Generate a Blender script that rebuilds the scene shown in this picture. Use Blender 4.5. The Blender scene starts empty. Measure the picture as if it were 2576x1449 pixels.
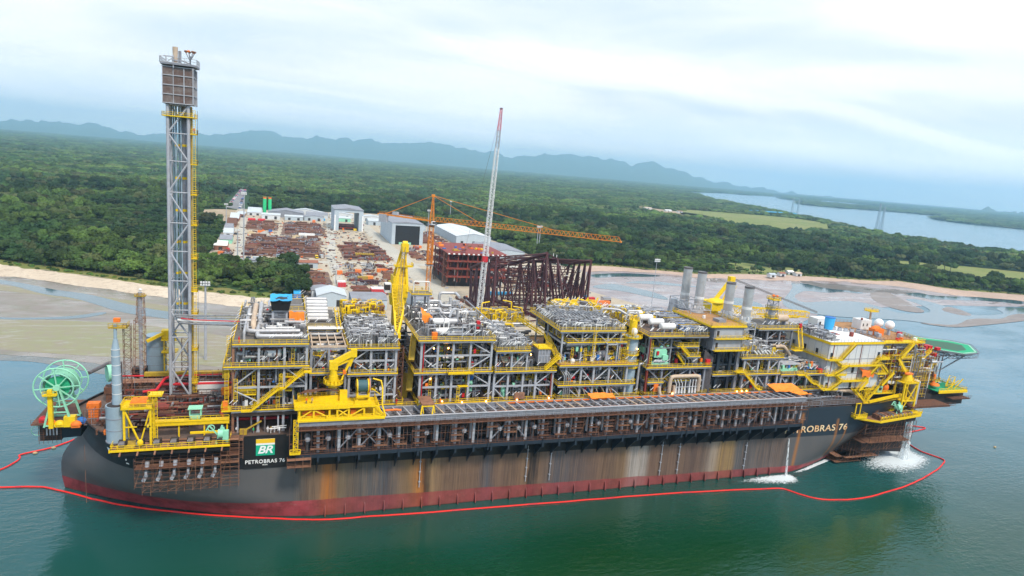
import bpy, math, random
from math import sin, cos, pi, radians, sqrt, hypot, atan2, tan
from mathutils import Vector, Matrix, noise as mnoise
SC = bpy.context.scene
COL = SC.collection
# ---------------------------------------------------------------- camera
LENS_PX, PITCH, ROLL, HEAD = 1650.0, radians(10.4), radians(4.8), radians(70.3)
CAM = Vector((57.4, -203.0, 100.0))
Fv = Vector((cos(HEAD)*cos(PITCH), sin(HEAD)*cos(PITCH), -sin(PITCH)))
Rv = Vector((sin(HEAD), -cos(HEAD), 0))
Dv = Fv.cross(Rv)
Xi = Rv*cos(ROLL) - Dv*sin(ROLL)
Yi = Rv*sin(ROLL) + Dv*cos(ROLL)
cam = bpy.data.objects.new('camera', bpy.data.cameras.new('camera'))
COL.objects.link(cam)
cam.matrix_world = Matrix(((Xi.x, -Yi.x, -Fv.x, CAM.x), (Xi.y, -Yi.y, -Fv.y, CAM.y), (Xi.z, -Yi.z, -Fv.z, CAM.z), (0, 0, 0, 1)))
cam.data.sensor_width = 36; cam.data.lens = LENS_PX/2576*36
cam.data.clip_start = 1; cam.data.clip_end = 120000
SC.camera = cam

def ray(x, y):
    return Fv*LENS_PX + Xi*(x-1288) + Yi*(y-724.5)
def g(x, y, z=0.0):                     # survey helper: a sight line from the camera station met with level z
    d = ray(x, y); t = (z-CAM.z)/d.z
    return CAM + d*t
def gy(x, y, Y):
    d = ray(x, y); t = (Y-CAM.y)/d.y
    return CAM + d*t
def proj(P):
    d = Vector(P)-CAM; w = d.dot(Fv)
    return 1288+d.dot(Xi)/w*LENS_PX, 724.5+d.dot(Yi)/w*LENS_PX, w
# ---------------------------------------------------------------- world, sun, exposure
SUN_EL, SUN_AZ = radians(52), radians(-70)     # azimuth from +X towards +Y; the light comes from behind the camera's right shoulder
W = bpy.data.worlds.new('World'); SC.world = W; W.use_nodes = True
nt = W.node_tree; N = nt.nodes; L = nt.links
for n in list(N): N.remove(n)
def nd(t, **k):
    n = N.new(t)
    for a, b in k.items(): setattr(n, a, b)
    return n
out = nd('ShaderNodeOutputWorld'); bg = nd('ShaderNodeBackground'); bg.inputs['Strength'].default_value = 0.12
sky = nd('ShaderNodeTexSky', sky_type='NISHITA', sun_disc=False)
sky.sun_elevation = SUN_EL; sky.sun_rotation = radians(90)-SUN_AZ
tc = nd('ShaderNodeTexCoord'); sep = nd('ShaderNodeSeparateXYZ'); L.new(tc.outputs['Generated'], sep.inputs[0])
def mth(op, a, b=None, c=None):
    n = nd('ShaderNodeMath', operation=op)
    for i, v in enumerate((a, b, c)):
        if v is None: continue
        if hasattr(v, 'links'): L.new(v, n.inputs[i])
        else: n.inputs[i].default_value = v
    return n.outputs[0]
zc = mth('ADD', mth('MAXIMUM', sep.outputs['Z'], 0.0), 0.10)
comb = nd('ShaderNodeCombineXYZ')
L.new(mth('DIVIDE', sep.outputs['X'], zc), comb.inputs[0]); L.new(mth('DIVIDE', sep.outputs['Y'], zc), comb.inputs[1])
mp = nd('ShaderNodeMapping'); mp.inputs['Scale'].default_value = (0.42, 0.75, 1); mp.inputs['Rotation'].default_value = (0, 0, radians(-25)); mp.inputs['Location'].default_value = (3.3, 1.1, 0)
L.new(comb.outputs[0], mp.inputs[0])
nz = nd('ShaderNodeTexNoise'); nz.inputs['Scale'].default_value = 0.9; nz.inputs['Detail'].default_value = 7; nz.inputs['Roughness'].default_value = 0.52; nz.inputs['Distortion'].default_value = 0.5
L.new(mp.outputs[0], nz.inputs['Vector'])
cr = nd('ShaderNodeValToRGB'); e = cr.color_ramp.elements
e[0].position = 0.28; e[0].color = (6.2, 7.0, 7.8, 1); e[1].position = 0.62; e[1].color = (9.6, 9.5, 9.5, 1)
m_ = e.new(0.42); m_.color = (7.5, 7.8, 8.2, 1)
m_ = e.new(0.52); m_.color = (8.8, 8.7, 8.8, 1)
L.new(nz.outputs['Fac'], cr.inputs[0])
# thin blue breaks higher up, pale bluish air low down
mix = nd('ShaderNodeMixRGB'); L.new(cr.outputs[0], mix.inputs[1]); L.new(sky.outputs[0], mix.inputs[2])
cov = nd('ShaderNodeMapRange'); cov.inputs['From Min'].default_value = 0.52; cov.inputs['From Max'].default_value = 0.2; cov.inputs['To Min'].default_value = 0.03; cov.inputs['To Max'].default_value = 0.30
L.new(nz.outputs['Fac'], cov.inputs[0]); L.new(cov.outputs[0], mix.inputs[0])
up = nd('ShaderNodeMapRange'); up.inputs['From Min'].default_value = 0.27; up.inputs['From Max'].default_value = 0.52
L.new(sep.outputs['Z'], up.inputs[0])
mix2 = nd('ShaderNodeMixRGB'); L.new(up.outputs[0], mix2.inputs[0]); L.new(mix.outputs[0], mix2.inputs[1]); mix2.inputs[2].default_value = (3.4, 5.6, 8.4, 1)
lo = nd('ShaderNodeMapRange'); lo.inputs['From Min'].default_value = 0.10; lo.inputs['From Max'].default_value = -0.01; lo.inputs['To Max'].default_value = 0.75
L.new(sep.outputs['Z'], lo.inputs[0])
hi = nd('ShaderNodeMapRange'); hi.inputs['From Min'].default_value = 0.55; hi.inputs['From Max'].default_value = 0.8
L.new(sep.outputs['Z'], hi.inputs[0])
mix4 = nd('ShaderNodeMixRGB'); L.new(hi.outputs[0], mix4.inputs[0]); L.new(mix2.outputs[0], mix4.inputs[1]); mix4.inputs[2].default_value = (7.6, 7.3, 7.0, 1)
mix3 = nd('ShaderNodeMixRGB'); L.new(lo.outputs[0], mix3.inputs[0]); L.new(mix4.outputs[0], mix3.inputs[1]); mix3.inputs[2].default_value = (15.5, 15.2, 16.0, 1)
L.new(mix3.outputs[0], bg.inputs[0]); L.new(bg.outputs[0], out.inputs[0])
sun = bpy.data.objects.new('sun', bpy.data.lights.new('sun', 'SUN')); COL.objects.link(sun)
sun.data.energy = 2.9; sun.data.angle = radians(10); sun.data.color = (1, 0.91, 0.78)
sd = Vector((cos(SUN_AZ)*cos(SUN_EL), sin(SUN_AZ)*cos(SUN_EL), sin(SUN_EL)))
sun.rotation_euler = sd.to_track_quat('Z', 'Y').to_euler(); sun.location = (0, -100, 300)
SC.view_settings.view_transform = 'Standard'; SC.view_settings.look = 'None'; SC.view_settings.gamma = 1; SC.view_settings.exposure = 0.32
SC.cycles.use_denoising = True; SC.cycles.max_bounces = 5; SC.cycles.diffuse_bounces = 2; SC.cycles.glossy_bounces = 2; SC.cycles.volume_bounces = 3
SC.cycles.transparent_max_bounces = 4; SC.cycles.use_fast_gi = False

# ---------------------------------------------------------------- materials
def srgb(r, g_, b):
    f = lambda c: (c/255/12.92) if c <= 10 else ((c/255+0.055)/1.055)**2.4
    return (f(r), f(g_), f(b), 1)
MATS = {}
TABLE = {  # name: colour, roughness, metallic, second colour, amount, noise scale
 'yellow': ((0.86,0.58,0.006), .5, 0, (0.50,0.32,0.03), .3, 1.2),
 'oldyellow': ((0.50,0.33,0.03), .6, 0, (0.20,0.12,0.03), .45, .8),
 'grey': ((0.26,0.28,0.33), .5, 0, (0.13,0.10,0.09), .4, .8),
 'lightgrey': ((0.40,0.42,0.47), .5, 0, (0.28,0.26,0.26), .4, .6),
 'paleblue': ((0.30,0.40,0.48), .5, 0, (0.22,0.27,0.31), .4, .3),
 'white': ((0.75,0.75,0.75), .5, 0, (0.55,0.53,0.50), .4, .4),
 'pipe': ((0.33,0.34,0.36), .42, .35, (0.14,0.12,0.11), .5, 1.),
 'pipedark': ((0.16,0.15,0.16), .5, .2, (0.08,0.06,0.06), .5, 1.),
 'steel': ((0.55,0.55,0.56), .35, .45, (0.38,0.36,0.36), .5, .5),
 'cream': ((0.56,0.44,0.33), .6, 0, (0.38,0.27,0.2), .5, .5),
 'rust': ((0.17,0.075,0.045), .8, 0, (0.07,0.04,0.035), .6, .8),
 'rustlight': ((0.30,0.15,0.09), .8, 0, (0.13,0.065,0.05), .6, .5),
 'maroon': ((0.060,0.008,0.013), .6, 0, (0.03,0.008,0.010), .5, .5),
 'redprimer': ((0.26,0.045,0.03), .65, 0, (0.12,0.03,0.025), .5, .4),
 'red': ((0.60,0.02,0.03), .45, 0, (0.40,0.02,0.03), .3, 1.),
 'boom': ((0.85,0.02,0.015), .5, 0, (0.6,0.02,0.02), .3, 1.),
 'orange': ((0.85,0.20,0.02), .6, 0, (0.60,0.12,0.02), .4, .7),
 'craneorange': ((0.75,0.24,0.01), .5, 0, (0.50,0.15,0.02), .4, .5),
 'tarp': ((0.90,0.27,0.03), .7, 0, (0.70,0.17,0.02), .5, .6),
 'mint': ((0.30,0.68,0.48), .5, 0, (0.22,0.50,0.36), .3, .6),
 'green': ((0.03,0.60,0.22), .5, 0, (0.02,0.30,0.12), .3, .4),
 'deckgreen': ((0.02,0.38,0.18), .8, 0, (0.04,0.28,0.17), .4, .6),
 'darkgreen': ((0.05,0.13,0.08), .7, 0, (0.04,0.09,0.06), .4, .4),
 'blue': ((0.03,0.16,0.50), .6, 0, (0.02,0.11,0.35), .4, .5),
 'cyan': ((0.04,0.38,0.72), .6, 0, (0.03,0.28,0.6), .4, .5),
 'black': ((0.012,0.013,0.016), .5, 0, (0.025,0.02,0.02), .4, .5),
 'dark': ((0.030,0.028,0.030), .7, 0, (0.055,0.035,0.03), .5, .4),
 'navy': ((0.02,0.032,0.05), .45, 0, (0.03,0.035,0.045), .5, .2),
 'deckplate': ((0.15,0.10,0.08), .8, 0, (0.075,0.055,0.05), .7, .35),
 'deckorange': ((0.42,0.22,0.09), .8, 0, (0.25,0.14,0.07), .6, .35),
 'grating': ((0.17,0.16,0.15), .7, .2, (0.10,0.08,0.07), .5, .6),
 'insulation': ((0.52,0.52,0.54), .4, .3, (0.30,0.28,0.27), .4, .4),
 'roofgrey': ((0.27,0.28,0.32), .6, 0, (0.19,0.19,0.21), .5, .15),
 'roofpale': ((0.55,0.60,0.64), .5, 0, (0.42,0.44,0.46), .5, .12),
 'wallpale': ((0.45,0.52,0.58), .6, 0, (0.36,0.41,0.46), .4, .1),
 'tile': ((0.33,0.13,0.08), .8, 0, (0.20,0.09,0.06), .6, .3),
 'concrete': ((0.40,0.39,0.36), .85, 0, (0.28,0.27,0.25), .6, .1),
 'blockwhite': ((0.62,0.64,0.66), .6, 0, (0.50,0.50,0.50), .4, .15),
 'sandheap': ((0.45,0.34,0.20), .9, 0, (0.33,0.25,0.15), .5, .3),
 'glass': ((0.03,0.04,0.05), .15, 0, (0.03,0.04,0.05), 0, 1),
 'wood': ((0.40,0.24,0.12), .8, 0, (0.25,0.15,0.08), .5, .8),
 'skin': ((0.35,0.20,0.13), .6, 0, (0.3,0.17,0.1), .1, 1),
 'mixscrap': ((0.20,0.10,0.07), .8, 0, (0.10,0.09,0.10), .9, .25),
 'bark': ((0.13,0.10,0.07), .9, 0, (0.08,0.06,0.05), .5, 1),
}
def newmat(name):
    m = bpy.data.materials.new(name); m.use_nodes = True
    return m, m.node_tree.nodes, m.node_tree.links, m.node_tree.nodes['Principled BSDF']
class NB:      # tiny node builder
    def __init__(s, m): s.t = m.node_tree; s.N = s.t.nodes; s.L = s.t.links
    def node(s, t, ins={}, **k):
        n = s.N.new(t)
        for a, b in k.items(): setattr(n, a, b)
        for a, b in ins.items():
            if hasattr(b, 'links') and not isinstance(b, (tuple, list)): s.L.new(b, n.inputs[a])
            else: n.inputs[a].default_value = b
        return n
    def math(s, op, *v):
        n = s.N.new('ShaderNodeMath'); n.operation = op
        for i, b in enumerate(v):
            if hasattr(b, 'links'): s.L.new(b, n.inputs[i])
            else: n.inputs[i].default_value = b
        return n.outputs[0]
    def mr(s, v, a, b, c=0., d=1.):
        n = s.node('ShaderNodeMapRange', {0: v}); n.inputs[1].default_value = a; n.inputs[2].default_value = b; n.inputs[3].default_value = c; n.inputs[4].default_value = d
        return n.outputs[0]
    def mix(s, f, a, b):
        return s.node('ShaderNodeMixRGB', {0: f, 1: a, 2: b}).outputs[0]
    def noise(s, vec, scale, detail=4, rough=.55, dist=0.):
        n = s.node('ShaderNodeTexNoise', {'Scale': scale, 'Detail': detail, 'Roughness': rough, 'Distortion': dist})
        if vec is not None: s.L.new(vec, n.inputs['Vector'])
        return n.outputs['Fac']
    def mapping(s, vec, scale=(1,1,1), rot=(0,0,0), loc=(0,0,0)):
        n = s.node('ShaderNodeMapping', {0: vec}); n.inputs['Scale'].default_value = scale; n.inputs['Rotation'].default_value = rot; n.inputs['Location'].default_value = loc
        return n.outputs[0]
    def ramp(s, v, stops):
        n = s.node('ShaderNodeValToRGB', {0: v}); el = n.color_ramp.elements
        el[0].position = stops[0][0]; el[0].color = tuple(stops[0][1])[:3]+(1,)
        el[1].position = stops[-1][0]; el[1].color = tuple(stops[-1][1])[:3]+(1,)
        for p, c in stops[1:-1]:
            q = el.new(p); q.color = tuple(c)[:3]+(1,)
        return n.outputs[0]
def c4(c): return tuple(c)[:3]+(1.,)
def M(name):
    if name in MATS: return MATS[name]
    col, ro, me, c2, amt, sc = TABLE[name]
    m, n, l, b = newmat(name); B = NB(m)
    geo = B.node('ShaderNodeNewGeometry').outputs['Position']
    f = B.mr(B.noise(geo, sc, 5, .65), .42, .68, 0, amt*1.3)
    f2 = B.mr(B.noise(B.mapping(geo, (1,1,.12)), sc*2.5, 3, .6), .5, .75, 0, amt*.8)
    l.new(B.mix(B.math('MAXIMUM', f, f2), c4(col), c4(c2)), b.inputs['Base Color'])
    b.inputs['Roughness'].default_value = ro; b.inputs['Metallic'].default_value = me
    b.inputs['Specular IOR Level'].default_value = .35
    MATS[name] = m
    return m

# ---------------------------------------------------------------- mesh builder
def V3(p): return Vector(p)
class MB:
    def __init__(s, mat='grey'):
        s.v = []; s.f = []; s.mi = []; s.mats = [mat]; s.c = 0
    def m(s, name):
        if name not in s.mats: s.mats.append(name)
        s.c = s.mats.index(name); return s
    def add(s, vs, fs):
        o = len(s.v); s.v.extend([tuple(p) for p in vs])
        for f in fs: s.f.append([i+o for i in f]); s.mi.append(s.c)
        return s
    def box(s, x0, x1, y0, y1, z0, z1):
        return s.add([(x0,y0,z0),(x1,y0,z0),(x1,y1,z0),(x0,y1,z0),(x0,y0,z1),(x1,y0,z1),(x1,y1,z1),(x0,y1,z1)],
            [(0,3,2,1),(4,5,6,7),(0,1,5,4),(1,2,6,5),(2,3,7,6),(3,0,4,7)])
    def cbox(s, c, sx, sy, sz, rz=0):
        ca, sa = cos(rz), sin(rz); P = []
        for z in (0, sz):
            for a, b in ((-.5,-.5),(.5,-.5),(.5,.5),(-.5,.5)):
                x, y = a*sx, b*sy; P.append((c[0]+x*ca-y*sa, c[1]+x*sa+y*ca, c[2]+z))
        return s.add(P, [(0,3,2,1),(4,5,6,7),(0,1,5,4),(1,2,6,5),(2,3,7,6),(3,0,4,7)])
    def beam(s, p, q, w, h=None):
        p, q = V3(p), V3(q); h = h or w; d = q-p
        if d.length < 1e-6: return s
        d.normalize(); up = Vector((0,0,1)) if abs(d.z) < .95 else Vector((1,0,0))
        a = d.cross(up).normalized()*w/2; b = a.cross(d).normalized()*h/2
        P = [p-a-b, p+a-b, p+a+b, p-a+b, q-a-b, q+a-b, q+a+b, q-a+b]
        return s.add(P, [(0,3,2,1),(4,5,6,7),(0,1,5,4),(1,2,6,5),(2,3,7,6),(3,0,4,7)])
    def tube(s, p, q, r, n=6, r2=None, cap=True):
        p, q = V3(p), V3(q); d = (q-p)
        if d.length < 1e-6: return s
        d.normalize(); r2 = r if r2 is None else r2
        up = Vector((0,0,1)) if abs(d.z) < .95 else Vector((1,0,0))
        a = d.cross(up).normalized(); b = a.cross(d).normalized(); P = []
        for c_, rr in ((p, r), (q, r2)):
            for i in range(n):
                t = 2*pi*i/n; P.append(c_+a*(rr*cos(t))+b*(rr*sin(t)))
        F = [(i, (i+1) % n, (i+1) % n+n, i+n) for i in range(n)]
        if cap: F += [tuple(range(n))[::-1], tuple(range(n, 2*n))]
        return s.add(P, F)
    def path(s, pts, r, n=6, closed=False):
        pts = [V3(p) for p in pts]; k = len(pts); P = []; prev = None
        for i, p in enumerate(pts):
            a = pts[i-1] if (i or closed) else p; b = pts[(i+1) % k] if (i < k-1 or closed) else p
            d1 = (p-a); d2 = (b-p)
            t = (d1.normalized() if d1.length else Vector()) + (d2.normalized() if d2.length else Vector())
            if t.length < 1e-6: t = d1 if d1.length else d2
            t.normalize()
            if prev is None:
                up = Vector((0,0,1)) if abs(t.z) < .9 else Vector((1,0,0)); a1 = t.cross(up).normalized()
            else:
                a1 = prev - t*prev.dot(t)
                if a1.length < 1e-4: a1 = t.orthogonal()
                a1.normalize()
            prev = a1; b1 = t.cross(a1)
            sc = 1.0
            if 0 < i < k-1 or closed:
                cs = max(.5, sqrt(max(0, (1+d1.normalized().dot(d2.normalized()))/2))); sc = 1/cs if cs > .6 else 1.3
            for j in range(n):
                u = 2*pi*j/n; P.append(p+a1*(r*cos(u))*sc+b1*(r*sin(u))*sc)
        F = []
        for i in range(k if closed else k-1):
            o, o2 = i*n, ((i+1) % k)*n
            for j in range(n): F.append((o+j, o+(j+1) % n, o2+(j+1) % n, o2+j))
        if not closed: F += [tuple(range(n))[::-1], tuple(range((k-1)*n, k*n))]
        return s.add(P, F)
    def ell(s, c, rx, ry, rz, n=10, k=6, z0=-1.0):
        P = []; F = []
        for i in range(k+1):
            ph = math.asin(max(-1, min(1, z0+(1-z0)*i/k))) if False else (-pi/2 if z0 <= -1 else math.asin(z0)) + (pi/2-(-pi/2 if z0 <= -1 else math.asin(z0)))*i/k
            for j in range(n):
                t = 2*pi*j/n; P.append((c[0]+rx*cos(ph)*cos(t), c[1]+ry*cos(ph)*sin(t), c[2]+rz*sin(ph)))
        for i in range(k):
            for j in range(n): F.append((i*n+j, i*n+(j+1) % n, (i+1)*n+(j+1) % n, (i+1)*n+j))
        if z0 > -1: F.append(tuple(range(n))[::-1])
        return s.add(P, F)
    def circle(s, c, r, t, axis='y', n=32, sides=6, ax2=None):
        P = []
        for i in range(n):
            a = 2*pi*i/n
            if axis == 'y': P.append((c[0]+r*cos(a), c[1], c[2]+r*sin(a)))
            elif axis == 'z': P.append((c[0]+r*cos(a), c[1]+r*sin(a), c[2]))
            else: P.append((c[0], c[1]+r*cos(a), c[2]+r*sin(a)))
        return s.path(P, t, sides, True)
    def vessel(s, p, q, r, n=14):        # cylinder with dished ends
        p, q = V3(p), V3(q); d = (q-p).normalized()
        s.tube(p, q, r, n, cap=False); s.tube(q, q+d*r*.3, r, n, r*.75, False); s.tube(q+d*r*.3, q+d*r*.45, r*.75, n, r*.2)
        s.tube(p, p-d*r*.3, r, n, r*.75, False); s.tube(p-d*r*.3, p-d*r*.45, r*.75, n, r*.2); return s
    def prism(s, poly, z0, z1):
        k = len(poly); P = [(x, y, z0) for x, y in poly]+[(x, y, z1) for x, y in poly]
        return s.add(P, [tuple(range(k))[::-1], tuple(range(k, 2*k))]+[(i, (i+1) % k, (i+1) % k+k, i+k) for i in range(k)])
    def rail(s, pts, h=1.15, w=.09, step=2.2, toe=.22, closed=False):
        pts = [V3(p) for p in pts]
        if closed: pts = pts+[pts[0]]
        for a, b in zip(pts, pts[1:]):
            u = Vector((0,0,1))
            s.beam(a+u*h, b+u*h, w, w); s.beam(a+u*h*.55, b+u*h*.55, w*.8, w*.8)
            if toe: s.beam(a+u*toe*.5, b+u*toe*.5, w*.7, toe)
            n = max(1, int((b-a).length/step))
            for i in range(n+1):
                p = a.lerp(b, i/n); s.beam(p, p+u*h, w, w)
        return s
    def stair(s, p, q, w=1.0, side=(0,1,0), h=1.1):
        p, q = V3(p), V3(q); a = V3(side).normalized()*w/2; u = Vector((0,0,1))
        for k_ in (-1, 1):
            s.beam(p+a*k_, q+a*k_, .12, .35); s.beam(p+a*k_+u*h, q+a*k_+u*h, .1); s.beam(p+a*k_+u*h*.5, q+a*k_+u*h*.5, .08)
            n = max(1, int((q-p).length/1.6))
            for i in range(n+1):
                c_ = p.lerp(q, i/n)+a*k_; s.beam(c_, c_+u*h, .08)
        n = max(2, int(abs(q.z-p.z)/.3))
        for i in range(n+1):
            c_ = p.lerp(q, i/n); s.beam(c_-a, c_+a, .3, .06)
        return s
    def ladder(s, p, q, w=.7, side=(1,0,0), cage=0):
        p, q = V3(p), V3(q); a = V3(side).normalized()*w/2
        s.beam(p-a, q-a, .1); s.beam(p+a, q+a, .1); n = max(2, int((q-p).length/.6))
        for i in range(n+1):
            c_ = p.lerp(q, i/n); s.beam(c_-a, c_+a, .07)
            if cage and i % 2 == 0:
                o = V3(side).cross(Vector((0,0,1)))*cage
                s.beam(c_-a, c_-a+o, .06); s.beam(c_+a, c_+a+o, .06); s.beam(c_-a+o, c_+a+o, .06)
        return s
    def truss(s, p, q, w0, w1=None, ch=.16, br=.09, pan=None, up=None, h0=None, h1=None):
        """four-chord lattice boom from p to q"""
        p, q = V3(p), V3(q); d = q-p; Ln = d.length; d.normalize(); w1 = w1 or w0; h0 = h0 or w0; h1 = h1 or w1
        up = V3(up) if up else (Vector((0,0,1)) if abs(d.z) < .9 else Vector((0,1,0)))
        a = d.cross(up).normalized(); b = a.cross(d).normalized()
        n = max(2, int(Ln/(pan or (w0+w1)/2))); R = []
        for i in range(n+1):
            t = i/n; c_ = p+d*Ln*t; w = (w0+(w1-w0)*t)/2; h = (h0+(h1-h0)*t)/2
            R.append([c_-a*w-b*h, c_+a*w-b*h, c_+a*w+b*h, c_-a*w+b*h])
        for k in range(4): s.beam(R[0][k], R[-1][k], ch) if w0 == w1 and h0 == h1 else [s.beam(R[i][k], R[i+1][k], ch) for i in range(n)]
        for i in range(n+1):
            for k in range(4): s.beam(R[i][k], R[i][(k+1) % 4], br)
            if i < n:
                for k in range(4):
                    s.beam(R[i][k], R[i+1][(k+1) % 4], br) if (i+k) % 2 else s.beam(R[i][(k+1) % 4], R[i+1][k], br)
        return s
    def build(s, name, parent=None, loc=(0,0,0), smooth=True):
        me = bpy.data.meshes.new(name)
        lx, ly, lz = loc
        me.from_pydata([(x-lx, y-ly, z-lz) for x, y, z in s.v], [], s.f)
        for mn in s.mats: me.materials.append(M(mn) if isinstance(mn, str) else mn)
        me.polygons.foreach_set('material_index', s.mi)
        if smooth:
            me.polygons.foreach_set('use_smooth', [True]*len(me.polygons)); me.set_sharp_from_angle(angle=radians(38))
        me.update()
        o = bpy.data.objects.new(name, me); COL.objects.link(o)
        if parent is not None: o.parent = parent
        return o
class Thing:
    def __init__(s, name, label, cat, loc=(0,0,0), group=None):
        o = bpy.data.objects.new(name, None); COL.objects.link(o); o.location = loc; o.empty_display_size = .5
        o['label'] = label; o['category'] = cat
        if group: o['group'] = group
        s.o = o; s.loc = tuple(loc)
    def part(s, name, mb, label=None, parent=None, kind=None):
        if not mb.f: return None
        p = mb.build(name, parent or s.o, s.loc)
        if label: p['label'] = label
        if kind: p['kind'] = kind
        return p
def solo(name, mb, label, cat, group=None, loc=None):
    if loc is None:
        xs = [p[0] for p in mb.v]; ys = [p[1] for p in mb.v]; zs = [p[2] for p in mb.v]
        loc = ((min(xs)+max(xs))/2, (min(ys)+max(ys))/2, min(zs))
    o = mb.build(name, None, loc); o.location = loc; o['label'] = label; o['category'] = cat
    if group: o['group'] = group
    return o
def structure(name, mb, kind='structure'):
    o = mb.build(name, smooth=False); o['kind'] = kind; return o
def copy_tree(o, loc=None, rz=None, label=None, scale=None, parent=None):
    c = o.copy(); COL.objects.link(c)
    if parent is not None: c.parent = parent
    if loc is not None: c.location = loc
    if rz is not None: c.rotation_euler = (0, 0, rz)
    if scale is not None: c.scale = (scale,)*3 if not hasattr(scale, '__len__') else scale
    if label: c['label'] = label
    for ch in list(o.children): copy_tree(ch, parent=c)
    return c
def inpoly(x, y, poly):
    r = False; j = len(poly)-1
    for i in range(len(poly)):
        xi, yi = poly[i]; xj, yj = poly[j]
        if (yi > y) != (yj > y) and x < (xj-xi)*(y-yi)/(yj-yi)+xi: r = not r
        j = i
    return r
def smooth_poly(pts, it=2, closed=True):
    for _ in range(it):
        q = []; n = len(pts)
        for i in range(n if closed else n-1):
            a, b = pts[i], pts[(i+1) % n]
            q += [tuple(a[k]*.75+b[k]*.25 for k in range(len(a))), tuple(a[k]*.25+b[k]*.75 for k in range(len(a)))]
        pts = q if closed else [pts[0]]+q+[pts[-1]]
    return pts
# ================================================================ THE SETTING
LAND_Z = 2.4
def wp(pts, z): return [tuple(g(x, y, z))[:2] for x, y in pts]
def sheet(name, poly, z, mat, thick=0.0):
    mb = MB(mat)
    if thick: mb.prism([tuple(p) for p in poly], z-thick, z)
    else: mb.add([(x, y, z) for x, y in poly], [tuple(range(len(poly)))])
    o = structure(name, mb)
    me = o.data
    if me.polygons[0].normal.z < 0 and not thick: me.flip_normals()
    return o
# ---- materials of the setting
def mat_water():
    m, n, l, b = newmat('water'); B = NB(m)
    geo = B.node('ShaderNodeNewGeometry').outputs['Position']
    big = B.noise(geo, .006, 3, .5)
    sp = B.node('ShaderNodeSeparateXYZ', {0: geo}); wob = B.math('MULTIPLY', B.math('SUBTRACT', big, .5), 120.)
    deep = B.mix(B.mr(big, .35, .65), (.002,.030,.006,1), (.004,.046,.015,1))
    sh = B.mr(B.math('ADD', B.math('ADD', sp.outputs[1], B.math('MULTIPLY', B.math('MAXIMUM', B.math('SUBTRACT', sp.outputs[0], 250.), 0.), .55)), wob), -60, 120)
    l.new(B.mix(sh, deep, (.035,.15,.22,1)), b.inputs['Base Color'])  # bluer silty shallows; the tint also stands in for weak sky reflection
    b.inputs['Roughness'].default_value = .12; b.inputs['IOR'].default_value = 1.42; b.inputs['Specular IOR Level'].default_value = .68
    n1 = B.noise(B.mapping(geo, (1,1,1), (0,0,.5)), .55, 3, .6, .8)
    n2 = B.noise(B.mapping(geo, (.5,1.6,1), (0,0,radians(-32))), .42, 3, .6, .3)
    patch = B.mr(B.noise(B.mapping(geo, (1,1.7,1), (0,0,-.5)), .016, 3, .6), .40, .62, .12, 1.35)
    h = B.math('MULTIPLY', B.math('ADD', n1, B.math('MULTIPLY', n2, 1.5)), patch)
    bp = B.node('ShaderNodeBump', {'Strength': .23, 'Distance': .5, 'Height': h}); l.new(bp.outputs[0], b.inputs['Normal'])
    return m
def mat_still():
    m, n, l, b = newmat('still_water'); b.inputs['Base Color'].default_value = (.06,.12,.15,1); b.inputs['Roughness'].default_value = .08
    b.inputs['IOR'].default_value = 1.5; b.inputs['Specular IOR Level'].default_value = .9
    B = NB(m); geo = B.node('ShaderNodeNewGeometry').outputs['Position']
    bp = B.node('ShaderNodeBump', {'Strength': .12, 'Distance': .1, 'Height': B.noise(geo, .8, 2, .5)}); l.new(bp.outputs[0], b.inputs['Normal'])
    return m
def mat_mud(name, ca, cb, cc, sx=.012, wet=(.44,.62)):
    m, n, l, b = newmat(name); B = NB(m)
    geo = B.node('ShaderNodeNewGeometry').outputs['Position']
    v = B.mapping(geo, (.45,1,1), (0,0,radians(10)))
    a = B.noise(v, sx, 6, .6, 1.2); f = B.noise(geo, sx*9, 5, .62)
    col = B.mix(B.mr(a, .35, .65), c4(ca), c4(cb)); col = B.mix(B.mr(f, .46, .66, 0, .75), col, c4(cc)); col = B.mix(B.mr(B.noise(B.mapping(geo, (.25,1.3,1), (0,0,radians(14))), sx*6, 5, .65, 2.), .55, .66, 0, .5), col, (.42,.42,.42,1))
    l.new(col, b.inputs['Base Color'])
    w = B.mr(B.noise(v, sx*1.9, 5, .6, 1.0), wet[0], wet[1])
    l.new(B.math('ADD', B.math('MULTIPLY', w, -.42), .52), b.inputs['Roughness'])
    b.inputs['Specular IOR Level'].default_value = .6
    return m
def mat_ground(name, ca, cb, cc, s1=.01, s2=.12, rough=.9):
    m, n, l, b = newmat(name); B = NB(m)
    geo = B.node('ShaderNodeNewGeometry').outputs['Position']
    col = B.mix(B.mr(B.noise(geo, s1, 5, .6, .6), .38, .62), c4(ca), c4(cb))
    col = B.mix(B.mr(B.noise(geo, s2, 5, .7), .5, .75, 0, .8), col, c4(cc))
    l.new(col, b.inputs['Base Color']); b.inputs['Roughness'].default_value = rough; b.inputs['Specular IOR Level'].default_value = .15
    return m
MATS['water_'] = mat_water(); MATS['still'] = mat_still()
MATS['mud'] = mat_mud('mud', (.20,.165,.145), (.26,.22,.18), (.18,.175,.115))
MATS['mudgreen'] = mat_mud('mud_green', (.26,.22,.135), (.235,.235,.105), (.25,.20,.15), .02, (.6,.8))
MATS['mudpink'] = mat_mud('mud_pink', (.29,.235,.235), (.36,.30,.285), (.20,.18,.19), .014, (.40,.60))
MATS['mudbar'] = mat_mud('mud_bar', (.25,.20,.17), (.21,.17,.15), (.17,.14,.125), .02, (.55,.75))
MATS['sand'] = mat_ground('sand', (.62,.53,.42), (.53,.44,.34), (.27,.20,.15), .02, .3)
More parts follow.
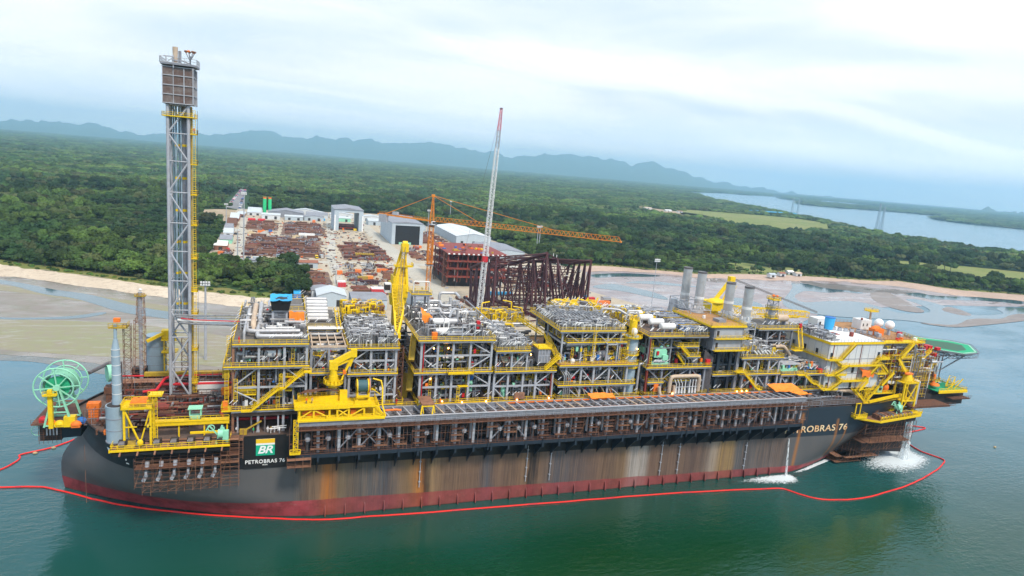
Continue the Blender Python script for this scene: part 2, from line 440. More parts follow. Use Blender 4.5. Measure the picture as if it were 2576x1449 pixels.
MATS['sandpink'] = mat_ground('sand_pink', (.50,.37,.30), (.42,.31,.25), (.30,.22,.18), .02, .2)
MATS['forestfloor'] = mat_ground('forest_floor', (.022,.055,.020), (.035,.075,.024), (.06,.09,.025), .004, .03)
MATS['grassland'] = mat_ground('grassland', (.17,.21,.055), (.24,.24,.09), (.12,.17,.04), .01, .08)
MATS['clearing'] = mat_ground('clearing', (.42,.33,.24), (.33,.25,.17), (.22,.22,.10), .02, .1)
MATS['yardground'] = mat_ground('yard_ground', (.50,.43,.33), (.43,.37,.29), (.29,.22,.17), .03, .25)
MATS['road'] = mat_ground('road', (.50,.47,.41), (.44,.42,.37), (.33,.31,.27), .03, .3, .85)
MATS['dunegrass'] = mat_ground('dune_grass', (.14,.17,.04), (.20,.18,.06), (.09,.13,.03), .03, .2)
MATS['hill'] = mat_ground('hill', (.04,.08,.05), (.07,.11,.06), (.12,.14,.09), .0006, .003)

# ---- water out to the horizon
R_FAR = 27000
mb = MB('water_')
ringr = [0, 60, 150, 300, 600, 1200, 3000, 9000, R_FAR]; nseg = 64
P = [(CAM.x, CAM.y, 0)]; F = []
for r in ringr[1:]:
    for i in range(nseg): P.append((CAM.x+r*cos(2*pi*i/nseg), CAM.y+r*sin(2*pi*i/nseg), 0))
for i in range(nseg): F.append((0, 1+i, 1+(i+1) % nseg))
for k in range(len(ringr)-2):
    for i in range(nseg): F.append((1+k*nseg+i, 1+(k+1)*nseg+i, 1+(k+1)*nseg+(i+1) % nseg, 1+k*nseg+(i+1) % nseg))
mb.add(P, F); structure('water', mb)
# ---- coast lines (surveyed), all on the real ground level
veg_left = wp([(-420,618),(-200,642),(0,665),(80,676),(160,686),(240,697),(320,708),(430,724),(560,739),(660,748),(770,763)], LAND_Z)
foot_left = wp([(-420,640),(-200,668),(0,694),(80,702),(160,713),(240,724),(320,735),(430,750),(560,766),(660,776),(790,800)], .3)
veg_right = wp([(1440,668),(1500,668),(1560,672),(1640,679),(1700,684),(1760,690),(1840,689),(1920,690),(2000,693),(2060,697),(2130,702),(2200,706),(2260,707),(2330,717),(2400,728),(2480,735),(2576,742),(2700,757),(2900,785)], LAND_Z)
foot_right = wp([(1440,685),(1500,682),(1560,682),(1640,686),(1700,691),(1760,698),(1840,700),(1920,704),(2000,706),(2060,706),(2130,708),(2200,715),(2260,720),(2330,731),(2400,742),(2480,749),(2576,757),(2700,775),(2900,806)], .3)
def pol(az_x, d):                       # far point on the bearing of image column x
    r_ = ray(az_x, 400); h = Vector((r_.x, r_.y)).normalized(); return (CAM.x+h.x*d, CAM.y+h.y*d)
bank_near = wp([(3600,860),(2900,712),(2700,672),(2576,645),(2500,636),(2440,629),(2370,616),(2310,606),(2240,597),(2170,581),(2110,568),(2050,552),(2000,545),(1950,533),(1890,521),(1830,510),(1780,500),(1745,487)], 0)
land = [veg_left[0]] + veg_left[1:] + [(80,232),(80,160),(305,160),(330,215),(300,290)] + [veg_right[0]] + veg_right[1:] + bank_near[1:]
land = land + [pol(1745, 5600), pol(1720, R_FAR*.9), pol(1200, R_FAR*.95), pol(600, R_FAR*.95), pol(0, R_FAR*.95), pol(-700, R_FAR*.95), pol(-900, 3000)]
sheet('land', land, LAND_Z, 'forestfloor')
far_bank = wp([(1740,482.5),(1800,485),(1870,490),(1960,495),(2040,502),(2120,509),(2200,517),(2300,529),(2400,539),(2500,548),(2700,568)], 0)
sheet('far_land', far_bank+[pol(2750, R_FAR*.95), pol(2200, R_FAR*.97), pol(1700, R_FAR*.97)], .8, 'forestfloor')
ISL = [[(1965,499),(2000,497.5),(2055,503),(2058,508),(2000,505)],
       [(1995,512),(2030,508),(2110,513),(2220,522),(2330,533),(2430,541),(2520,549),(2640,558),(2640,570),(2480,554),(2350,542),(2260,534),(2180,528),(2080,521)],
       [(2338,549),(2370,546),(2450,551),(2540,556),(2700,566),(2700,590),(2576,577),(2470,567),(2390,558)]]
ISLW = [smooth_poly(wp(i, 0), 1) for i in ISL]
for p in ISLW: sheet('island', p, 1.2, 'forestfloor')
# beaches: sloping strips
def strip(name, A, za, Bp, zb, mat):
    mb = MB(mat); k = len(A); rows = 4; P = []
    for r in range(rows+1):
        t = r/rows
        for i in range(k):
            x = A[i][0]*(1-t)+Bp[i][0]*t; y = A[i][1]*(1-t)+Bp[i][1]*t
            P.append((x, y, za*(1-t)+zb*t))
    F = [(r*k+i, (r+1)*k+i, (r+1)*k+i+1, r*k+i+1) for r in range(rows) for i in range(k-1)]
    mb.add(P, F); structure(name, mb)
def jag(A, amp, n, seed):
    q = []
    for i in range(len(A)-1):
        for j in range(n):
            t = j/n; x = A[i][0]*(1-t)+A[i+1][0]*t; y = A[i][1]*(1-t)+A[i+1][1]*t
            k = mnoise.noise(Vector((x*.05, y*.05, seed)))*amp+mnoise.noise(Vector((x*.2, y*.2, seed)))*amp*.4
            q.append((x+k*.3, y+k))
    return q+[A[-1]]
vl, fl = jag(veg_left, 6, 8, 1), jag(foot_left, 4, 8, 2)
vr, fr = jag(veg_right, 6, 6, 3), jag(foot_right, 5, 6, 4)
strip('beach', vl, LAND_Z+.05, fl, .16, 'sand'); strip('beach', vr, LAND_Z+.05, fr, .16, 'sandpink')
# dune grass behind the left beach and by the right one
def back(A, d): return [(x+d*.12, y+d) for x, y in A]
for A, d in ((vl, 16), (vr, 14)):
    mb = MB('dunegrass'); k = len(A); Bk = jag(back(A, d), 5, 1, 9)
    mb.add([(x, y, LAND_Z+.05) for x, y in A]+[(x, y, LAND_Z+.06) for x, y in Bk], [(i, i+1, k+i+1, k+i) for i in range(k-1)])
    structure('dune', mb)
# mudflats
mud_edge_l = wp([(800,1010),(620,1000),(500,990),(420,960),(300,930),(200,905),(100,898),(0,890),(-200,868),(-420,850)], .1)
MATS['wetmud'] = mat_mud('wet_mud', (.085,.105,.105), (.11,.115,.105), (.07,.10,.10), .02, (.3,.5))
edge = jag(smooth_poly(mud_edge_l, 1, False), 3, 4, 5)
sheet('wet_mud', [(x, y) for x, y in fl]+[(x-1, y-9+2*sin(x*.1)) for x, y in edge], .06, 'wetmud')
sheet('mudflat', fl+edge, .1, 'mud')
bar = smooth_poly(wp([(-300,786),(-60,800),(60,802),(180,806),(300,812),(400,822),(520,838),(640,860),(640,930),(480,915),(380,905),(260,898),(120,888),(0,880),(-300,850)], .14), 2)
sheet('sandbar', jag(bar, 1.5, 1, 6), .14, 'mudgreen')
bar = smooth_poly(wp([(-300,690),(0,716),(120,728),(250,745),(400,765),(520,790),(640,800),(640,815),(500,800),(350,778),(200,757),(100,742),(0,730),(-300,705)], .14), 2)
sheet('sandbar', bar, .13, 'mudgreen')
CH = [[(-300,668),(0,703),(60,712),(130,728),(200,736),(260,748),(330,768),(420,784),(560,800),(660,822),(660,832),(540,815),(400,800),(300,785),(250,768),(180,748),(110,741),(50,723),(0,712),(-300,690)],
      [(-300,775),(0,799),(90,799),(190,795),(262,783),(272,789),(200,802),(90,804),(0,804),(-300,782)]]
for c_ in CH: sheet('tidal_channel', smooth_poly(wp(c_, .18), 2), .18, 'still')
mud_r = fr + wp([(2900,830),(2760,800),(2576,772),(2470,770),(2380,768),(2250,772),(2150,776),(2060,790),(1980,830),(1900,860),(1760,880),(1560,900),(1440,830)], .1)
sheet('mudflat', jag([tuple(p) for p in mud_r], 2, 1, 7), .1, 'mudpink')
def sy(pts): return [(1446.5+x*.4385, 314.4+y*.4385) for x, y in pts]
POOLS = [sy([(1195,1000),(1230,960),(1250,925),(1235,905),(1290,903),(1330,915),(1390,905),(1450,935),(1560,945),(1660,960),(1640,970),(1540,955),(1450,965),(1330,950),(1290,960),(1250,985),(1300,1020),(1400,1012),(1600,1008),(1730,1035),(1850,1080),(1980,1085),(2060,1070),(1960,1020),(1880,1000),(1950,995),(2100,1030),(2200,1070),(2300,1095),(2420,1090),(2470,1080),(2400,1050),(2480,1045),(2700,1060),(2700,1100),(2560,1092),(2470,1110),(2300,1140),(2230,1155),(2150,1150),(2000,1135),(1900,1120),(1700,1110),(1500,1100),(1350,1080),(1240,1060),(1190,1030)]),
         sy([(1720,985),(1790,980),(1830,1010),(1800,1025),(1740,1005)]),
         sy([(1880,965),(1960,960),(2060,980),(2200,985),(2400,990),(2576,1010),(2576,1032),(2400,1010),(2200,1005),(2040,1000),(1960,985)]),
         sy([(60,860),(200,850),(330,850),(520,865),(420,872),(250,868),(130,880)]), sy([(250,905),(420,890),(620,915),(760,935),(600,925),(430,912)]),
         sy([(60,930),(200,905),(330,930),(480,965),(560,1010),(420,985),(260,950)]), sy([(800,1010),(900,985),(1000,1000),(1100,1040),(1000,1060),(880,1040)])]
for c_ in POOLS: sheet('tide_pool', smooth_poly(wp(c_, .2), 2), .2, 'still')
for c_ in (sy([(1700,945),(1760,940),(1850,985),(1930,1030),(2015,1068),(1985,1078),(1900,1070),(1800,1045),(1740,1020),(1690,985)]), sy([(2095,1062),(2130,1040),(2180,1050),(2240,1070),(2285,1092),(2240,1095),(2170,1082)]), sy([(1955,1133),(2060,1140),(2150,1148),(2210,1140),(2250,1115),(2330,1108),(2450,1116),(2500,1085),(2620,1082),(2620,1118),(2480,1135),(2320,1150),(2200,1162),(2080,1152)])):
    sheet('sandbar', smooth_poly(wp(c_, .22), 2), .22, 'mudbar')
sheet('painted_reflection', smooth_poly(wp(sy([(1280,895),(1330,885),(1380,905),(1480,912),(1560,918),(1700,935),(1840,948),(1960,962),(1860,968),(1760,958),(1660,962),(1560,948),(1450,940),(1330,912)]), .24), 1), .24, mat_mud('reflection_dark', (.10,.075,.05), (.12,.09,.06), (.07,.06,.05)))  # dark tree reflection of a pool, put into the sheet's own colour
# deep water beyond the flats lies open: the near edge of the right flat gives way to the bay
# ---- clearings (no trees stand on these)
CLR = {'clearing': [[(492,527),(560,526),(606,530),(598,552),(580,572),(540,560),(500,548)], [(1560,510),(1600,518),(1690,530),(1790,543),(1800,556),(1700,546),(1610,530)], [(310,610),(400,600),(425,606),(400,614),(330,618)]],
       'grassland': [[(1700,525),(1800,533),(1900,540),(1990,548),(2080,560),(2110,582),(2000,583),(1930,577),(1880,572),(1800,556),(1720,545)], [(2150,646),(2230,652),(2330,662),(2450,672),(2576,685),(2700,700),(2700,726),(2576,720),(2470,714),(2400,706),(2350,690),(2290,682),(2200,670),(2150,660)], [(1820,660),(1880,662),(1930,672),(2010,676),(2050,690),(1960,690),(1860,688)]]}
CLRW = []
for mname, ps in CLR.items():
    for p in ps:
        w_ = smooth_poly(wp(p, LAND_Z), 1); w_ = jag(w_+[w_[0]], 10, 2, len(CLRW))[:-1]
        CLRW.append(w_); sheet('field' if mname == 'grassland' else 'clearing', w_, LAND_Z+.1, mname)
YARD = [(70,228),(78,150),(308,150),(332,212),(302,290),(348,392),(330,440),(324,560),(318,700),(262,760),(262,925),(190,938),(60,900),(-8,893),(-10,700),(-6,560),(-4,430),(-2,372),(66,366),(72,330),(75,285)]
YARDW = YARD
sheet('yard_ground', YARD, LAND_Z+.25, 'yardground')
MATS['rustyground'] = mat_ground('rusty_ground', (.20,.115,.085), (.15,.095,.08), (.34,.27,.21), .05, .35)
for (x0_,x1_,y0_,y1_) in ((13,52,624,714),(57,107,588,724),(22,98,516,574),(22,95,424,516),(112,156,418,500),(112,140,498,512),(69,93,270,352),(120,148,538,548)):
    q_ = [(x0_+(x1_-x0_)*t/8, y0_) for t in range(8)]+[(x1_, y0_+(y1_-y0_)*t/8) for t in range(8)]+[(x1_-(x1_-x0_)*t/8, y1_) for t in range(8)]+[(x0_, y1_-(y1_-y0_)*t/8) for t in range(8)]
    sheet('stock_field', [(x+3*mnoise.noise(Vector((x*.1,y*.1,3))), y+4*mnoise.noise(Vector((x*.1,y*.1,7)))) for x, y in q_], LAND_Z+.29, 'rustyground')
# quay wall below the yard's water front
mb = MB('concrete'); mb.box(80,308,157,160,-2,LAND_Z+.2); mb.beam((308,158,1), (331,211,1), 3, 3); mb.beam((331,211,1), (302,290,1), 2, 3); structure('quay_edge', mb)
# roads in the yard
for k, (poly) in enumerate([
    [(94,160),(101,160),(104,405),(128,800),(118,800),(96,405)],
    [(160,160),(176,160),(177,410),(173,560),(172,900),(160,900),(157,560),(159,410)],
    [(8,392),(300,396),(300,412),(8,403)],
    [(19,372),(26,372),(12,740),(-2,890),(-6,888),(4,740)],
    [(-6,735),(260,798),(260,808),(-6,752)]]):
    sheet('road', poly, LAND_Z+.33+.02*k, 'road')
carpark = [(-12,884),(6,889),(-3,912),(-20,1395),(-33,1395),(-27,908)]
sheet('access_road', carpark, LAND_Z+.3, mat_ground('asphalt', (.20,.20,.21), (.24,.24,.25), (.28,.28,.28), .02, .3))
NOFOREST = CLRW+[YARDW, [(-36,895),(-10,878),(10,884),(-11,1410),(-42,1410)]]
# ---- mountains
RIDGE = [(-700,305),(-400,300),(-200,296),(-60,303),(0,300),(30,298),(68,294),(90,303),(150,305),(200,311),(230,308),(290,325),(330,333),(380,336),(420,340),(490,338),(560,333),(640,323),(680,325),(720,337),(750,345),(770,346),(798,338),(820,346),(840,347),(870,345),(890,355),(928,344),(960,358),(1000,355),(1060,350),(1130,358),(1200,372),(1240,380),(1290,392),(1340,385),(1400,382),(1450,388),(1500,395),(1540,400),(1590,410),(1640,405),(1690,420),(1740,435),(1800,458),(1850,463),(1900,472),(1960,480),(2100,498)]
def mountains(name, ridge, D, front, seed, n=420):
    mb = MB('hill'); x0, x1 = ridge[0][0], ridge[-1][0]; P = []; rows = 12
    cols = []
    for i in range(n+1):
        x = x0+(x1-x0)*i/n
        for (a, ya), (b_, yb) in zip(ridge, ridge[1:]):
            if a <= x <= b_: y = ya+(yb-ya)*(x-a)/(b_-a); break
        r_ = ray(x, y); hl = hypot(r_.x, r_.y)
        zr = CAM.z+r_.z/hl*D + mnoise.fractal(Vector((x*.03, seed, 0)), .9, 2, 5)*105
        cols.append((r_.x/hl, r_.y/hl, max(zr, 20)))
    for j in range(rows+1):
        t = j/rows; d = D-front+t*front*1.6
        for (hx, hy, zr) in cols:
            tt = 1-abs(d-D)/(front if d < D else front*.6)
            k = max(0, tt)**1.3
            wx, wy = CAM.x+hx*d, CAM.y+hy*d
            z = zr*k*(1+ (.55*mnoise.fractal(Vector((wx*.0007, wy*.0007, seed)), 1, 2, 5) if tt < .97 else 0)*(1-k)) if d != D else zr
            if abs(d-D) < front*.06: z = zr
            P.append((wx, wy, max(z, -5)+ (0 if j not in (0, rows) else -10)))
    k = n+1
    F = [(j*k+i, j*k+i+1, (j+1)*k+i+1, (j+1)*k+i) for j in range(rows) for i in range(n)]
    mb.add(P, F); o = mb.build(name, smooth=True); o['kind'] = 'structure'
mountains('mountains', RIDGE, 22500, 5600, 3.3, 700)
mountains('mountains', [(2380,538),(2430,530),(2470,526),(2500,527),(2540,531),(2600,538),(2700,548)], 17000, 2500, 8.1, 80)

# ---- foliage
def mat_leaf(name, ca, cb, cc):
    m, n, l, b = newmat(name); B = NB(m)
    geo = B.node('ShaderNodeNewGeometry').outputs['Position']; oi = B.node('ShaderNodeObjectInfo')
    big = B.noise(geo, .0042, 4, .6, .5)
    col = B.mix(B.mr(big, .44, .58), c4(ca), c4(cb))
    col = B.mix(B.mr(oi.outputs['Random'], .72, 1.0, 0, .75), col, c4(cc))
    v = B.mr(B.math('FRACT', B.math('MULTIPLY', oi.outputs['Random'], 7.31)), 0, 1, .40, 1.6)
    sm = B.mr(B.noise(geo, .8, 3, .7), .3, .7, .6, 1.4)
    hsv = B.node('ShaderNodeHueSaturation', {'Color': col, 'Value': B.math('MULTIPLY', v, sm)})
    l.new(hsv.outputs[0], b.inputs['Base Color']); b.inputs['Roughness'].default_value = .75; b.inputs['Specular IOR Level'].default_value = .15
    return m
MATS['leaf'] = mat_leaf('foliage', (.028,.064,.020), (.075,.125,.024), (.10,.10,.045))
MATS['leafbush'] = mat_leaf('foliage_bush', (.05,.11,.02), (.09,.15,.03), (.15,.15,.05))
def crown_mb(seed, R, H, z0, n=900, leaf=.8, mat='leaf', lobes=9):
    rnd = random.Random(seed); mb = MB(mat); L_ = []
    for i in range(lobes):
        a = rnd.uniform(0, 2*pi); r = R*sqrt(rnd.random())*.72; hh = rnd.uniform(.35, 1)
        L_.append((r*cos(a), r*sin(a), z0+H*(.25+.55*hh*(1-.35*(r/R))), R*rnd.uniform(.30, .48), H*rnd.uniform(.2, .32)))
    for (x, y, z, rr, rh) in L_:
        mb.ell((x, y, z), rr*.72, rr*.72, rh*.72, 7, 4)
    for i in range(n):
        x, y, z, rr, rh = rnd.choice(L_); u = rnd.uniform(-.5, 1); t = rnd.uniform(0, 2*pi); q = sqrt(max(0, 1-u*u)); k = rnd.uniform(.8, 1.12)
        c_ = Vector((x+rr*q*cos(t)*k, y+rr*q*sin(t)*k, z+rh*u*k)); nrm = Vector((q*cos(t), q*sin(t), u*1.2+.3)).normalized()
        nrm = (nrm+Vector((rnd.uniform(-1,1), rnd.uniform(-1,1), rnd.uniform(-1,1)))*.5).normalized(); a = nrm.orthogonal().normalized(); b_ = nrm.cross(a); s_ = leaf*rnd.uniform(.5, 1.1); w = s_*rnd.uniform(.5,1)
        mb.add([c_+a*s_, c_+b_*w, c_-a*s_, c_-b_*w], [(0,1,2,3)])
    return mb
def trunk_mb(seed, H, r, R):
    rnd = random.Random(seed); mb = MB('bark'); mb.path([(0,0,-.3),(rnd.uniform(-.2,.2),0,H*.5),(rnd.uniform(-.4,.4),rnd.uniform(-.4,.4),H*.95)], r, 6)
    for i in range(5):
        a = rnd.uniform(0, 2*pi); z = H*rnd.uniform(.5,.85); mb.tube((0,0,z), (R*.6*cos(a), R*.6*sin(a), z+H*.5), r*.45, 5, r*.12)
    return mb
TREEK = []
for i, (R, H, n) in enumerate(((4.6,7.5,900),(6.2,8.5,1300),(3.6,8.2,700),(5.2,6.0,900))):
    t = Thing('tree', 'broad leafy tree', 'tree')
    z0 = (2.0,2.2,2.4,1.0)[i]
    cr_ = t.part('crown', crown_mb(40+i, R, H, z0, n)); t.part('trunk', trunk_mb(60+i, z0+H*.4, .32, R)); TREEK.append((t, cr_))
bush_t = Thing('shrub', 'low light green shrub', 'shrub'); bush_c = bush_t.part('foliage', crown_mb(77, 2.6, 3.2, -.6, 320, .6, 'leafbush', 6))
lump = []
def lump_mb(seed):
    rnd = random.Random(seed); mb = MB('leaf')
    for i in range(9):
        a = rnd.uniform(0, 2*pi); r = 1.0*sqrt(rnd.random())
        o = len(mb.v); k = rnd.uniform(.34, .6); zz = rnd.uniform(.25,.75)
        mb.ell((r*cos(a), r*sin(a), zz), k, k, rnd.uniform(.3,.5), 7, 4, -.3)
        for j in range(o, len(mb.v)):
            p = Vector(mb.v[j]); p = p+Vector((rnd.uniform(-1,1), rnd.uniform(-1,1), rnd.uniform(-1,1)))*.09; mb.v[j] = tuple(p)
    return mb
# points of the forest
def in_view(x, y, m=160):
    u, v, w = proj((x, y, 8))
    return w > 0 and -m < u < 2576+m
rnd = random.Random(5)
pts_near, pts_far = [], []
def azr(x): r_ = ray(x, 450); return atan2(r_.y, r_.x)
A0, A1 = azr(2800), azr(-260)
FAR_D = 15000
landpoly = land; farpoly = far_bank+[pol(2750, R_FAR*.95), pol(2200, R_FAR*.97), pol(1700, R_FAR*.97)]
d = 430.0
while d < FAR_D:
    cell = 6.2 if d < 620 else (6.2+(d-620)*.0035 if d < 1500 else max(9.3, d*.0085))
    na = int((A1-A0)*d/cell)
    for i in range(na):
        a = A0+(A1-A0)*(i+rnd.random())/na; dd = d+rnd.uniform(-.5, .5)*cell
        x, y = CAM.x+cos(a)*dd, CAM.y+sin(a)*dd
        if not in_view(x, y, 80): continue
        onl = inpoly(x, y, landpoly)
        if not onl and not (d > 2500 and (inpoly(x, y, farpoly) or any(inpoly(x, y, p) for p in ISLW))): continue
        if any(inpoly(x, y, p) for p in NOFOREST): continue
        if onl and y < 640 and not inpoly(x-2, y-15, landpoly): continue
        (pts_near if d < 1500 else pts_far).append((x, y, cell))
    d += cell*(.95 if d < 1500 else 1.3)
print('forest points', len(pts_near), len(pts_far))
def scatter(name, pts, protos, label, near):
    rnd = random.Random(9)
    me = bpy.data.meshes.new(name); me.from_pydata([(x, y, LAND_Z-.3 if near else 1.0) for x, y, c in pts], [], [])
    S_, R_, K_ = [], [], []
    for i, (x, y, c) in enumerate(pts):
        lowf = mnoise.noise(Vector((x*.006, y*.006, 2.2)))
        low = lowf > .18
        if near:
            s_ = c/6.2*rnd.choice((.42,.55,.65,.75,.85,.95,1.1,1.4))*(.62 if low else 1.0); S_ += [s_, s_, s_*rnd.uniform(.75, 1.15)*(.75 if low else 1.0)]
        else:
            s_ = c*.78*rnd.choice((.6,.8,1.,1.2,1.5)); S_ += [s_, s_, rnd.uniform(6, 13)*(.8 if low else 1)*(1+c*.006)]
        R_.append(rnd.uniform(0, 6.28)); K_.append(rnd.randrange(len(protos)))
    for an, ty in (('scl', 'FLOAT_VECTOR'), ('rotz', 'FLOAT'), ('pick', 'INT')): me.attributes.new(an, ty, 'POINT')
    me.attributes['scl'].data.foreach_set('vector', S_); me.attributes['rotz'].data.foreach_set('value', R_); me.attributes['pick'].data.foreach_set('value', K_)
    o = bpy.data.objects.new(name, me); COL.objects.link(o); o['kind'] = 'stuff'; o['label'] = label; o['category'] = 'forest'
    ng = bpy.data.node_groups.new(name, 'GeometryNodeTree'); ng.interface.new_socket('Geometry', in_out='INPUT', socket_type='NodeSocketGeometry'); ng.interface.new_socket('Geometry', in_out='OUTPUT', socket_type='NodeSocketGeometry')
    gi = ng.nodes.new('NodeGroupInput'); go = ng.nodes.new('NodeGroupOutput'); iop = ng.nodes.new('GeometryNodeInstanceOnPoints'); jn = ng.nodes.new('GeometryNodeJoinGeometry')
    for p in reversed(protos):
        oi = ng.nodes.new('GeometryNodeObjectInfo'); oi.inputs['Object'].default_value = p; oi.inputs['As Instance'].default_value = True; ng.links.new(oi.outputs['Geometry'], jn.inputs[0])
    def attr(nm, ty):
        n = ng.nodes.new('GeometryNodeInputNamedAttribute'); n.data_type = ty; n.inputs['Name'].default_value = nm; return n.outputs['Attribute']
    rv = ng.nodes.new('ShaderNodeCombineXYZ'); ng.links.new(attr('rotz', 'FLOAT'), rv.inputs[2])
    ng.links.new(gi.outputs[0], iop.inputs['Points']); ng.links.new(jn.outputs[0], iop.inputs['Instance']); iop.inputs['Pick Instance'].default_value = True
    ng.links.new(attr('pick', 'INT'), iop.inputs['Instance Index']); ng.links.new(rv.outputs[0], iop.inputs['Rotation']); ng.links.new(attr('scl', 'FLOAT_VECTOR'), iop.inputs['Scale'])
    ng.links.new(iop.outputs[0], go.inputs[0])
    md = o.modifiers.new('scatter', 'NODES'); md.node_group = ng
    return o
scatter('forest', pts_near, [c_ for t, c_ in TREEK], 'dense dark green forest behind the beach and the shipyard', True)
# far canopy: one mesh patch per cell from three lumpy shapes (an unlinked mesh library feeds the scatter)
farprotos = []
for i in range(3):
    o = lump_mb(200+i).build('canopy', smooth=False)
    COL.objects.unlink(o); farprotos.append(o)
scatter('far_forest', pts_far, farprotos, 'far bluish green forest reaching to the foot of the mountains', False)
# individual trees along the shores
placed = [0, 0, 0, 0]
def put_tree(x, y, k, s, label, group):
    t = TREEK[k][0]; rz = rnd.uniform(0, 6.28)
    if not placed[k]:
        placed[k] = 1; t.o.location = (x, y, LAND_Z); t.o.rotation_euler = (0,0,rz); t.o.scale = (s,)*3; t.o['label'] = label; t.o['group'] = group
    else:
        c = copy_tree(t.o, (x, y, LAND_Z), rz, label, s); c['group'] = group
def walk(A, step):
    acc = 0
    for (x0, y0), (x1, y1) in zip(A, A[1:]):
        L0 = hypot(x1-x0, y1-y0); t = step-acc
        while t < L0: yield x0+(x1-x0)*t/L0, y0+(y1-y0)*t/L0; t += step
        acc = (acc+L0) % step
for x, y in walk(veg_left, 7.5):
    if in_view(x, y, 30) and x < 0: put_tree(x+rnd.uniform(-3,3), y+rnd.uniform(13,20), rnd.randrange(4), rnd.uniform(.45,.8), 'dark green tree in the front row of woods behind the left beach', 'trees behind the left beach')
for x, y in walk(veg_right, 9):
    if in_view(x, y, 30): put_tree(x+rnd.uniform(-3,3), y+rnd.uniform(9,17), rnd.randrange(4), rnd.uniform(.55,1.0), 'dark green tree in the front row of woods behind the right beach', 'trees behind the right beach')
for i in range(46):        # grove between the yard and the left beach
    for _ in range(20):
        x, y = rnd.uniform(-30, 66), rnd.uniform(290, 362)
        if inpoly(x, y, landpoly) and inpoly(x, y-16, landpoly) and y < 362: break
    else: continue
    put_tree(x, y, rnd.randrange(4), rnd.uniform(.55, .85), 'olive green tree in the grove between the left beach and the yard', 'trees of the grove below the yard')
for px_, py_ in [(2110,666),(2130,664),(2165,668),(2190,672),(2210,676),(2300,664),(2330,668),(2350,670),(2375,672),(2390,676),(2240,660),(2415,700),(2440,703),(2500,712),(2540,716),(2260,694),(2295,698),(2330,704),(1900,664),(1935,668),(1850,662)]:
    p = g(px_, py_+6, LAND_Z); put_tree(p.x, p.y, rnd.randrange(4), rnd.uniform(1.0,1.5), 'round dark tree standing on the open grass behind the right beach', 'trees on the open grass')
k = 0
for A, st in ((veg_left, 4.5), (veg_right, 5)):
    for x, y in walk(A, st):
        if not in_view(x, y, 20) or x > 1400: continue
        px, py = x+rnd.uniform(-2,2), y+rnd.uniform(1,9); s_ = rnd.uniform(.35,.8)
        lb = 'low light green shrub at the back of the '+('left' if A is veg_left else 'right')+' beach'
        if k == 0: bush_t.o.location = (px, py, LAND_Z); bush_t.o.scale = (s_,)*3; bush_t.o['label'] = lb; bush_t.o['group'] = 'shrubs behind the beaches'
        elif k < 290: copy_tree(bush_t.o, (px, py, LAND_Z), rnd.uniform(0, 6.28), lb, s_)
        k += 1
# ================================================================ THE PRODUCTION SHIP
HB = 28.5
LV = [  # z, left tip x, left length, left power, right tip x, right length, right power
 (-3, 1.5,72,1.75, 296,66,1.2),(0, .2,72,1.75, 300,68,1.22),(3,-.3,67,1.9, 303,67,1.27),(5,-.5,62,2.05, 305,66,1.32),(8,-.4,53,2.45, 307,64,1.45),(10,0,50,2.6, 308,62,1.55),(12,1.0,46,2.75, 309,60,1.65),
 (14,2.4,42,2.9, 310,58,1.78),(16.3,5.0,36,3.1, 311,56,1.9),(18,6.4,32,3.2, 311.5,54,2.0),(21,6.0,32,3.25, 312,52,2.1),(24.5,4.0,33,3.4, 313,50,2.2)]
def outline(z):
    for a, b in zip(LV, LV[1:]):
        if a[0] <= z <= b[0]:
            t = (z-a[0])/(b[0]-a[0]); q = [a[i]+(b[i]-a[i])*t for i in range(7)]; break
    else: q = LV[-1]
    _, x0, L0, p0, x1, L1, p1 = q; P = []
    for i in range(19):
        t = 1-cos(pi/2*i/18); t = t*t if i < 0 else t; P.append((x0+L0*t, -HB*(1-(1-t)**p0)))
    for i in range(1, 33): P.append((x0+L0+(x1-L1-x0-L0)*i/33, -HB))
    for i in range(19):
        t = 1-sin(pi/2*i/18); P.append((x1-L1*(t), -HB*(1-(1-t)**p1)))
    return P
def hull_y(x, z):
    P = outline(z)
    for (a, ya), (b, yb) in zip(P, P[1:]):
        if a <= x <= b: return ya+(yb-ya)*(x-a)/max(1e-6, b-a)
    return 0
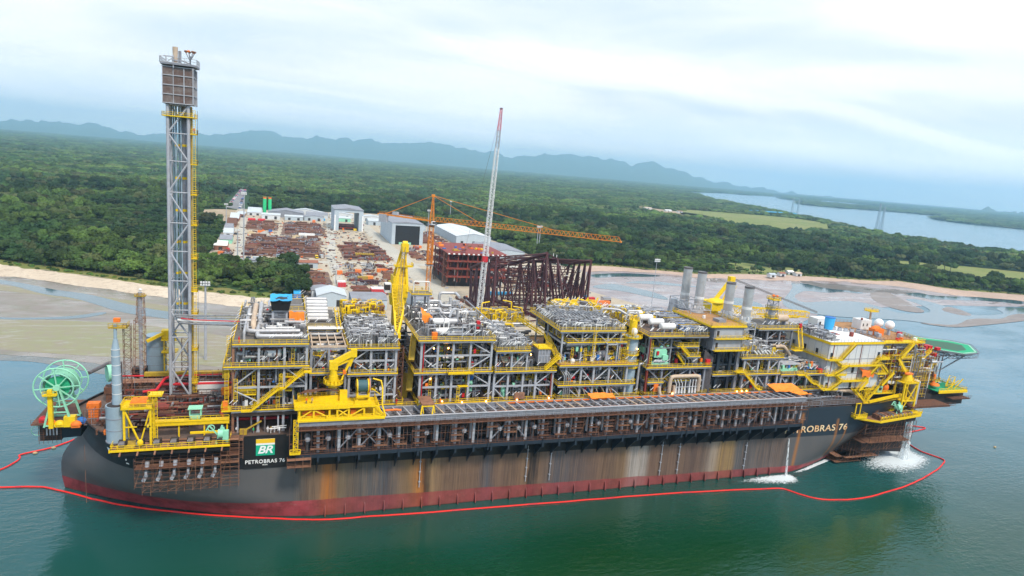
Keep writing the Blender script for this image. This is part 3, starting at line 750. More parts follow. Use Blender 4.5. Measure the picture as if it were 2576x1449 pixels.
def mat_hull():
    m, n, l, b = newmat('hull_paint'); B = NB(m)
    geo = B.node('ShaderNodeNewGeometry').outputs['Position']; s = B.node('ShaderNodeSeparateXYZ', {0: geo}); X, Z = s.outputs[0], s.outputs[2]
    trim = B.math('SUBTRACT', B.math('MULTIPLY', B.math('SUBTRACT', X, 52.), -.0155), B.math('MULTIPLY', B.math('MAXIMUM', B.math('SUBTRACT', 42., X), 0.), .055))
    wob = B.math('MULTIPLY', B.math('SUBTRACT', B.noise(B.mapping(geo, (.12,.12,.5)), 1., 5, .65), .5), .9)
    redtop = B.math('ADD', B.math('ADD', trim, 5.3), wob)
    isred = B.mr(B.math('SUBTRACT', redtop, Z), -.06, .06)
    bandz = B.math('ADD', B.math('MULTIPLY', B.math('SUBTRACT', X, 52.), -.0116), 15.6)
    isblk = B.mr(B.math('SUBTRACT', Z, bandz), -.07, .07)
    # rusty run-down streaks along the flat side
    vx = B.mapping(geo, (.30,.30,.018)); vf = B.mapping(geo, (2.6,2.6,.06))
    s1 = B.noise(vx, 1., 5, .6, .4); s2 = B.noise(vf, 1., 4, .7)
    xr = B.math('DIVIDE', B.math('ADD', B.math('SUBTRACT', X, 60.), B.math('MULTIPLY', B.math('SUBTRACT', B.noise(B.mapping(geo, (.25,.25,.12)), 1., 4, .6), .5), 2.2)), 180.)
    g0 = (.085,.082,.09); br = (.155,.095,.07); br2 = (.21,.125,.075); och = (.28,.165,.07); rst = (.50,.17,.025); dk = (.012,.011,.012); wh = (.38,.34,.31); bl = (.085,.088,.105)
    st = [(0,g0),(.02,(.11,.09,.075)),(.045,br2),(.055,rst),(.063,rst),(.075,(.17,.12,.07)),(.11,(.11,.10,.095)),(.15,bl),(.185,och),(.205,rst),(.212,dk),(.222,(.30,.19,.10)),(.24,br2),(.30,br),(.315,bl),(.33,br),(.387,br2),(.391,dk),(.404,dk),(.409,br2),(.44,bl),(.52,br),(.575,(.20,.125,.07)),(.59,wh),(.615,wh),(.628,br),(.74,(.13,.085,.07)),(.765,(.33,.27,.22)),(.785,(.30,.19,.08)),(.81,(.29,.19,.085)),(.82,(.09,.095,.105)),(1.0,br)]
    side = B.ramp(xr, st[:32])
    side = B.mix(B.mr(s1, .42, .66, 0, .45), side, (.07,.05,.05,1)); side = B.mix(B.mr(s2, .47, .62, 0, .42), side, (.25,.16,.10,1))
    # plate seams: fine vertical grid
    br_ = B.node('ShaderNodeTexBrick', {'Vector': B.mapping(geo, (1,1,1), (radians(90),0,0)), 'Scale': 1., 'Mortar Size': .03, 'Brick Width': 2.6, 'Row Height': 2.3, 'Color1': (1,1,1,1), 'Color2': (.93,.93,.93,1), 'Mortar': (.82,.82,.82,1)})
    s3 = B.noise(B.mapping(geo, (5.5,5.5,.05)), 1., 3, .7); side = B.mix(B.mr(s3, .55, .66, 0, .75), side, (.05,.035,.03,1))
    side = B.node('ShaderNodeMixRGB', {0: .8, 1: side, 2: br_.outputs[0]}, blend_type='MULTIPLY').outputs[0]
    mid = B.math('MULTIPLY', B.mr(X, 60.5, 64), B.mr(X, 231, 226))
    ends = B.mix(B.mr(B.noise(B.mapping(geo, (.15,.15,.05)), 1., 5, .6), .4, .7, 0, .6), (.098,.096,.10,1), (.13,.115,.11,1))
    # orange streaks on the right quarter
    def streak(xc, slope, w, z0, z1):
        c = B.math('SUBTRACT', B.math('ADD', X, B.math('MULTIPLY', B.math('SUBTRACT', Z, 10.), slope)), xc)
        f = B.math('SUBTRACT', 1., B.math('DIVIDE', B.math('ABSOLUTE', c), w)); f = B.math('MULTIPLY', B.mr(f, 0, 1), B.mr(s2, .25, .6, .35, 1.))
        return B.math('MULTIPLY', f, B.math('MULTIPLY', B.mr(Z, z1, z1-1), B.mr(Z, z0, z0+2)))
    grey = B.mix(mid, ends, side)
    for a in ((233.4,-.06,1.1,0,23),(250.5,-.02,.9,2,20),(255,-.02,.7,2,17),(266.2,-.35,1.7,0,22)): grey = B.mix(streak(*a), grey, (.38,.15,.035,1))
    blk = B.mix(B.mr(B.noise(B.mapping(geo, (.4,.4,.08)), 1., 5, .6), .45, .75, 0, .6), (.010,.012,.017,1), (.030,.026,.028,1))
    blk = B.mix(B.mr(X, 225, 235), blk, (.017,.030,.046,1))
    for a in ((233.4,-.06,1.1,0,23),(250.5,-.02,.9,2,20),(255,-.02,.7,2,17),(266.2,-.35,1.7,0,22)): blk = B.mix(streak(*a), blk, (.33,.13,.035,1))
    red = B.mix(B.mr(B.noise(B.mapping(geo, (.3,.3,.3)), 1., 6, .65), .4, .62), (.36,.06,.07,1), (.20,.03,.035,1))
    red = B.mix(B.mr(B.noise(B.mapping(geo, (.2,.2,.9)), 2., 4, .7), .6, .72, 0, .6), red, (.30,.16,.13,1))
    red = B.mix(B.math('MULTIPLY', B.math('MULTIPLY', mid, .55), B.mr(xr, .02, .06)), red, B.mix(.5, side, (.20,.03,.03,1)))
    col = B.mix(isred, B.mix(isblk, grey, blk), red)
    # dark foot at the water: wet plating plus painted hull shadow and reflection
    l.new(B.mix(B.mr(B.math('ADD', Z, wob), .35, .1, 0, .8), col, (.03,.03,.02,1)), b.inputs['Base Color'])
    b.inputs['Roughness'].default_value = .5; b.inputs['Specular IOR Level'].default_value = .4
    return m
MATS['hull'] = mat_hull()
ship = Thing('production_ship', 'huge black oil production ship with red boot top and rust streaked side', 'ship', (156, 0, 0))
mb = MB('hull'); rings = []
for q in LV:
    near = outline(q[0]); far = [(x, -y) for x, y in near[::-1]][1:-1]
    rings.append([(x, y, q[0]) for x, y in near+far])
k = len(rings[0]); P = [p for r in rings for p in r]
F = [(i*k+j, i*k+(j+1) % k, (i+1)*k+(j+1) % k, (i+1)*k+j) for i in range(len(rings)-1) for j in range(k)]
mb.add(P, F); mb.m('deckplate'); deckpoly = [(x, y) for x, y, z in rings[-1]]
mb.add([(x, y, 24.1) for x, y in deckpoly], [tuple(range(k))])
mb.m('black')
for i in range(k):  # bulwark lip
    if not (rings[-1][i][1] < 0 and 40 < rings[-1][i][0] < 255): mb.beam(rings[-1][i], rings[-1][(i+1) % k], .4, .5)
hull_o = ship.part('hull', mb)
# seam lines, side fins at the water line, draught lines
mb = MB('hull')
for i in range(30):
    x = 70+i*5.45
    if x > 226: break
    mb.add([(x-.1,-28.4,3.2),(x-.1,-29.1,2.2),(x-.1,-29.6,-.5),(x-.1,-28.4,-.5),(x+.1,-28.4,3.2),(x+.1,-29.1,2.2),(x+.1,-29.6,-.5),(x+.1,-28.4,-.5)], [(0,1,2,3),(7,6,5,4),(0,4,5,1),(1,5,6,2),(2,6,7,3)])
ship.part('bilge_fins', mb, kind=None)
# ---- lettering
def text_mesh(txt, size, matname, extr=.06, shear=0., bold=0.0, sx=1.0, spacing=1.0):
    cu = bpy.data.curves.new('lettering', 'FONT'); cu.body = txt; cu.size = size; cu.extrude = extr; cu.shear = shear; cu.offset = bold; cu.space_character = spacing; cu.align_x = 'LEFT'
    ob = bpy.data.objects.new('lettering', cu); COL.objects.link(ob)
    bpy.context.view_layer.update()
    me = bpy.data.meshes.new_from_object(ob.evaluated_get(bpy.context.evaluated_depsgraph_get())); bpy.data.objects.remove(ob); bpy.data.curves.remove(cu)
    for v in me.vertices: v.co.x *= sx
    me.materials.clear(); me.materials.append(M(matname)); return me
def put_text(name, me, x, y, z, w=None, parent=None, rz=0., h=None):
    xs = [v.co.x for v in me.vertices]; ys = [v.co.y for v in me.vertices]
    kx = w/(max(xs)-min(xs)) if w else 1; ky = h/(max(ys)-min(ys)) if h else kx
    x0, y0 = min(xs), min(ys); pl = parent_loc(parent)
    ca, sa = cos(rz), sin(rz)
    for v in me.vertices:
        a, b_, c = (v.co.x-x0)*kx, (v.co.y-y0)*ky, v.co.z
        v.co = (x+a*ca+c*sa-pl[0], y+a*sa-c*ca-pl[1], z+b_-pl[2])
    o = bpy.data.objects.new(name, me); COL.objects.link(o); o.parent = parent; return o
def parent_loc(p):
    return tuple(p.location) if p is not None and p.parent is None else (tuple(p.parent.location) if p is not None else (0,0,0))
TABLE['letterwhite'] = ((.85,.85,.85), .5, 0, (.7,.7,.7), .2, 1.)
TABLE['letterrusty'] = ((.80,.66,.42), .6, 0, (.62,.24,.06), .8, .35)
TABLE['logoyellow'] = ((.85,.52,.02), .5, 0, (.75,.45,.02), .2, 1.)
TABLE['logogreen'] = ((.01,.40,.24), .5, 0, (.01,.34,.2), .2, 1.)
mb = MB('black'); mb.box(48.8,59.4,-28.75,-28.4,15.7,24.9); panel = ship.part('name_panel', mb)
put_text('name_lettering', text_mesh('PETROBRAS 76', 1, 'letterwhite', .04, 0, .014, 1.25, 1.12), 49.2, -28.82, 17.15, 9.9, ship.o, 0, 1.05)
put_text('small_lettering', text_mesh('BRASIL', 1, 'letterwhite', .03, 0, .01, 1.2), 53.5, -28.82, 16.55, 1.3, ship.o, 0, .3)
mb = MB('letterwhite'); mb.box(51.8,56.5,-28.84,-28.7,19.4,24.0); lg = ship.part('emblem_board', mb)
mb = MB('logoyellow'); mb.box(51.8,56.5,-28.92,-28.83,22.85,24.0); mb.m('logogreen').box(51.8,56.5,-28.92,-28.83,19.4,22.35)
mb.m('letterwhite').box(51.8,56.5,-28.92,-28.83,22.35,22.85); o = mb.build('emblem_field', lg, ship.loc)
put_text('emblem_lettering', text_mesh('BR', 1, 'letterwhite', .05, .28, .022, 1.25, .95), 52.3, -28.97, 20.0, 3.75, lg, 0, 2.1)
# right hand name, following the shell
rt = text_mesh('PETROBRAS 76', 1, 'letterrusty', .0, 0, .016, 1.0, 1.08)
xs = [v.co.x for v in rt.vertices]; ys = [v.co.y for v in rt.vertices]; kx = 28.5/(max(xs)-min(xs)); ky = 2.5/(max(ys)-min(ys)); mx, my = min(xs), min(ys)
for v in rt.vertices:
    a = (v.co.x-mx)*kx; x = 227+a; z = 15.1+(v.co.y-my)*ky-.0*a
    y = hull_y(min(x, 300), z)-.16; v.co = (x-156, y, z)
o = bpy.data.objects.new('name_lettering', rt); COL.objects.link(o); o.parent = ship.o; o['label'] = 'rust stained name lettering, its first letters hidden behind scaffolding'
mb = MB('letterwhite'); mb.add([(16.0,-24.3,18.6),(17.6,-25.0,18.0),(17.2,-25.1,19.6),(16.2,-24.6,20.0)], [(0,1,2,3)])
# small white bow marks
def onhull(x, z, d=.15): return (x, hull_y(x, z)-d, z)
mb = MB('letterwhite'); mb.add([onhull(15.7,18.9), onhull(17.3,18.0), onhull(17.0,19.2), onhull(16.0,19.9), onhull(15.2,19.9)], [(0,1,2,3,4)])
mb.add([onhull(20.6,17.2), onhull(21.4,17.1), onhull(21.3,17.5), onhull(20.7,17.6)], [(0,1,2,3)]); mb.add([onhull(20.4,18.2), onhull(20.8,18.2), onhull(20.8,18.8), onhull(20.5,18.6)], [(0,1,2,3)])
ship.part('bow_mark', mb)
# vertical white sounding pipes with clips down the side
for x, z0, z1 in ((96.2,6.5,19),(129.3,5.5,17.2),(137.2,5.2,19.5),(177,3.5,15.5),(183.8,3.5,14.5),(211,3,13),(8,0,17)):
    mb = MB('lightgrey' if x > 20 else 'rustlight'); y = hull_y(x, 8)-.5; mb.tube((x, y, z0), (x, y, z1), .13 if x > 20 else .05, 5)
    if x > 20:
        for i in range(4): mb.box(x-.28, x+.28, y-.12, y+.5, z0+(z1-z0)*(i+.5)/4, z0+(z1-z0)*(i+.5)/4+.25)
    ship.part('sounding_pipe', mb)
# ---- riser balcony with brackets, posts and the long travelling track
BX0, BX1 = 62., 228.
def balcony():
    root = MB('navy'); root.box(BX0, BX1, -34.3, -28.4, 20.2, 21.3)
    for s_ in (99.5, 114.5, 131.5, 147.5, 164.5, 181.5, 198.5): root.box(s_-.15, s_+.15, -34.6, -28.4, 19.3, 21.5)
    n = 31; step = (BX1-BX0)/n
    for i in range(n+1):
        x = BX0+i*step
        root.add([(x-.12,-28.4,20.2),(x-.12,-34.1,20.2),(x-.12,-34.1,19.3),(x-.12,-29.2,14.4),(x-.12,-28.4,13.2),(x+.12,-28.4,20.2),(x+.12,-34.1,20.2),(x+.12,-34.1,19.3),(x+.12,-29.2,14.4),(x+.12,-28.4,13.2)],
                 [(0,1,2,3,4),(9,8,7,6,5),(1,6,7,2),(2,7,8,3),(3,8,9,4)])
        root.box(x-.3, x+.3, -34.45, -34.25, 19.0, 21.4)
    rb = ship.part('riser_balcony', root)
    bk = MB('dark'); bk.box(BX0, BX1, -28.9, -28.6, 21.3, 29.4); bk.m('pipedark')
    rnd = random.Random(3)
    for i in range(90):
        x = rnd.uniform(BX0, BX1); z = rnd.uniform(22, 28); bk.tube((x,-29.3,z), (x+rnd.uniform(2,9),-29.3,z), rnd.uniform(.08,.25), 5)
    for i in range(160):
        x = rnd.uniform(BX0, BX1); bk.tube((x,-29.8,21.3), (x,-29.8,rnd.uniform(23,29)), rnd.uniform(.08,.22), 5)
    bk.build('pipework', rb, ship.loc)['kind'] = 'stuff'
    rl = MB('rust'); rl.rail([(BX0,-34.2,21.3),(BX1,-34.2,21.3)], 1.1, .07, 2.0, .2); rl.build('railing', rb, ship.loc)
    for i in range(n+1):                        # grey posts carrying the track
        x = BX0+i*step; p = MB('lightgrey'); p.box(x-.35, x+.35, -33.3, -32.6, 21.3, 29.2); p.box(x-.3,x+.3,-30.2,-29.6,21.3,29.2); p.box(x-.6,x+.6,-33.4,-32.5,28.4,29.2)
        p.build('post', rb, ship.loc)
    for i in (3,4,11,20,28):
        x = BX0+i*step; p = MB('grey'); p.tube((x,-33.2,28), (x+step,-33.2,22), .2, 6); p.tube((x,-33.2,28), (x-step,-33.2,22), .2, 6); p.build('brace', rb, ship.loc)
    for i in range(n):                          # riser hang-off flanges
        if i % 2 == 0 or i % 5 == 1:
            x = BX0+(i+.5)*step+rnd.uniform(-.4,.4); f = MB('grey'); f.tube((x,-33.5,25.2), (x,-31,25.2), .72, 14); f.m('lightgrey').tube((x,-33.62,25.2),(x,-33.5,25.2),.5,14); f.m('pipedark').tube((x,-32,25.2),(x,-32,21.3),.3,8)
            f.build('riser_flange', rb, ship.loc)
    sc_ = MB('rust'); rnd = random.Random(11)   # scaffold planks and tubes round each post
    for i in range(n+1):
        x = BX0+i*step
        for z in (22.6, 24.3, 26.2, 27.9):
            if rnd.random() < .62:
                a, b_ = x-rnd.uniform(1.2, 2.1), x+rnd.uniform(1.2, 2.1); sc_.m('rust' if rnd.random() < .6 else 'rustlight'); sc_.box(a, b_, -34.5, -33.5, z, z+.12); sc_.beam((a,-34.5,z+1),(b_,-34.5,z+1),.06); sc_.beam((a,-34.5,z+.5),(b_,-34.5,z+.5),.06)
        for dx in (-1.9, -.9, 1.0, 2.0): sc_.m('rustlight' if rnd.random() < .3 else 'rust').beam((x+dx,-34.5,21.3),(x+dx,-34.5,29.4),.07)
        if rnd.random() < .6: sc_.beam((x+.9,-34.5,22),(x+3.5,-34.5,28.8),.07)
    sc_.m('rust')
    for z in (28.7, 29.0, 22.1, 25.5): sc_.beam((BX0,-34.6,z), (BX1,-34.6,z), .08)
    sc_.m('rust').box(BX0, BX1, -35.4, -34.5, 28.35, 28.5); sc_.rail([(BX0,-35.4,28.5),(BX1,-35.4,28.5)], 1.1, .06, 1.8, 0)
    sc_.build('scaffolding', rb, ship.loc)
    # track
    tk = MB('grey'); tk.box(BX0, BX1, -34.6, -34.2, 29.2, 30.9); tk.box(BX0, BX1, -27.2, -26.8, 29.2, 30.7); tk.m('pipedark').box(BX0, BX1, -34.2, -27.2, 29.2, 29.5)
    tk.m('dark').box(BX0,BX1,-26.8,-25.4,29.6,29.9); tk.m('orange').box(BX0+52, BX1, -34.05, -33.9, 30.6, 30.95); tk.box(BX0+60, BX1, -27.5, -27.35, 30.5, 30.9)
    tk.m('lightgrey').box(BX0,BX1,-34.95,-34.1,30.9,31.0); tk.m('grey').box(BX0,BX1,-27.3,-26.3,30.7,30.8)
    track = tk.build('track', ship.o, ship.loc)
    for i in range(53):
        x = 66+i*3.08; cm = 'cream' if i % 7 in (3, 4) else 'lightgrey'
        c_ = MB(cm); c_.beam((x+1.2,-34.2,30.75), (x,-27.2,30.75), .42, .3); c_.build('crossbar', track, ship.loc)
    cl = MB('grey'); rnd = random.Random(4)
    for i in range(53):
        x = 67.5+i*3.08; cl.box(x, x+1.0, -29.2, -28.2, 29.5, 30.2); cl.box(x+.3, x+.9, -32.5, -31.9, 29.5, 29.9)
    for y in (-31.5,-30.2,-28.6): cl.m('pipedark').tube((BX0,y,29.8),(BX1,y,29.8),.12,5)
    cl.m('pipedark').tube((BX0,-25.9,30.1),(BX1,-25.9,30.1),.18,5); cl.tube((BX0,-26.4,30.2),(BX1,-26.4,30.2),.12,5)
    cl.build('rollers', track, ship.loc)
    rl = MB('lightgrey'); rl.rail([(86,-34.9,29.3),(BX1,-34.9,29.3)], 1.3, .05, 1.4, 0); rl.build('railing', track, ship.loc)
balcony()
# dark process deck under the modules, side screens, deck clutter of the open main deck
mb = MB('deckplate'); mb.box(46, 249, -24.6, 25, 28.9, 29.7); mb.m('dark'); mb.box(62, 247, -24.2, 24, 24.1, 28.9) if False else None
rnd = random.Random(21)
for i in range(60):
    x = 47+i*3.4
    for y in (-24, 0, 23): mb.m('lightgrey' if i % 3 == 0 else 'pipedark').box(x-.2, x+.2, y-.2, y+.2, 24.1, 28.9)
ship.part('process_deck', mb)
def pipes(mb, x0, x1, y0, y1, z0, z1, n, rnd, rmin=.08, rmax=.3, mats=('pipe','pipe','pipe','pipedark','insulation','grey'), mode='mix'):
    for i in range(n):
        mb.m(rnd.choice(mats)); r = rnd.uniform(rmin, rmax) if rnd.random() < .8 else rmax
        x, y, z = rnd.uniform(x0, x1), rnd.uniform(y0, y1), rnd.uniform(z0+.3, z1-.3); k = rnd.random()
        cl = lambda v, a, b: max(a, min(b, v))
        if mode == 'top' or k < .35:              # riser with swan neck
            zt = rnd.uniform(z0+1.2, z1); dx = rnd.uniform(.5, 2.5)*rnd.choice((-1,1)); dy = rnd.uniform(.5,2)*rnd.choice((-1,1,0))
            mb.path([(x,y,z0),(x,y,zt),(cl(x+dx,x0,x1),y,zt),(cl(x+dx,x0,x1),cl(y+dy,y0,y1),zt),(cl(x+dx,x0,x1),cl(y+dy,y0,y1),max(z0,zt-rnd.uniform(.8,4)))], r*.8, 5)
        elif k < .7:
            L_ = rnd.uniform(2, 8); x2 = cl(x+L_, x0, x1); pts = [(x,y,z0 if rnd.random() < .3 else z),(x,y,z),(x2,y,z)]
            if rnd.random() < .5: pts.append((x2,y,cl(z+rnd.uniform(-2,2), z0, z1)))
            mb.path(pts, r, 6)
        elif k < .88:
            y2 = cl(y+rnd.uniform(2,8), y0, y1); mb.path([(x,y,z),(x,y2,z),(x,y2,cl(z-rnd.uniform(1,3), z0, z1))], r, 6)
        else:                                     # valve / small pot
            mb.tube((x,y,z0), (x,y,z0+rnd.uniform(.8,1.8)), r*1.6, 8); mb.tube((x,y,z0+1),(x+.5,y,z0+1.3),.25,6)
# ---- open deck at the left end: pipe runs, hatches, winches
mb = MB('pipedark'); rnd = random.Random(8)
dk_l = MB('grey')
pipes(dk_l, 12, 47, -21, 22, 24.1, 27.3, 420, rnd, .08, .28, ('pipedark','rust','pipe','rust','maroon','dark','redprimer'))
for i in range(26):
    y = rnd.uniform(-20, 24); x = rnd.uniform(10,30); dk_l.m(rnd.choice(('rust','maroon','pipedark','rustlight'))).box(x, x+rnd.uniform(5,18), y, y+.4, 25.6+rnd.uniform(0,1.5), 26.0+rnd.uniform(.2,1.5))
for i in range(18):
    x, y = rnd.uniform(12,44), rnd.uniform(-20,22); dk_l.m('rust').rail([(x,y,26.5),(x+rnd.uniform(4,10),y,26.5)], 1.1, .06, 1.6, 0)
ship.part('deck_pipework', dk_l, kind='stuff')
for pts, r in (([(24,6,28),(31,5,28.2),(46,5,28.2)], .45), ([(20,2,27.2),(23.5,2,27.6),(25,6,29.6),(27,8,30)], .4), ([(43,-15,29.5),(42.2,-16,27),(43.5,-18,25.6),(60,-18,25.4)], .38), ([(12,16,27.5),(30,15,27.5),(47,13,28.5)], .3)):
    p = MB('red'); p.path(pts, r, 8); ship.part('fire_main', p)
p = MB('oldyellow'); p.box(18,48,15,16.6,27.5,28.6); ship.part('deck_gantry', p)
for x, y, sx, sy_, sz, m_ in ((38,6,9,3,1.4,'white'),(10,-8,3,2.2,1.6,'orange'),(44,12,2,2,1.5,'tarp'),(12,4,4,3,2,'rust'),(16,20,4,3,2.4,'black'),(25,-9,7,4,.5,'redprimer'),(13,12,6,4,.5,'redprimer')):
    p = MB(m_); p.cbox((x,y,26.6), sx, sy_, sz); p.cbox((x,y,24.1), sx*.8, sy_*.8, 2.5); ship.part('deck_box', p)
# stern box on the far left carrying the hose reel
mb = MB('navy'); mb.add([(2.6,-9.4,23.3),(7.3,-9.4,23.6),(7.3,4,23.6),(2.6,4,23.3),(2.6,-9.2,18.9),(6.9,-8.6,18.9),(6.9,4,18.9),(2.6,4,18.9)], [(0,1,2,3),(4,7,6,5),(0,4,5,1),(1,5,6,2),(2,6,7,3),(3,7,4,0)])
mb.m('rust').box(-3.6,9,-11.5,6,23.6,24.0); mb.m('dark').box(-2.4,2.6,-9.2,6,18.4,23.6); mb.m('rust')
for z in (18.4, 20.2, 22): mb.rail([(-2.6,-9.4,z),(2.6,-9.4,z)], 1.1, .07, 1.2, .1)
for i in range(6): mb.beam((-2.5+i,-9.5,17.6),(-2.5+i,-9.5,23.6),.08)
mb.m('lightgrey')
for i in range(4): mb.box(-.8+i*.75,-.45+i*.75,-9.7,-9.5,20,22)
mb.m('rust').rail([(-3.6,-11.5,24),(9,-11.5,24)], 1.1, .06, 1.5, 0); mb.m('mint').circle((-3,-9,21.2), 1.3, .09, 'y', 16)
ship.part('stern_platform', mb)
# right end: tapering raised deck, pipe stubs over the side, low decks
mb = MB('rust'); rnd = random.Random(17)
mb.box(249,312,-14,14,26,26.5); mb.m('dark').box(249,306,-20,20,24.2,26); mb.m('deckplate').box(228,262,-27.5,-24.6,24.6,26.5)
for z in (24.8, 26.6): mb.m('grey').rail([(228,-28,z),(258,-27.6,z)], 1.2, .07, 1.6, .15)
pipes(mb, 228, 252, -27.5, -24, 24.2, 29, 70, rnd, .1, .3, ('pipedark','rust','grey','pipe'))
pipes(mb, 262, 312, -16, 16, 26, 30, 260, rnd, .1, .3, ('pipedark','rust','grey','white','pipe','maroon'))
ship.part('aft_deck', mb)
for dx in (0, 1.2):
    p = MB('cream'); p.path([(250,-22.5+dx,28.5),(258,-24.6+dx,28.5),(260.4+dx,-25.6,27.5),(260.6+dx,-26.2,25)], .55, 8)
    for i in range(9): p.m('white' if i % 2 else 'cream').tube((260.6+dx*.5-i*.12,-26.3,25-i*1.6),(260.55+dx*.5-i*.12,-26.3+i*.12,23.6-i*1.6),.55 if i % 2 else .42,8)
    ship.part('overboard_pipe', p)
# ---- process modules on the ship's deck
def lights_on(mb, pts, rnd, n):
    """slanting tube lamps on short poles"""
    for i in range(n):
        a, b = rnd.choice(list(zip(pts, pts[1:]))); t = rnd.random(); p = V3(a).lerp(V3(b), t)
        mb.m('grey').tube(p, p+Vector((0,0,2.2)), .05, 4); d = Vector((.55, rnd.uniform(-.2,.2), .5)); q = p+Vector((0,0,2.3))
        mb.m('letterwhite').beam(q-d, q+d, .16, .1)
def deck_part(T, x0, x1, y0, y1, z, rnd, mat='grating', edge='yellow', rail=True, sides='flrb', lamps=5, over=.9):
    mb = MB(mat); mb.box(x0, x1, y0, y1, z-.22, z); mb.m('grey')
    for i in range(max(2, int((x1-x0)/3))+1):
        x = x0+.3+(x1-x0-.6)*i/max(2, int((x1-x0)/3)); mb.box(x-.12, x+.12, y0+.2, y1-.2, z-.62, z-.225)
    mb.m('grey').box(x0, x1, y0+.05, y0+.35, z-.75, z-.225)
    mb.m(edge).box(x0-.05, x1+.05, y0-.12, y0-.002, z-.2, z+.06); mb.box(x0-.12, x0-.052, y0, y1, z-.2, z+.06)
    d = T.part('deck', mb)
    if rail:
        r = MB(edge); P = {'f': [(x0,y0,z),(x1,y0,z)], 'l': [(x0,y0,z),(x0,y1,z)], 'r': [(x1,y0,z),(x1,y1,z)], 'b': [(x0,y1,z),(x1,y1,z)]}
        for s_ in sides: r.rail(P[s_], 1.15, .085, 1.8, .12)
        r.build('railing', d, T.loc)
        if lamps:
            l = MB('grey'); lights_on(l, [(x0,y0,z),(x1,y0,z)], rnd, lamps); lights_on(l, [(x0,y0,z),(x0,y1,z)], rnd, lamps); lights_on(l, [(x0,y1,z),(x1,y1,z),(x1,y0,z)], rnd, lamps); l.build('lamp_row', d, T.loc)
    return d
def frame_part(T, xs, ys, z0, z1, levels, mat='lightgrey', brace=(), r=.31, colors=None):
    for j, y in enumerate(ys):
        for i, x in enumerate(xs):
            mb = MB((colors or {}).get(i, mat)); mb.box(x-r, x+r, y-r, y+r, z0, z1-.8); mb.box(x-r-.12,x+r+.12,y-r-.12,y+r+.12,z0,z0+.35)
            if j == 0 or i in (0, len(xs)-1): T.part('column', mb)
    mb = MB(mat)
    for z in levels:
        for y in ys: mb.box(xs[0], xs[-1], y-.2, y+.2, z-.28, z+.22)
        for x in xs: mb.box(x-.2, x+.2, ys[0]+.2, ys[-1], z-.26, z+.2)
    fy = ys[0]
    for (xa, za, xb, zb) in brace: mb.tube((xa, fy, za), (xb, fy, zb), .22, 6)
    T.part('beams', mb)
def shade_back(T, x0, x1, y, z0, z1):  # added dark sheet standing in for the shade deep inside a module
    mb = MB('dark'); mb.box(x0, x1, y, y+.3, z0, z1); T.part('shade_panel', mb)
def equip(T, x0, x1, y0, y1, z, n, rnd, mats=('mint','lightgrey','white','grey','pipe','insulation','orange','red','pipedark','cream')):
    for i in range(n):
        mb = MB(rnd.choice(mats)); x, y = rnd.uniform(x0, x1), rnd.uniform(y0, y1); k = rnd.random()
        if k < .35:
            h = rnd.uniform(1.2,2.6); r = rnd.uniform(.35,.8); mb.tube((x,y,z),(x,y,z+h),r,12); mb.ell((x,y,z+h),r,r,r*.5,12,3,0); mb.tube((x,y,z+h),(x,y,z+h+.8),.1,5); T.part('vertical_vessel', mb)
        elif k < .6:
            L_ = rnd.uniform(1.6,4); r = rnd.uniform(.4,.8); mb.vessel((x,y,z+r+.4),(x+L_,y,z+r+.4),r,12); mb.m('grey').box(x+.3,x+.6,y-.4,y+.4,z,z+.8); mb.box(x+L_-.6,x+L_-.3,y-.4,y+.4,z,z+.8); T.part('horizontal_vessel', mb)
        else:
            sx, sy_, h = rnd.uniform(.8,2.2), rnd.uniform(.8,1.6), rnd.uniform(1,2.3); mb.box(x,x+sx,y,y+sy_,z,z+h); mb.m('grey').box(x+.1,x+sx-.1,y-.06,y,z+.2,z+h*.8); mb.box(x-.05,x+sx+.05,y-.05,y+sy_+.05,z+h,z+h+.08); T.part('cabinet', mb)
def clutter(T, x0, x1, y0, y1, z0, z1, n, rnd, mode='mix', name='pipework', **k):
    mb = MB('pipe'); pipes(mb, x0, x1, y0, y1, z0, z1, int(n*1.45), rnd, mode=mode, **k); o = T.part(name, mb, kind='stuff')
def bigpipe(T, pts, r, mat='insulation', name='pipe', n=10):
    mb = MB(mat); q = [V3(p) for p in pts]; out_ = [q[0]]
    for a, b, c in zip(q, q[1:], q[2:]):
        k = min(r*2.2, (b-a).length*.45, (c-b).length*.45)
        p1 = b+(a-b).normalized()*k; p2 = b+(c-b).normalized()*k; out_ += [p1, p1.lerp(b, .6).lerp(p2.lerp(b,.6), .5), p2]
    out_.append(q[-1]); mb.path(out_, r, n); return T.part(name, mb)
TABLE['lampglow'] = ((1,.55,.2), .5, 0, (1,.5,.2), .1, 1)
def innards(T, x0, x1, z0, z1, n, rnd):
    mb = MB('grey')
    for i in range(n):
        x, y = rnd.uniform(x0, x1-1), rnd.uniform(-23.4, -13); z = rnd.choice((z0, z0, z0+(z1-z0)*.33, z0+(z1-z0)*.55)); s_ = rnd.uniform(.25, .9)
        mb.m(rnd.choice(('yellow','orange','lightgrey','white','red','mint','blue','pipedark','black','insulation','rustlight','darkgreen'))).cbox((x,y,z+rnd.uniform(0,1.2)), s_, s_*.8, s_*rnd.uniform(.6,2.2))
    mb.m('yellow')
    for i in range(max(1, n//9)): x, y, z = rnd.uniform(x0, x1-4), rnd.uniform(-22,-16), z0+(z1-z0)*rnd.choice((.35,.5,.6)); L_ = rnd.uniform(2,4); mb.box(x,x+L_,y,y+1,z-.1,z); mb.rail([(x,y,z),(x+L_,y,z)],1.1,.08,1.2,.2)
    for i in range(max(1, n//16)): x, y = rnd.uniform(x0, x1-1), rnd.uniform(-23.6,-16); mb.ladder((x,y,z0),(x,y,z1-1),.7,(1,0,0),.5)
    T.part('fittings', mb, kind='stuff')
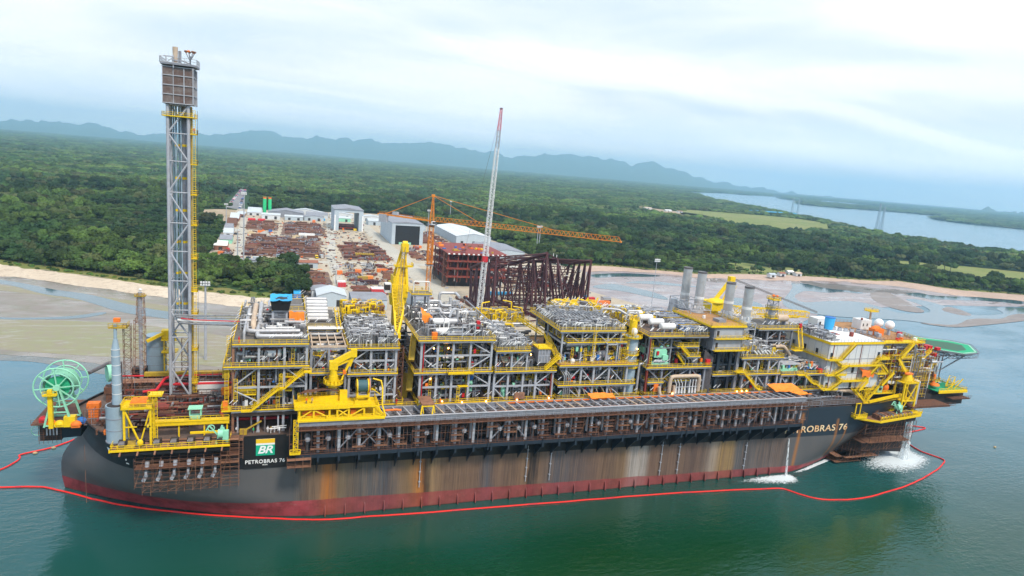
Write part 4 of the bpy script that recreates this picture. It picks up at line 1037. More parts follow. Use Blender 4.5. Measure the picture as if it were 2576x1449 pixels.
GM = ('pipe','pipe','pipe','pipedark','insulation','grey','grey','dark','rust')
GT = ('pipe','insulation','pipe','lightgrey','steel','pipedark','white')
# M1 -- separation module at the left
rnd = random.Random(101)
T1 = Thing('process_module', 'leftmost process module with a long yellow stairway down its front', 'process module', (55,0,29.7), 'process modules on the deck of the ship')
xs = (45.8, 52.1, 58.5, 64.2)
frame_part(T1, xs, (-24,-10,4,20), 24.1, 48.7, (36.8,42.6,48.2), brace=((46,37.2,52,42.3),(52.3,32.5,46,36),(58.7,42.2,64,37.5)), colors={0:'rustlight'})
deck_part(T1, 43.5, 64.9, -25.2, 22, 42.9, rnd, lamps=6); deck_part(T1, 45.6, 64.7, -24.8, 20, 48.9, rnd, lamps=9)
deck_part(T1, 45.5, 66, -25.6, 22, 31.0, rnd, mat='deckplate', lamps=4)
shade_back(T1, 47, 64, -6, 31, 42.5); shade_back(T1, 47, 64, -8, 43, 48.4)
p = MB('cream'); p.vessel((50.5,-15,36.6),(63,-15,36.6),3.1,20); p.m('rustlight').circle((55,-15,36.6),3.12,.08,'x',20); p.circle((59,-15,36.6),3.12,.08,'x',20); T1.part('separator_drum', p, 'large pale pink insulated drum')
p = MB('white'); p.vessel((54,-21.5,45.6),(57.3,-21.5,45.6),1.35,18); p.m('grey').tube((55.6,-22.9,45.5),(55.6,-22.7,45.5),.35,10); p.box(54.3,54.8,-22.4,-20.6,42.9,44.6); p.box(56.5,57,-22.4,-20.6,42.9,44.6); T1.part('drum', p)
bigpipe(T1, [(46.5,-21,45.2),(51.8,-21,45.2),(51.8,-18,46.5)], .5)
for x in (60.2, 61.3): p = MB('insulation'); p.tube((x,-20,43),(x,-20,47.2 if x < 61 else 48),.45,12); p.ell((x,-20,47.2 if x < 61 else 48),.45,.45,.3,10,3,0); T1.part('vertical_vessel', p)
clutter(T1, 46.5, 63.5, -23, -8, 43, 48, 90, rnd, mats=GM); clutter(T1, 46.5, 63.5, -23.3, -8, 31, 42, 190, rnd, mats=GM, rmin=.08, rmax=.3)
equip(T1, 47, 61, -22, -12, 42.9, 7, rnd); equip(T1, 48, 62, -22, -19, 31, 6, rnd)
for z, y, r in ((50.2,-21.5,.55),(50.6,-18.8,.6)): bigpipe(T1, [(51.5,-8,z+.4),(51.5,y,z),(62.8,y,z),(62.8,y+2.4,z)] if r < .58 else [(48.6,4,z+1),(48.6,y+2,z),(50,y+1,z),(62.5,y+1,z)], r)
bigpipe(T1, [(48.3,-4.9,51.5),(48.3,-22,51.5),(48.3,-22,43)], .32); bigpipe(T1, [(50.2,6,52.5),(50.2,-12,51.6),(50.2,-14,49)], .75, 'cream'); bigpipe(T1, [(51.8,6,53),(51.8,-9,52),(51.8,-9,50),(56,-15,50)], .6)
clutter(T1, 46.5, 64, -16, 18, 48.9, 52.5, 130, rnd, 'mix', mats=GT); equip(T1, 47, 62, -12, 10, 48.9, 8, rnd, ('orange','lightgrey','white','pipe','red'))
frame_part(T1, (55.2,59,63.8), (-8,-1,8), 48.9, 54.8, (54.0,)); d_ = deck_part(T1, 55, 64, -8, 8, 54.2, rnd, lamps=3)
p = MB('grey')
for i in range(9): p.box(55.4, 59, -8.2, -8.05, 49.6+i*.45, 49.8+i*.45)
T1.part('louvre_panel', p)
p = MB('black'); p.add([(55,-9,54.3),(59.5,-9,54.3),(59.5,-4,54.3),(55,-4,54.3),(54.5,-9.6,57.2),(60.2,-9.6,57.6),(60.2,-3.6,57.6),(54.5,-3.6,57.2)], [(0,3,2,1),(4,5,6,7),(0,1,5,4),(1,2,6,5),(2,3,7,6),(3,0,4,7)]); T1.part('hopper', p)
def tarp(name, pts_top, drop, mat, label, seed=1, drops=(1,)):
    """a sagging cloth over a rectangle of corner points (a,b,c,d), with ragged hanging edge"""
    rnd = random.Random(seed); a, b, c, d = [V3(p) for p in pts_top]; n = 10; mb = MB(mat); P = []
    for j in range(n+1):
        for i in range(n+1):
            u, v = i/n, j/n; p = (a*(1-u)+b*u)*(1-v)+(d*(1-u)+c*u)*v
            p = p+Vector((0,0,-.7*sin(pi*u)*sin(pi*v)+mnoise.noise(Vector((u*4,v*4,seed)))*.45)); P.append(p)
    F = [(j*(n+1)+i, j*(n+1)+i+1, (j+1)*(n+1)+i+1, (j+1)*(n+1)+i) for j in range(n) for i in range(n)]
    if drop:
        o = len(P)
        for i in range(n+1): P.append(P[i]+Vector((rnd.uniform(-.2,.2), -.15+mnoise.noise(Vector((i*.9,0,seed)))*.3, -drop*rnd.uniform(.6,1.1)*(1-.4*abs(i/n-.5)))))
        F += [(i, i+1, o+i+1, o+i) for i in range(n)][::1]
    mb.add(P, F); return solo(name, mb, label, 'tarpaulin')
tarp('tarpaulin', [(54.4,-10,57.6),(60.4,-10,57.9),(60.4,-3,58),(54.4,-3,57.8)], .5, 'cyan', 'blue tarpaulin draped over a black hopper on top of the leftmost module', 4)
tarp('tarpaulin', [(59.6,-9.3,54),(63.8,-9.3,53.6),(63.8,-8.6,53.8),(59.6,-8.6,54)], 4.2, 'tarp', 'orange tarpaulin hanging down the frame below the blue covered hopper', 5)
# stairs of M1
def stairway(T, pts, w=1.1, side=(0,1,0), mat='yellow', name='stairway', plat=1.6):
    mb = MB(mat)
    for a, b in zip(pts, pts[1:]):
        if abs(V3(a).z-V3(b).z) < .3: mb.beam(V3(a)-Vector((0,0,.1)), V3(b)-Vector((0,0,.1)), w, .2); s_ = V3(side).normalized()*w/2; mb.rail([V3(a)-s_, V3(b)-s_], 1.1, .08, 1.6, .2); mb.rail([V3(a)+s_, V3(b)+s_], 1.1, .08, 1.6, .2)
        else: mb.stair(a, b, w, side)
    return T.part(name, mb)
stairway(T1, [(48,-26.6,31.2),(50.4,-26.6,31.2),(57.3,-26.6,37.2),(58.6,-26.6,37.2),(63.4,-26.6,41.6),(65.4,-26.6,41.6)], 1.2)
for a, b in (((44.3,-24.5,31),(44.3,-24.5,42.8)),((44.6,-22,42.9),(44.6,-22,50.5))): p = MB('yellow'); p.ladder(a, b, .9, (1,0,0), .8); T1.part('ladder', p)
p = MB('yellow'); p.box(43,45.6,-25.4,-21,30.6,30.8); p.rail([(43,-21,30.8),(43,-25.4,30.8),(45.6,-25.4,30.8)],1.2,.1,1.3,.3); p.m('oldyellow').box(43.2,45,-24,-22,39.5,42.6); p.m('orange').box(43.4,44.6,-25.2,-24.6,31,33.5); T1.part('stair_landing', p)
for x, z in ((46.5,33.5),(57.7,34.5),(57,31)): p = MB('yellow'); p.ladder((x,-24.9,z),(x,-24.9,z+6),.9,(1,0,0),.7); T1.part('ladder', p)
p = MB('yellow')
for x0_, x1_, z_ in ((47,51.5,36),(57.5,63,39.3),(47.5,51.5,34.6),(57,60.5,35.4),(61,64,39.7)): p.box(x0_,x1_,-23.8,-22.4,z_-.12,z_); p.rail([(x0_,-23.8,z_),(x1_,-23.8,z_)],1.1,.09,1.5,.25)
T1.part('catwalk', p)
# M2 -- lower bay behind the yellow crane, and the manifold bay
rnd = random.Random(102)
T2 = Thing('process_module', 'narrow process module behind the yellow knuckle crane with a stack of white tube exchangers', 'process module', (69.5,0,29.7), 'process modules on the deck of the ship')
frame_part(T2, (65.4,70,74.6), (-24,-10,4,18), 24.1, 47.8, (33,40.5,47.2), mat='grey', brace=((65.6,41,69.5,46.8),(70,40.5,74.4,46)))
deck_part(T2, 65, 75, -24.8, 20, 40.6, rnd, lamps=3); deck_part(T2, 65, 75, -25, 20, 31, rnd, mat='deckplate', lamps=2)
p = MB('cream')
for y in (-23.5,-19,-14.5,-10): p.beam((65.2,y,47.7),(75,y,47.7),.35,.5)
for i in range(5): p.beam((65.6+i*2.2,-23.5,47.9),(65.6+i*2.2,-10,47.9),.3,.4)
T2.part('roof_truss', p)
for i in range(4): p = MB('insulation'); p.vessel((67.2,-20+i*2.2,41.8+i*1.15),(74,-20+i*2.2,41.8+i*1.15),.62,12); T2.part('horizontal_vessel', p)
shade_back(T2, 65.6, 74.6, -6, 31, 47); clutter(T2, 65.6, 74.6, -22.5, -8, 31, 40, 110, rnd, mats=GM); clutter(T2, 65.6, 74.6, -22.5, -8, 40.6, 46.5, 45, rnd, mats=GM)
equip(T2, 66, 73, -22, -12, 40.6, 5, rnd); equip(T2, 66, 73, -23, -18, 31, 5, rnd, ('orange','red','grey','mint','pipedark'))
deck_part(T2, 64.9, 73.5, -6, 18, 48.4, rnd, lamps=4, sides='fl')
for i in range(7): p = MB('white' if i % 2 else 'insulation'); p.vessel((65.2,1.5+i*2.2,49.3+i*.55),(71.2,1.5+i*2.2,49.3+i*.55),.68,12); T2.part('exchanger_tube', p)
for i in range(5): bigpipe(T2, [(64.6,-9+i*1.1,48.9-i*.1),(75,-9+i*1.1,48.9-i*.1)], .22, 'white')
bigpipe(T2, [(65.5,-12,48),(73.6,-12,48),(74.3,-10,48.4)], .45, 'pipe')
stairway(T2, [(73.8,-10,47.6),(73.8,4,51),(73.8,6,51)], 1.1, (1,0,0)); stairway(T2, [(75.4,-14,44),(75.4,-22,47.6)], 1.0, (1,0,0))
rnd = random.Random(103)
T2b = Thing('process_module', 'process module left of the big yellow crane, its roof crowded with thin upright pipes', 'process module', (81.8,0,29.7), 'process modules on the deck of the ship')
frame_part(T2b, (75.6,81.4,85.6,88.4), (-24,-10,4,16), 24.1, 47.4, (43.6,40,33.5,47), brace=((77,43.9,81,47),(77,43.3,81.2,40.4),(84.5,34,88,38.6)))
deck_part(T2b, 75, 89.2, -25, 12, 47.5, rnd, lamps=7); deck_part(T2b, 75, 89, -25, 12, 40.1, rnd, lamps=4); deck_part(T2b, 75, 91, -25, 12, 30.9, rnd, mat='deckplate', lamps=3)
shade_back(T2b, 75.5, 88.5, -8, 31, 47); clutter(T2b, 76, 88, -23, -10, 40.2, 46.8, 150, rnd, mats=GM); clutter(T2b, 76, 88, -23, -10, 31, 39.8, 120, rnd, mats=GM)
clutter(T2b, 75.6, 88.6, -23.6, 2, 47.6, 51.2, 460, rnd, 'top', mats=GT, rmin=.08, rmax=.2)
clutter(T2b, 75.6, 88.6, 2, 12, 48.5, 53.5, 110, rnd, 'top', 'yellow_pipework', mats=('yellow','yellow','oldyellow','rustlight','pipe'), rmin=.12, rmax=.3)
deck_part(T2b, 75.5, 88.8, 2, 12, 50.4, rnd, lamps=0)
for i in range(6): bigpipe(T2b, [(76.5+i*2,6,50.5),(76.5+i*2,6,53.6),(78+i*2,8,53.6),(78+i*2,9,50.5)], .28, ('cream','yellow','insulation')[i % 3])
bigpipe(T2b, [(86.4,-23,46.8),(87.9,-23,46.8),(87.9,-23,41)], .3); equip(T2b, 76, 87, -22, -14, 40.1, 8, rnd, ('orange','tarp','grey','white','pipe'))
# dark shaft with sloping yellow chutes
rnd = random.Random(104)
T = Thing('deck_shaft', 'dark gap between two modules holding sloping yellow lifeboat chutes', 'shaft', (91.5,-5,29.7))
p = MB('rust'); p.truss((90,-22,24.5),(90,-22,47),1.6,1.6,.16,.1,2.2); p.truss((90,-14,24.5),(90,-14,50),1.6,1.6,.16,.1,2.2); T.part('scaffold_tower', p)
for i in range(14): p = MB('lightgrey' if i % 3 else 'pipedark'); p.tube((89,-8+i*.2,31+i*1.35),(94.6,-8+i*.2,31+i*1.35),.2,6); T.part('pipe', p)
for (x, y, z) in ((93.4,-21,45.8),(93.2,-21,36.5),(92.4,-18,33.2)):
    p = MB('oldyellow'); p.beam((x,y,z-3.4),(x+1.4,y+5,z+2.6),1.8,1.2); p.rail([(x-.8,y-.4,z-3),(x+.6,y+4.6,z+3)],1.1,.1,1.2,0); T.part('chute', p)
shade_back(T, 89, 95, 0, 24, 46); p = MB('deckplate'); p.box(89,95,-24,4,29.8,30.2); p.m('yellow').rail([(89,-25,30.2),(95,-25,30.2)],1.1,.09,1.5,.2); T.part('floor', p)
# M3 -- compression module
rnd = random.Random(105)
T3 = Thing('process_module', 'tall process module right of the big yellow crane with silver exchangers on its roof', 'process module', (106,0,29.7), 'process modules on the deck of the ship')
frame_part(T3, (95.6,100.4,105.0,110.2,116.7), (-24,-11,2,14), 24.1, 49.4, (44.7,40,35.2,48.9), brace=((96,45,100.2,48.6),(96,44.2,100.4,40.6),(110.4,48.6,116.4,45.2),(110.4,40.6,116.4,44.4),(95.6,35.6,100.2,39.6),(110.4,39.4,116.4,35.6)), colors={0:'lightgrey'})
p = MB('maroon'); p.box(96.1,96.4,-24.5,-24.1,30,49); p.m('red').box(96.1,96.3,-24.55,-24.5,30,49); T3.part('riser_pipe', p)
deck_part(T3, 94.4, 117.4, -25.2, 14, 49.6, rnd, lamps=9); deck_part(T3, 93.6, 117.2, -25.2, 14, 40.0, rnd, mat='deckplate', lamps=4); deck_part(T3, 95, 117.4, -25.2, 14, 30.6, rnd, mat='deckplate', lamps=5)
p = MB('yellow'); p.box(103.3,111,-26.6,-25.3,39.7,39.9); p.rail([(103.3,-25.3,39.9),(103.3,-26.6,39.9),(111,-26.6,39.9),(111,-25.3,39.9)],1.1,.09,1.5,.3); p.box(106,116.5,-26.4,-25.4,30.3,30.5); p.rail([(106,-26.4,30.5),(116.5,-26.4,30.5)],1.1,.09,1.5,.3); p.ladder((106.8,-25.6,30.5),(106.8,-25.6,36),.8,(1,0,0),.7); p.box(107,110,-25.2,-23.8,35.3,35.5); T3.part('catwalk', p)
shade_back(T3, 95.8, 116.8, -9, 30.6, 49)
clutter(T3, 96, 116.4, -22.8, -10, 40.2, 48.6, 230, rnd, mats=GM); clutter(T3, 96, 116.4, -22.8, -10, 31, 39.6, 230, rnd, mats=GM)
equip(T3, 97, 115, -22.5, -16, 40.0, 10, rnd, ('lightgrey','insulation','pipe','white','pipedark')); equip(T3, 97, 115, -22.5, -18, 30.6, 12, rnd, ('grey','insulation','pipe','white','pipedark','mint'))
p = MB('mint'); p.box(101,104.6,-20,-17,43.6,46.2); p.box(101.4,104.2,-20.6,-17.4,46.2,46.5); p.m('pipedark').box(101.8,104.8,-20.3,-20.05,44.3,45.2); p.m('mint').box(103,104.4,-21,-19,42,43.5); T3.part('gearbox', p)
p = MB('mint'); p.box(110.4,111.8,-23,-21.8,33.2,36.4); p.m('darkgreen').box(110.6,111.6,-23.1,-23.02,34,35.6); T3.part('cabinet', p)
for z, x0_, x1_, y in ((53.2,99.2,107.3,-17),(50.9,100.4,109,-19.5)):
    p = MB('insulation'); p.vessel((x0_,y,z),(x1_,y,z),1.0,16); p.m('white').tube(((x0_+1),y,z),(x0_+5.5,y,z),1.02,16,cap=False); p.m('grey')
    for xx in (x0_+1, x1_-1): p.box(xx-.25,xx+.25,y-.7,y+.7,49.7,z-.8)
    for xx in (x0_-.1, x1_+.05, (x0_+x1_)/2): p.tube((xx-.12,y,z),(xx+.12,y,z),1.15,16)
    T3.part('exchanger', p, 'silver insulated exchanger on the roof')
for pts, r in (([(98,-21,49.6),(98,-21,52),(100,-21,52)],.28),([(108.4,-13,49.6),(108.4,-13,56),(106.5,-15,56.6),(105.5,-15,54)],.42),([(99.8,-10,49.6),(99.8,-10,55.5),(103.6,-10,55.5),(103.6,-12,54.5),(107,-12,54.5)],.42),([(101,-6,50),(101,-6,57),(104.5,-6,57),(104.5,-8,56),(107.5,-8,56)],.4),([(106,2,50),(106,2,58),(111.5,2,58),(111.5,-3,57.6)],.45),([(103.8,-20.9,51.2),(104.6,-20.9,52.3),(109.5,-20.9,52.3),(109.5,-20.9,50)],.3),([(108,-5,58),(108,-5,53),(110,-9,53)],.5)): bigpipe(T3, pts, r, 'insulation' if r > .3 else 'pipe')
for x, y in ((108.6,-20),(110.6,-12),(110.2,-20)): p = MB('pipedark' if x > 110 else 'pipe'); p.tube((x,y,49.6),(x,y,52.2),.6,14); p.ell((x,y,52.2),.6,.6,.4,12,3,0); T3.part('vertical_vessel', p)
clutter(T3, 96, 116.4, -22, 12, 49.7, 54, 240, rnd, 'mix', mats=GT, rmin=.08, rmax=.24)
p = MB('lightgrey')
for x in (107.4,111.2): p.box(x-.12,x+.12,-24,-23.7,49.6,54)
p.tube((107.4,-23.8,53.9),(111.2,-23.8,53.9),.12,5); p.tube((107.4,-23.8,50.4),(111,-23.8,53.4),.1,5); p.beam((111.6,-10,58.4),(118.5,-24.5,52.4),.16,.3); T3.part('pipe_bridge', p)
frame_part(T3, (98,102.4), (2,7), 49.6, 57.5, (57,), mat='grey'); deck_part(T3, 96.8, 103.4, 1.5, 7.5, 57.6, rnd, lamps=0)
bigpipe(T3, [(97.8,4,57.6),(97.8,4,61.2),(103,4,61.2),(103,4,57.8)], .2, 'white')
p = MB('orange'); p.box(98.4,99.9,-24.6,-23.4,49.7,51.7); T3.part('cabinet', p)
p = MB('red'); p.box(112.8,113.8,-20,-19,51.5,54); p.m('pipedark').box(113,113.6,-19.8,-19.2,49.7,51.5); T3.part('fire_cabinet', p)
tarp('tarpaulin', [(96.9,-16,55),(100,-16,54.4),(100,-13,54.2),(96.9,-13,56.5)], 3, 'tarp', 'crumpled orange tarpaulin on the roof of the module right of the big yellow crane', 7)
for x, z in ((99.2,46.8),(103.4,46.8),(98.9,37.6),(101.2,37.2)): pass
# M4
rnd = random.Random(106)
T4 = Thing('process_module', 'lower process module with a grey box cabin and yellow hoop frames behind', 'process module', (127.6,0,29.7), 'process modules on the deck of the ship')
frame_part(T4, (118.2,122.6,127.4,131.6,137.2), (-24,-11,2,14), 24.1, 40, (39.2,34.8), brace=((118.4,35,122.4,39),(118.6,34,122,30.6),(131.8,35,136.8,39),(131.8,34.2,136.8,30.6)))
frame_part(T4, (118.4,123.3,128.2), (-24,-11,2), 39.5, 46, (45.6,), r=.26, brace=((123.5,40.6,128,45.4),))
deck_part(T4, 117.9, 137.9, -25.2, 14, 39.8, rnd, lamps=5); deck_part(T4, 117.9, 128.8, -25.2, 4, 46.2, rnd, lamps=8); deck_part(T4, 117.9, 137.8, -25.2, 14, 30.5, rnd, mat='deckplate', lamps=4)
shade_back(T4, 118, 137, -9, 30.6, 39.4); shade_back(T4, 118, 132, -9, 40, 45.8); clutter(T4, 118.5, 136.5, -22.8, -10, 31, 39.4, 230, rnd, mats=GM); clutter(T4, 118.5, 128, -22.8, -10, 40, 45.6, 80, rnd, mats=GM)
for i in range(6): bigpipe(T4, [(120+i*.12,-22.6,44.6-i*.35),(120.4+i*.15,-22.6,42.6-i*.35+1),(124.6+i*.5,-22.6,42.6-i*.35+1),(124.8+i*.5,-22.6,40)], .12, 'cream', n=6)
clutter(T4, 118.4, 128.2, -23.8, 2, 46.3, 49.5, 260, rnd, 'top', mats=GT, rmin=.08, rmax=.2); clutter(T4, 129, 137, -22, 4, 39.9, 44.5, 150, rnd, 'mix', mats=GM)
p = MB('grey'); p.box(132.2,136.2,-23,-18,41.5,46); p.m('lightgrey')
for i in range(4): p.box(132.3+i*1.0,132.4+i*1.0+.1,-23.1,-22.98,41.6,45.9)
p.box(132.2,136.2,-23.12,-23.0,43.7,43.85); p.m('dark').box(132.4,136,-22.8,-18.2,39.9,41.5); p.m('yellow').box(131.9,136.6,-23.4,-17.8,46,46.15); p.rail([(131.9,-17.8,46.15),(131.9,-23.4,46.15),(136.6,-23.4,46.15),(136.6,-17.8,46.15)],1.1,.1,1.2,.25); T4.part('cabin', p, 'grey box cabin with a railed yellow roof')
equip(T4, 119, 136, -23, -18, 30.6, 10, rnd, ('mint','darkgreen','grey','pipedark','orange','pipe','green')); p = MB('mint'); p.ell((121.8,-22.6,33),.85,.85,1.2,14,8); p.tube((121.8,-22.6,31),(121.8,-22.6,32),.4,8); p.tube((121.8,-22.6,34),(121.8,-22.6,35),.2,6); T4.part('accumulator', p)
p = MB('rustlight'); p.box(124.6,127.8,-25.8,-24.9,31.2,33); T4.part('deck_box', p)
bigpipe(T4, [(113,-2,48.6),(137,-2,48.6)], .42, 'insulation'); bigpipe(T4, [(118,-1,47.6),(137,-1,47.6)], .22, 'white'); bigpipe(T4, [(119,2,45),(139,2,45)], .5, 'pipe'); bigpipe(T4, [(119,4,43.6),(139,4,43.6)], .4, 'pipedark')
deck_part(T4, 121, 139, 5, 18, 47, rnd, lamps=2)
for i, (x, y, h) in enumerate(((122.5,8,6.4),(127,6,4.2),(134,10,6.5),(137,7,5))):
    bigpipe(T4, [(x,y,47),(x,y,47+h),(x+3*(1 if i < 2 else -1),y+1,47+h+.3)], .22, 'yellow', 'hoop_frame', 6)
clutter(T4, 122, 138, 6, 16, 47, 50.5, 150, rnd, 'top', 'yellow_pipework', mats=('yellow','oldyellow','pipe','yellow'), rmin=.1, rmax=.22)
bigpipe(T4, [(136.6,-24.5,39),(136.6,-24.9,30)], .22, 'redprimer')
stairway(T4, [(134,-25,40),(138.6,-25,44)], 1.0); stairway(T4, [(131,-8,44),(128,-8,50),(126,-8,50)], 1.0)
# M5
rnd = random.Random(107)
T5 = Thing('process_module', 'wide stepped process module with a tall pale round column at its right end', 'process module', (152,0,29.7), 'process modules on the deck of the ship')
frame_part(T5, (141.6,146.8,151.2,156.6,163.0), (-24,-11,2), 24.1, 41.2, (40.5,34.4), brace=((142,35,146.4,39.8),(146.8,39.8,151,35),(151.2,35,156.4,39.8),(156.8,39.8,161.8,35),(142,34,146.4,30.4),(151.2,30.6,146.8,34),(156.6,34,161,30.6)))
frame_part(T5, (140.2,147,151.5,156,160.6), (-22,-10,0), 41, 51.8, (47.6,51.4), r=.24, brace=((141,51,146,47.8),(147,47.8,151.4,51),(151.6,51,156,47.8),(156,47.8,160,51)))
deck_part(T5, 138.8, 166.2, -25.2, 8, 41.2, rnd, mat='deckorange', lamps=6); deck_part(T5, 138.8, 166, -25.2, 8, 34.8, rnd, lamps=4); deck_part(T5, 138.8, 168, -25.2, 8, 30.4, rnd, mat='deckplate', lamps=2)
deck_part(T5, 141.6, 162.6, -23, 4, 48.0, rnd, lamps=3); deck_part(T5, 138.8, 161.6, -23.4, 4, 51.8, rnd, lamps=9)
shade_back(T5, 140, 165, -9, 30.4, 41); shade_back(T5, 140, 162, -8, 41.2, 51.4)
clutter(T5, 141, 164, -22.8, -10, 35, 40.8, 210, rnd, mats=GM); clutter(T5, 141, 164, -23, -10, 30.6, 34.4, 150, rnd, mats=GM); clutter(T5, 140, 152, -22, -9, 41.3, 46, 130, rnd, mats=GM); clutter(T5, 141, 161, -21, -9, 48.1, 51.4, 110, rnd, mats=GM); clutter(T5, 141, 161, -20, -9, 44, 47.6, 60, rnd, mats=GM)
for i in range(16): bigpipe(T5, [(141.4+i*1.2,-18,51.9),(141.2+i*1.2,-18,53.6),(140.2+i*1.2,-13,54.8),(139.6+i*1.2,-9,54.8)], .15, 'pipe', n=6)
clutter(T5, 139.5, 161, -22.4, 3, 51.9, 54.4, 250, rnd, 'top', mats=GT, rmin=.08, rmax=.18)
for i in range(6): bigpipe(T5, [(145+i*2.3,-24,33.6),(145.6+i*2.3,-24.2,33.2),(146.8+i*2.3,-24.2,31)], .14, 'cream', n=6)
for x, w_, h_, m_ in ((151.5,2.2,2.8,'white'),(153.8,4.4,3.2,'lightgrey'),(159.4,2.8,2.4,'grey')):
    p = MB(m_); p.box(x,x+w_,-20.5,-17.5,41.3,41.3+h_); p.m('dark')
    for i in range(3):
        for j in range(2): p.box(x+.2+i*w_/3,x+w_/3-.1+i*w_/3,-20.56,-20.5,41.6+j*h_/2,41.3+h_*.42+j*h_/2) if m_ == 'white' else None
    p.m('rustlight').box(x-.1,x+w_+.1,-20.6,-17.4,41.3+h_,41.4+h_); T5.part('cabinet', p)
p = MB('white'); p.ell((144,-23,42),.8,.7,.8,10,6); p.box(143.4,144.4,-23.4,-22.6,41.2,42); T5.part('washed_drum', p)
p = MB('lightgrey')
for a, b in (((155,-20,48.3),(155,-24.4,47.6)),((158.5,-18,48.3),(158.5,-24.4,47.6))): p.beam(a,b,.3,.4)
p.beam((155,-24.4,47.6),(158.5,-24.4,47.6),.3,.4); p.beam((158.5,-24.4,47.6),(158.5,-24.4,41.5),.3,.3); p.beam((155,-24.4,47.6),(155,-24.4,41.5),.3,.3); p.beam((142,-21.5,46.6),(152,-21.5,46.6),.4,.5); p.beam((142,-20,46.6),(152,-20,46.6),.4,.5)
T5.part('gantry_frame', p)
for i in range(4): bigpipe(T5, [(139.6+i*.6,-23,40),(141+i*.7,-24.6,37.6),(141+i*.7,-24.8,30)], .18, 'pipe')
p = MB('paleblue'); p.tube((165.6,-20.6,30.4),(165.6,-20.6,49.4),2.25,24); p.m('rustlight').tube((165.6,-20.6,34.2),(165.6,-20.6,34.5),2.3,24); p.m('grey').tube((165.6,-20.6,44.6),(165.6,-20.6,44.8),2.3,24); p.m('white').ell((165.6,-21.6,51),1.1,1.1,1.3,12,6); cl_ = T5.part('absorber_column', p, 'tall pale grey round column ringed by yellow platforms')
for z, r in ((49.3,3.4),(43.5,2.9),(39.2,2.9)):
    p = MB('yellow'); n = 18; C_ = [(165.6+r*cos(2*pi*i/n), -20.6+r*sin(2*pi*i/n), z) for i in range(n)]
    p.prism([(a, b) for a, b, c in C_], z-.25, z); p.rail(C_, 1.15, .1, 2, .3, True); p.build('ring_platform', cl_, T5.loc)
p = MB('yellow'); p.tube((166.3,-19.4,49.4),(166.3,-19.4,54.2),1.3,12); p.rail([(165,-20.6,54.2),(167.8,-20.6,54.2),(167.8,-18,54.2),(165,-18,54.2)],1.1,.1,1,.3,True); p.ladder((164.2,-22.9,49.6),(164.2,-22.9,54),.8,(1,0,0),.7); p.ladder((163.2,-22.6,34),(163.2,-22.6,49),.7,(1,0,0),.6); T5.part('ladder_tower', p)
for pts, r in (([(158,-12,52),(158,-12,56.5),(163.5,-14,56.5),(166,-16,55)],.4),([(164,-18,54),(164.6,-18,57),(168.4,-18,57),(168.8,-20,52)],.3),([(168.4,-22.5,30.5),(168.4,-22.5,40.4),(170,-22.5,40.4)],.4)): bigpipe(T5, pts, r, 'insulation')
deck_part(T5, 150, 169, 4, 16, 51.5, rnd, lamps=8)
for x in (153,157,161,165): p = MB('yellow'); p.beam((x,9,52),(x+2.6,10,55.4),.35); T5.part('davit_arm', p)
clutter(T5, 150, 168, 5, 15, 51.6, 54, 120, rnd, 'top', mats=('pipe','yellow','yellow','insulation'))
p = MB('pipedark'); p.tube((160,6,53.6),(160,6,54.8),1.6,14); T5.part('vent_cowl', p)
stairway(T5, [(138,-14,47.6),(138.4,-23,43.4),(138.6,-25,43.2)], 1.2, (1,0,0)); stairway(T5, [(133,0,50),(137.6,-12,47.6)], 1.3, (1,0,0))
p = MB('yellow'); p.ladder((150.4,-24,42),(150.4,-24,51.8),1.0,(1,0,0),.8); T5.part('ladder', p)
# M6
rnd = random.Random(108)
T6 = Thing('process_module', 'process module with a mint green machine and four white drums on its roof', 'process module', (181.6,0,29.7), 'process modules on the deck of the ship')
frame_part(T6, (170.6,176.2,181.5,187,192.8), (-24,-11,2), 24.1, 40, (39.2,34.6), mat='grey', brace=((170.8,39,175.6,35),(176.4,35,181,39),(187,39,182,36),(187.4,39,191,35)), colors={0:'redprimer',2:'dark'})
frame_part(T6, (171.4,179.8,190.6), (-22,-10,2), 39.8, 50, (45.6,49.6), r=.26, mat='grey', brace=((173,49.6,177.5,45.8),(180,49.4,176,46),(172,44.8,176.6,42.2)))
deck_part(T6, 169.6, 194.6, -25.2, 6, 39.8, rnd, lamps=5); deck_part(T6, 169.4, 182.4, -25, 10, 50.4, rnd, mat='deckplate', lamps=6); deck_part(T6, 182.8, 192.6, -24.4, 10, 50.2, rnd, edge='oldyellow', lamps=9); deck_part(T6, 169.6, 194, -25.2, 6, 30.3, rnd, mat='deckplate', lamps=3)
deck_part(T6, 171, 177, -24.6, -14, 34.6, rnd, lamps=0); deck_part(T6, 178.6, 187, -24.8, -14, 35.0, rnd, lamps=0); deck_part(T6, 181, 189.4, -24, -12, 46.6, rnd, lamps=0); deck_part(T6, 184.6, 189.8, -25, -21, 43.4, rnd, lamps=0)
stairway(T6, [(182,-24.6,46.6),(185.4,-24.6,43.4)], 1.1); stairway(T6, [(182,-23,43.4),(185,-23,40)], 1.0)
shade_back(T6, 170, 194, -9, 30.4, 39.6); shade_back(T6, 170, 192, -8, 40, 50)
clutter(T6, 171, 193.4, -22.8, -10, 30.5, 39.2, 270, rnd, mats=GM); clutter(T6, 171, 191, -22, -9, 40, 49.8, 190, rnd, mats=GM)
p = MB('mint'); p.box(173.6,178.2,-22.6,-19.4,42.4,44.8); p.box(173.9,178,-22.4,-19.5,44.8,45.3); p.box(176.4,178.4,-23.4,-20.4,41.6,43.3); p.box(171.4,175,-19,-16,43,45.6); p.m('lightgrey').tube((173.4,-22.8,41.2),(177.5,-22.8,41.2),.5,10); p.m('mint').box(172.6,179,-23,-18,40,40.9); T6.part('generator', p, 'mint green generator set')
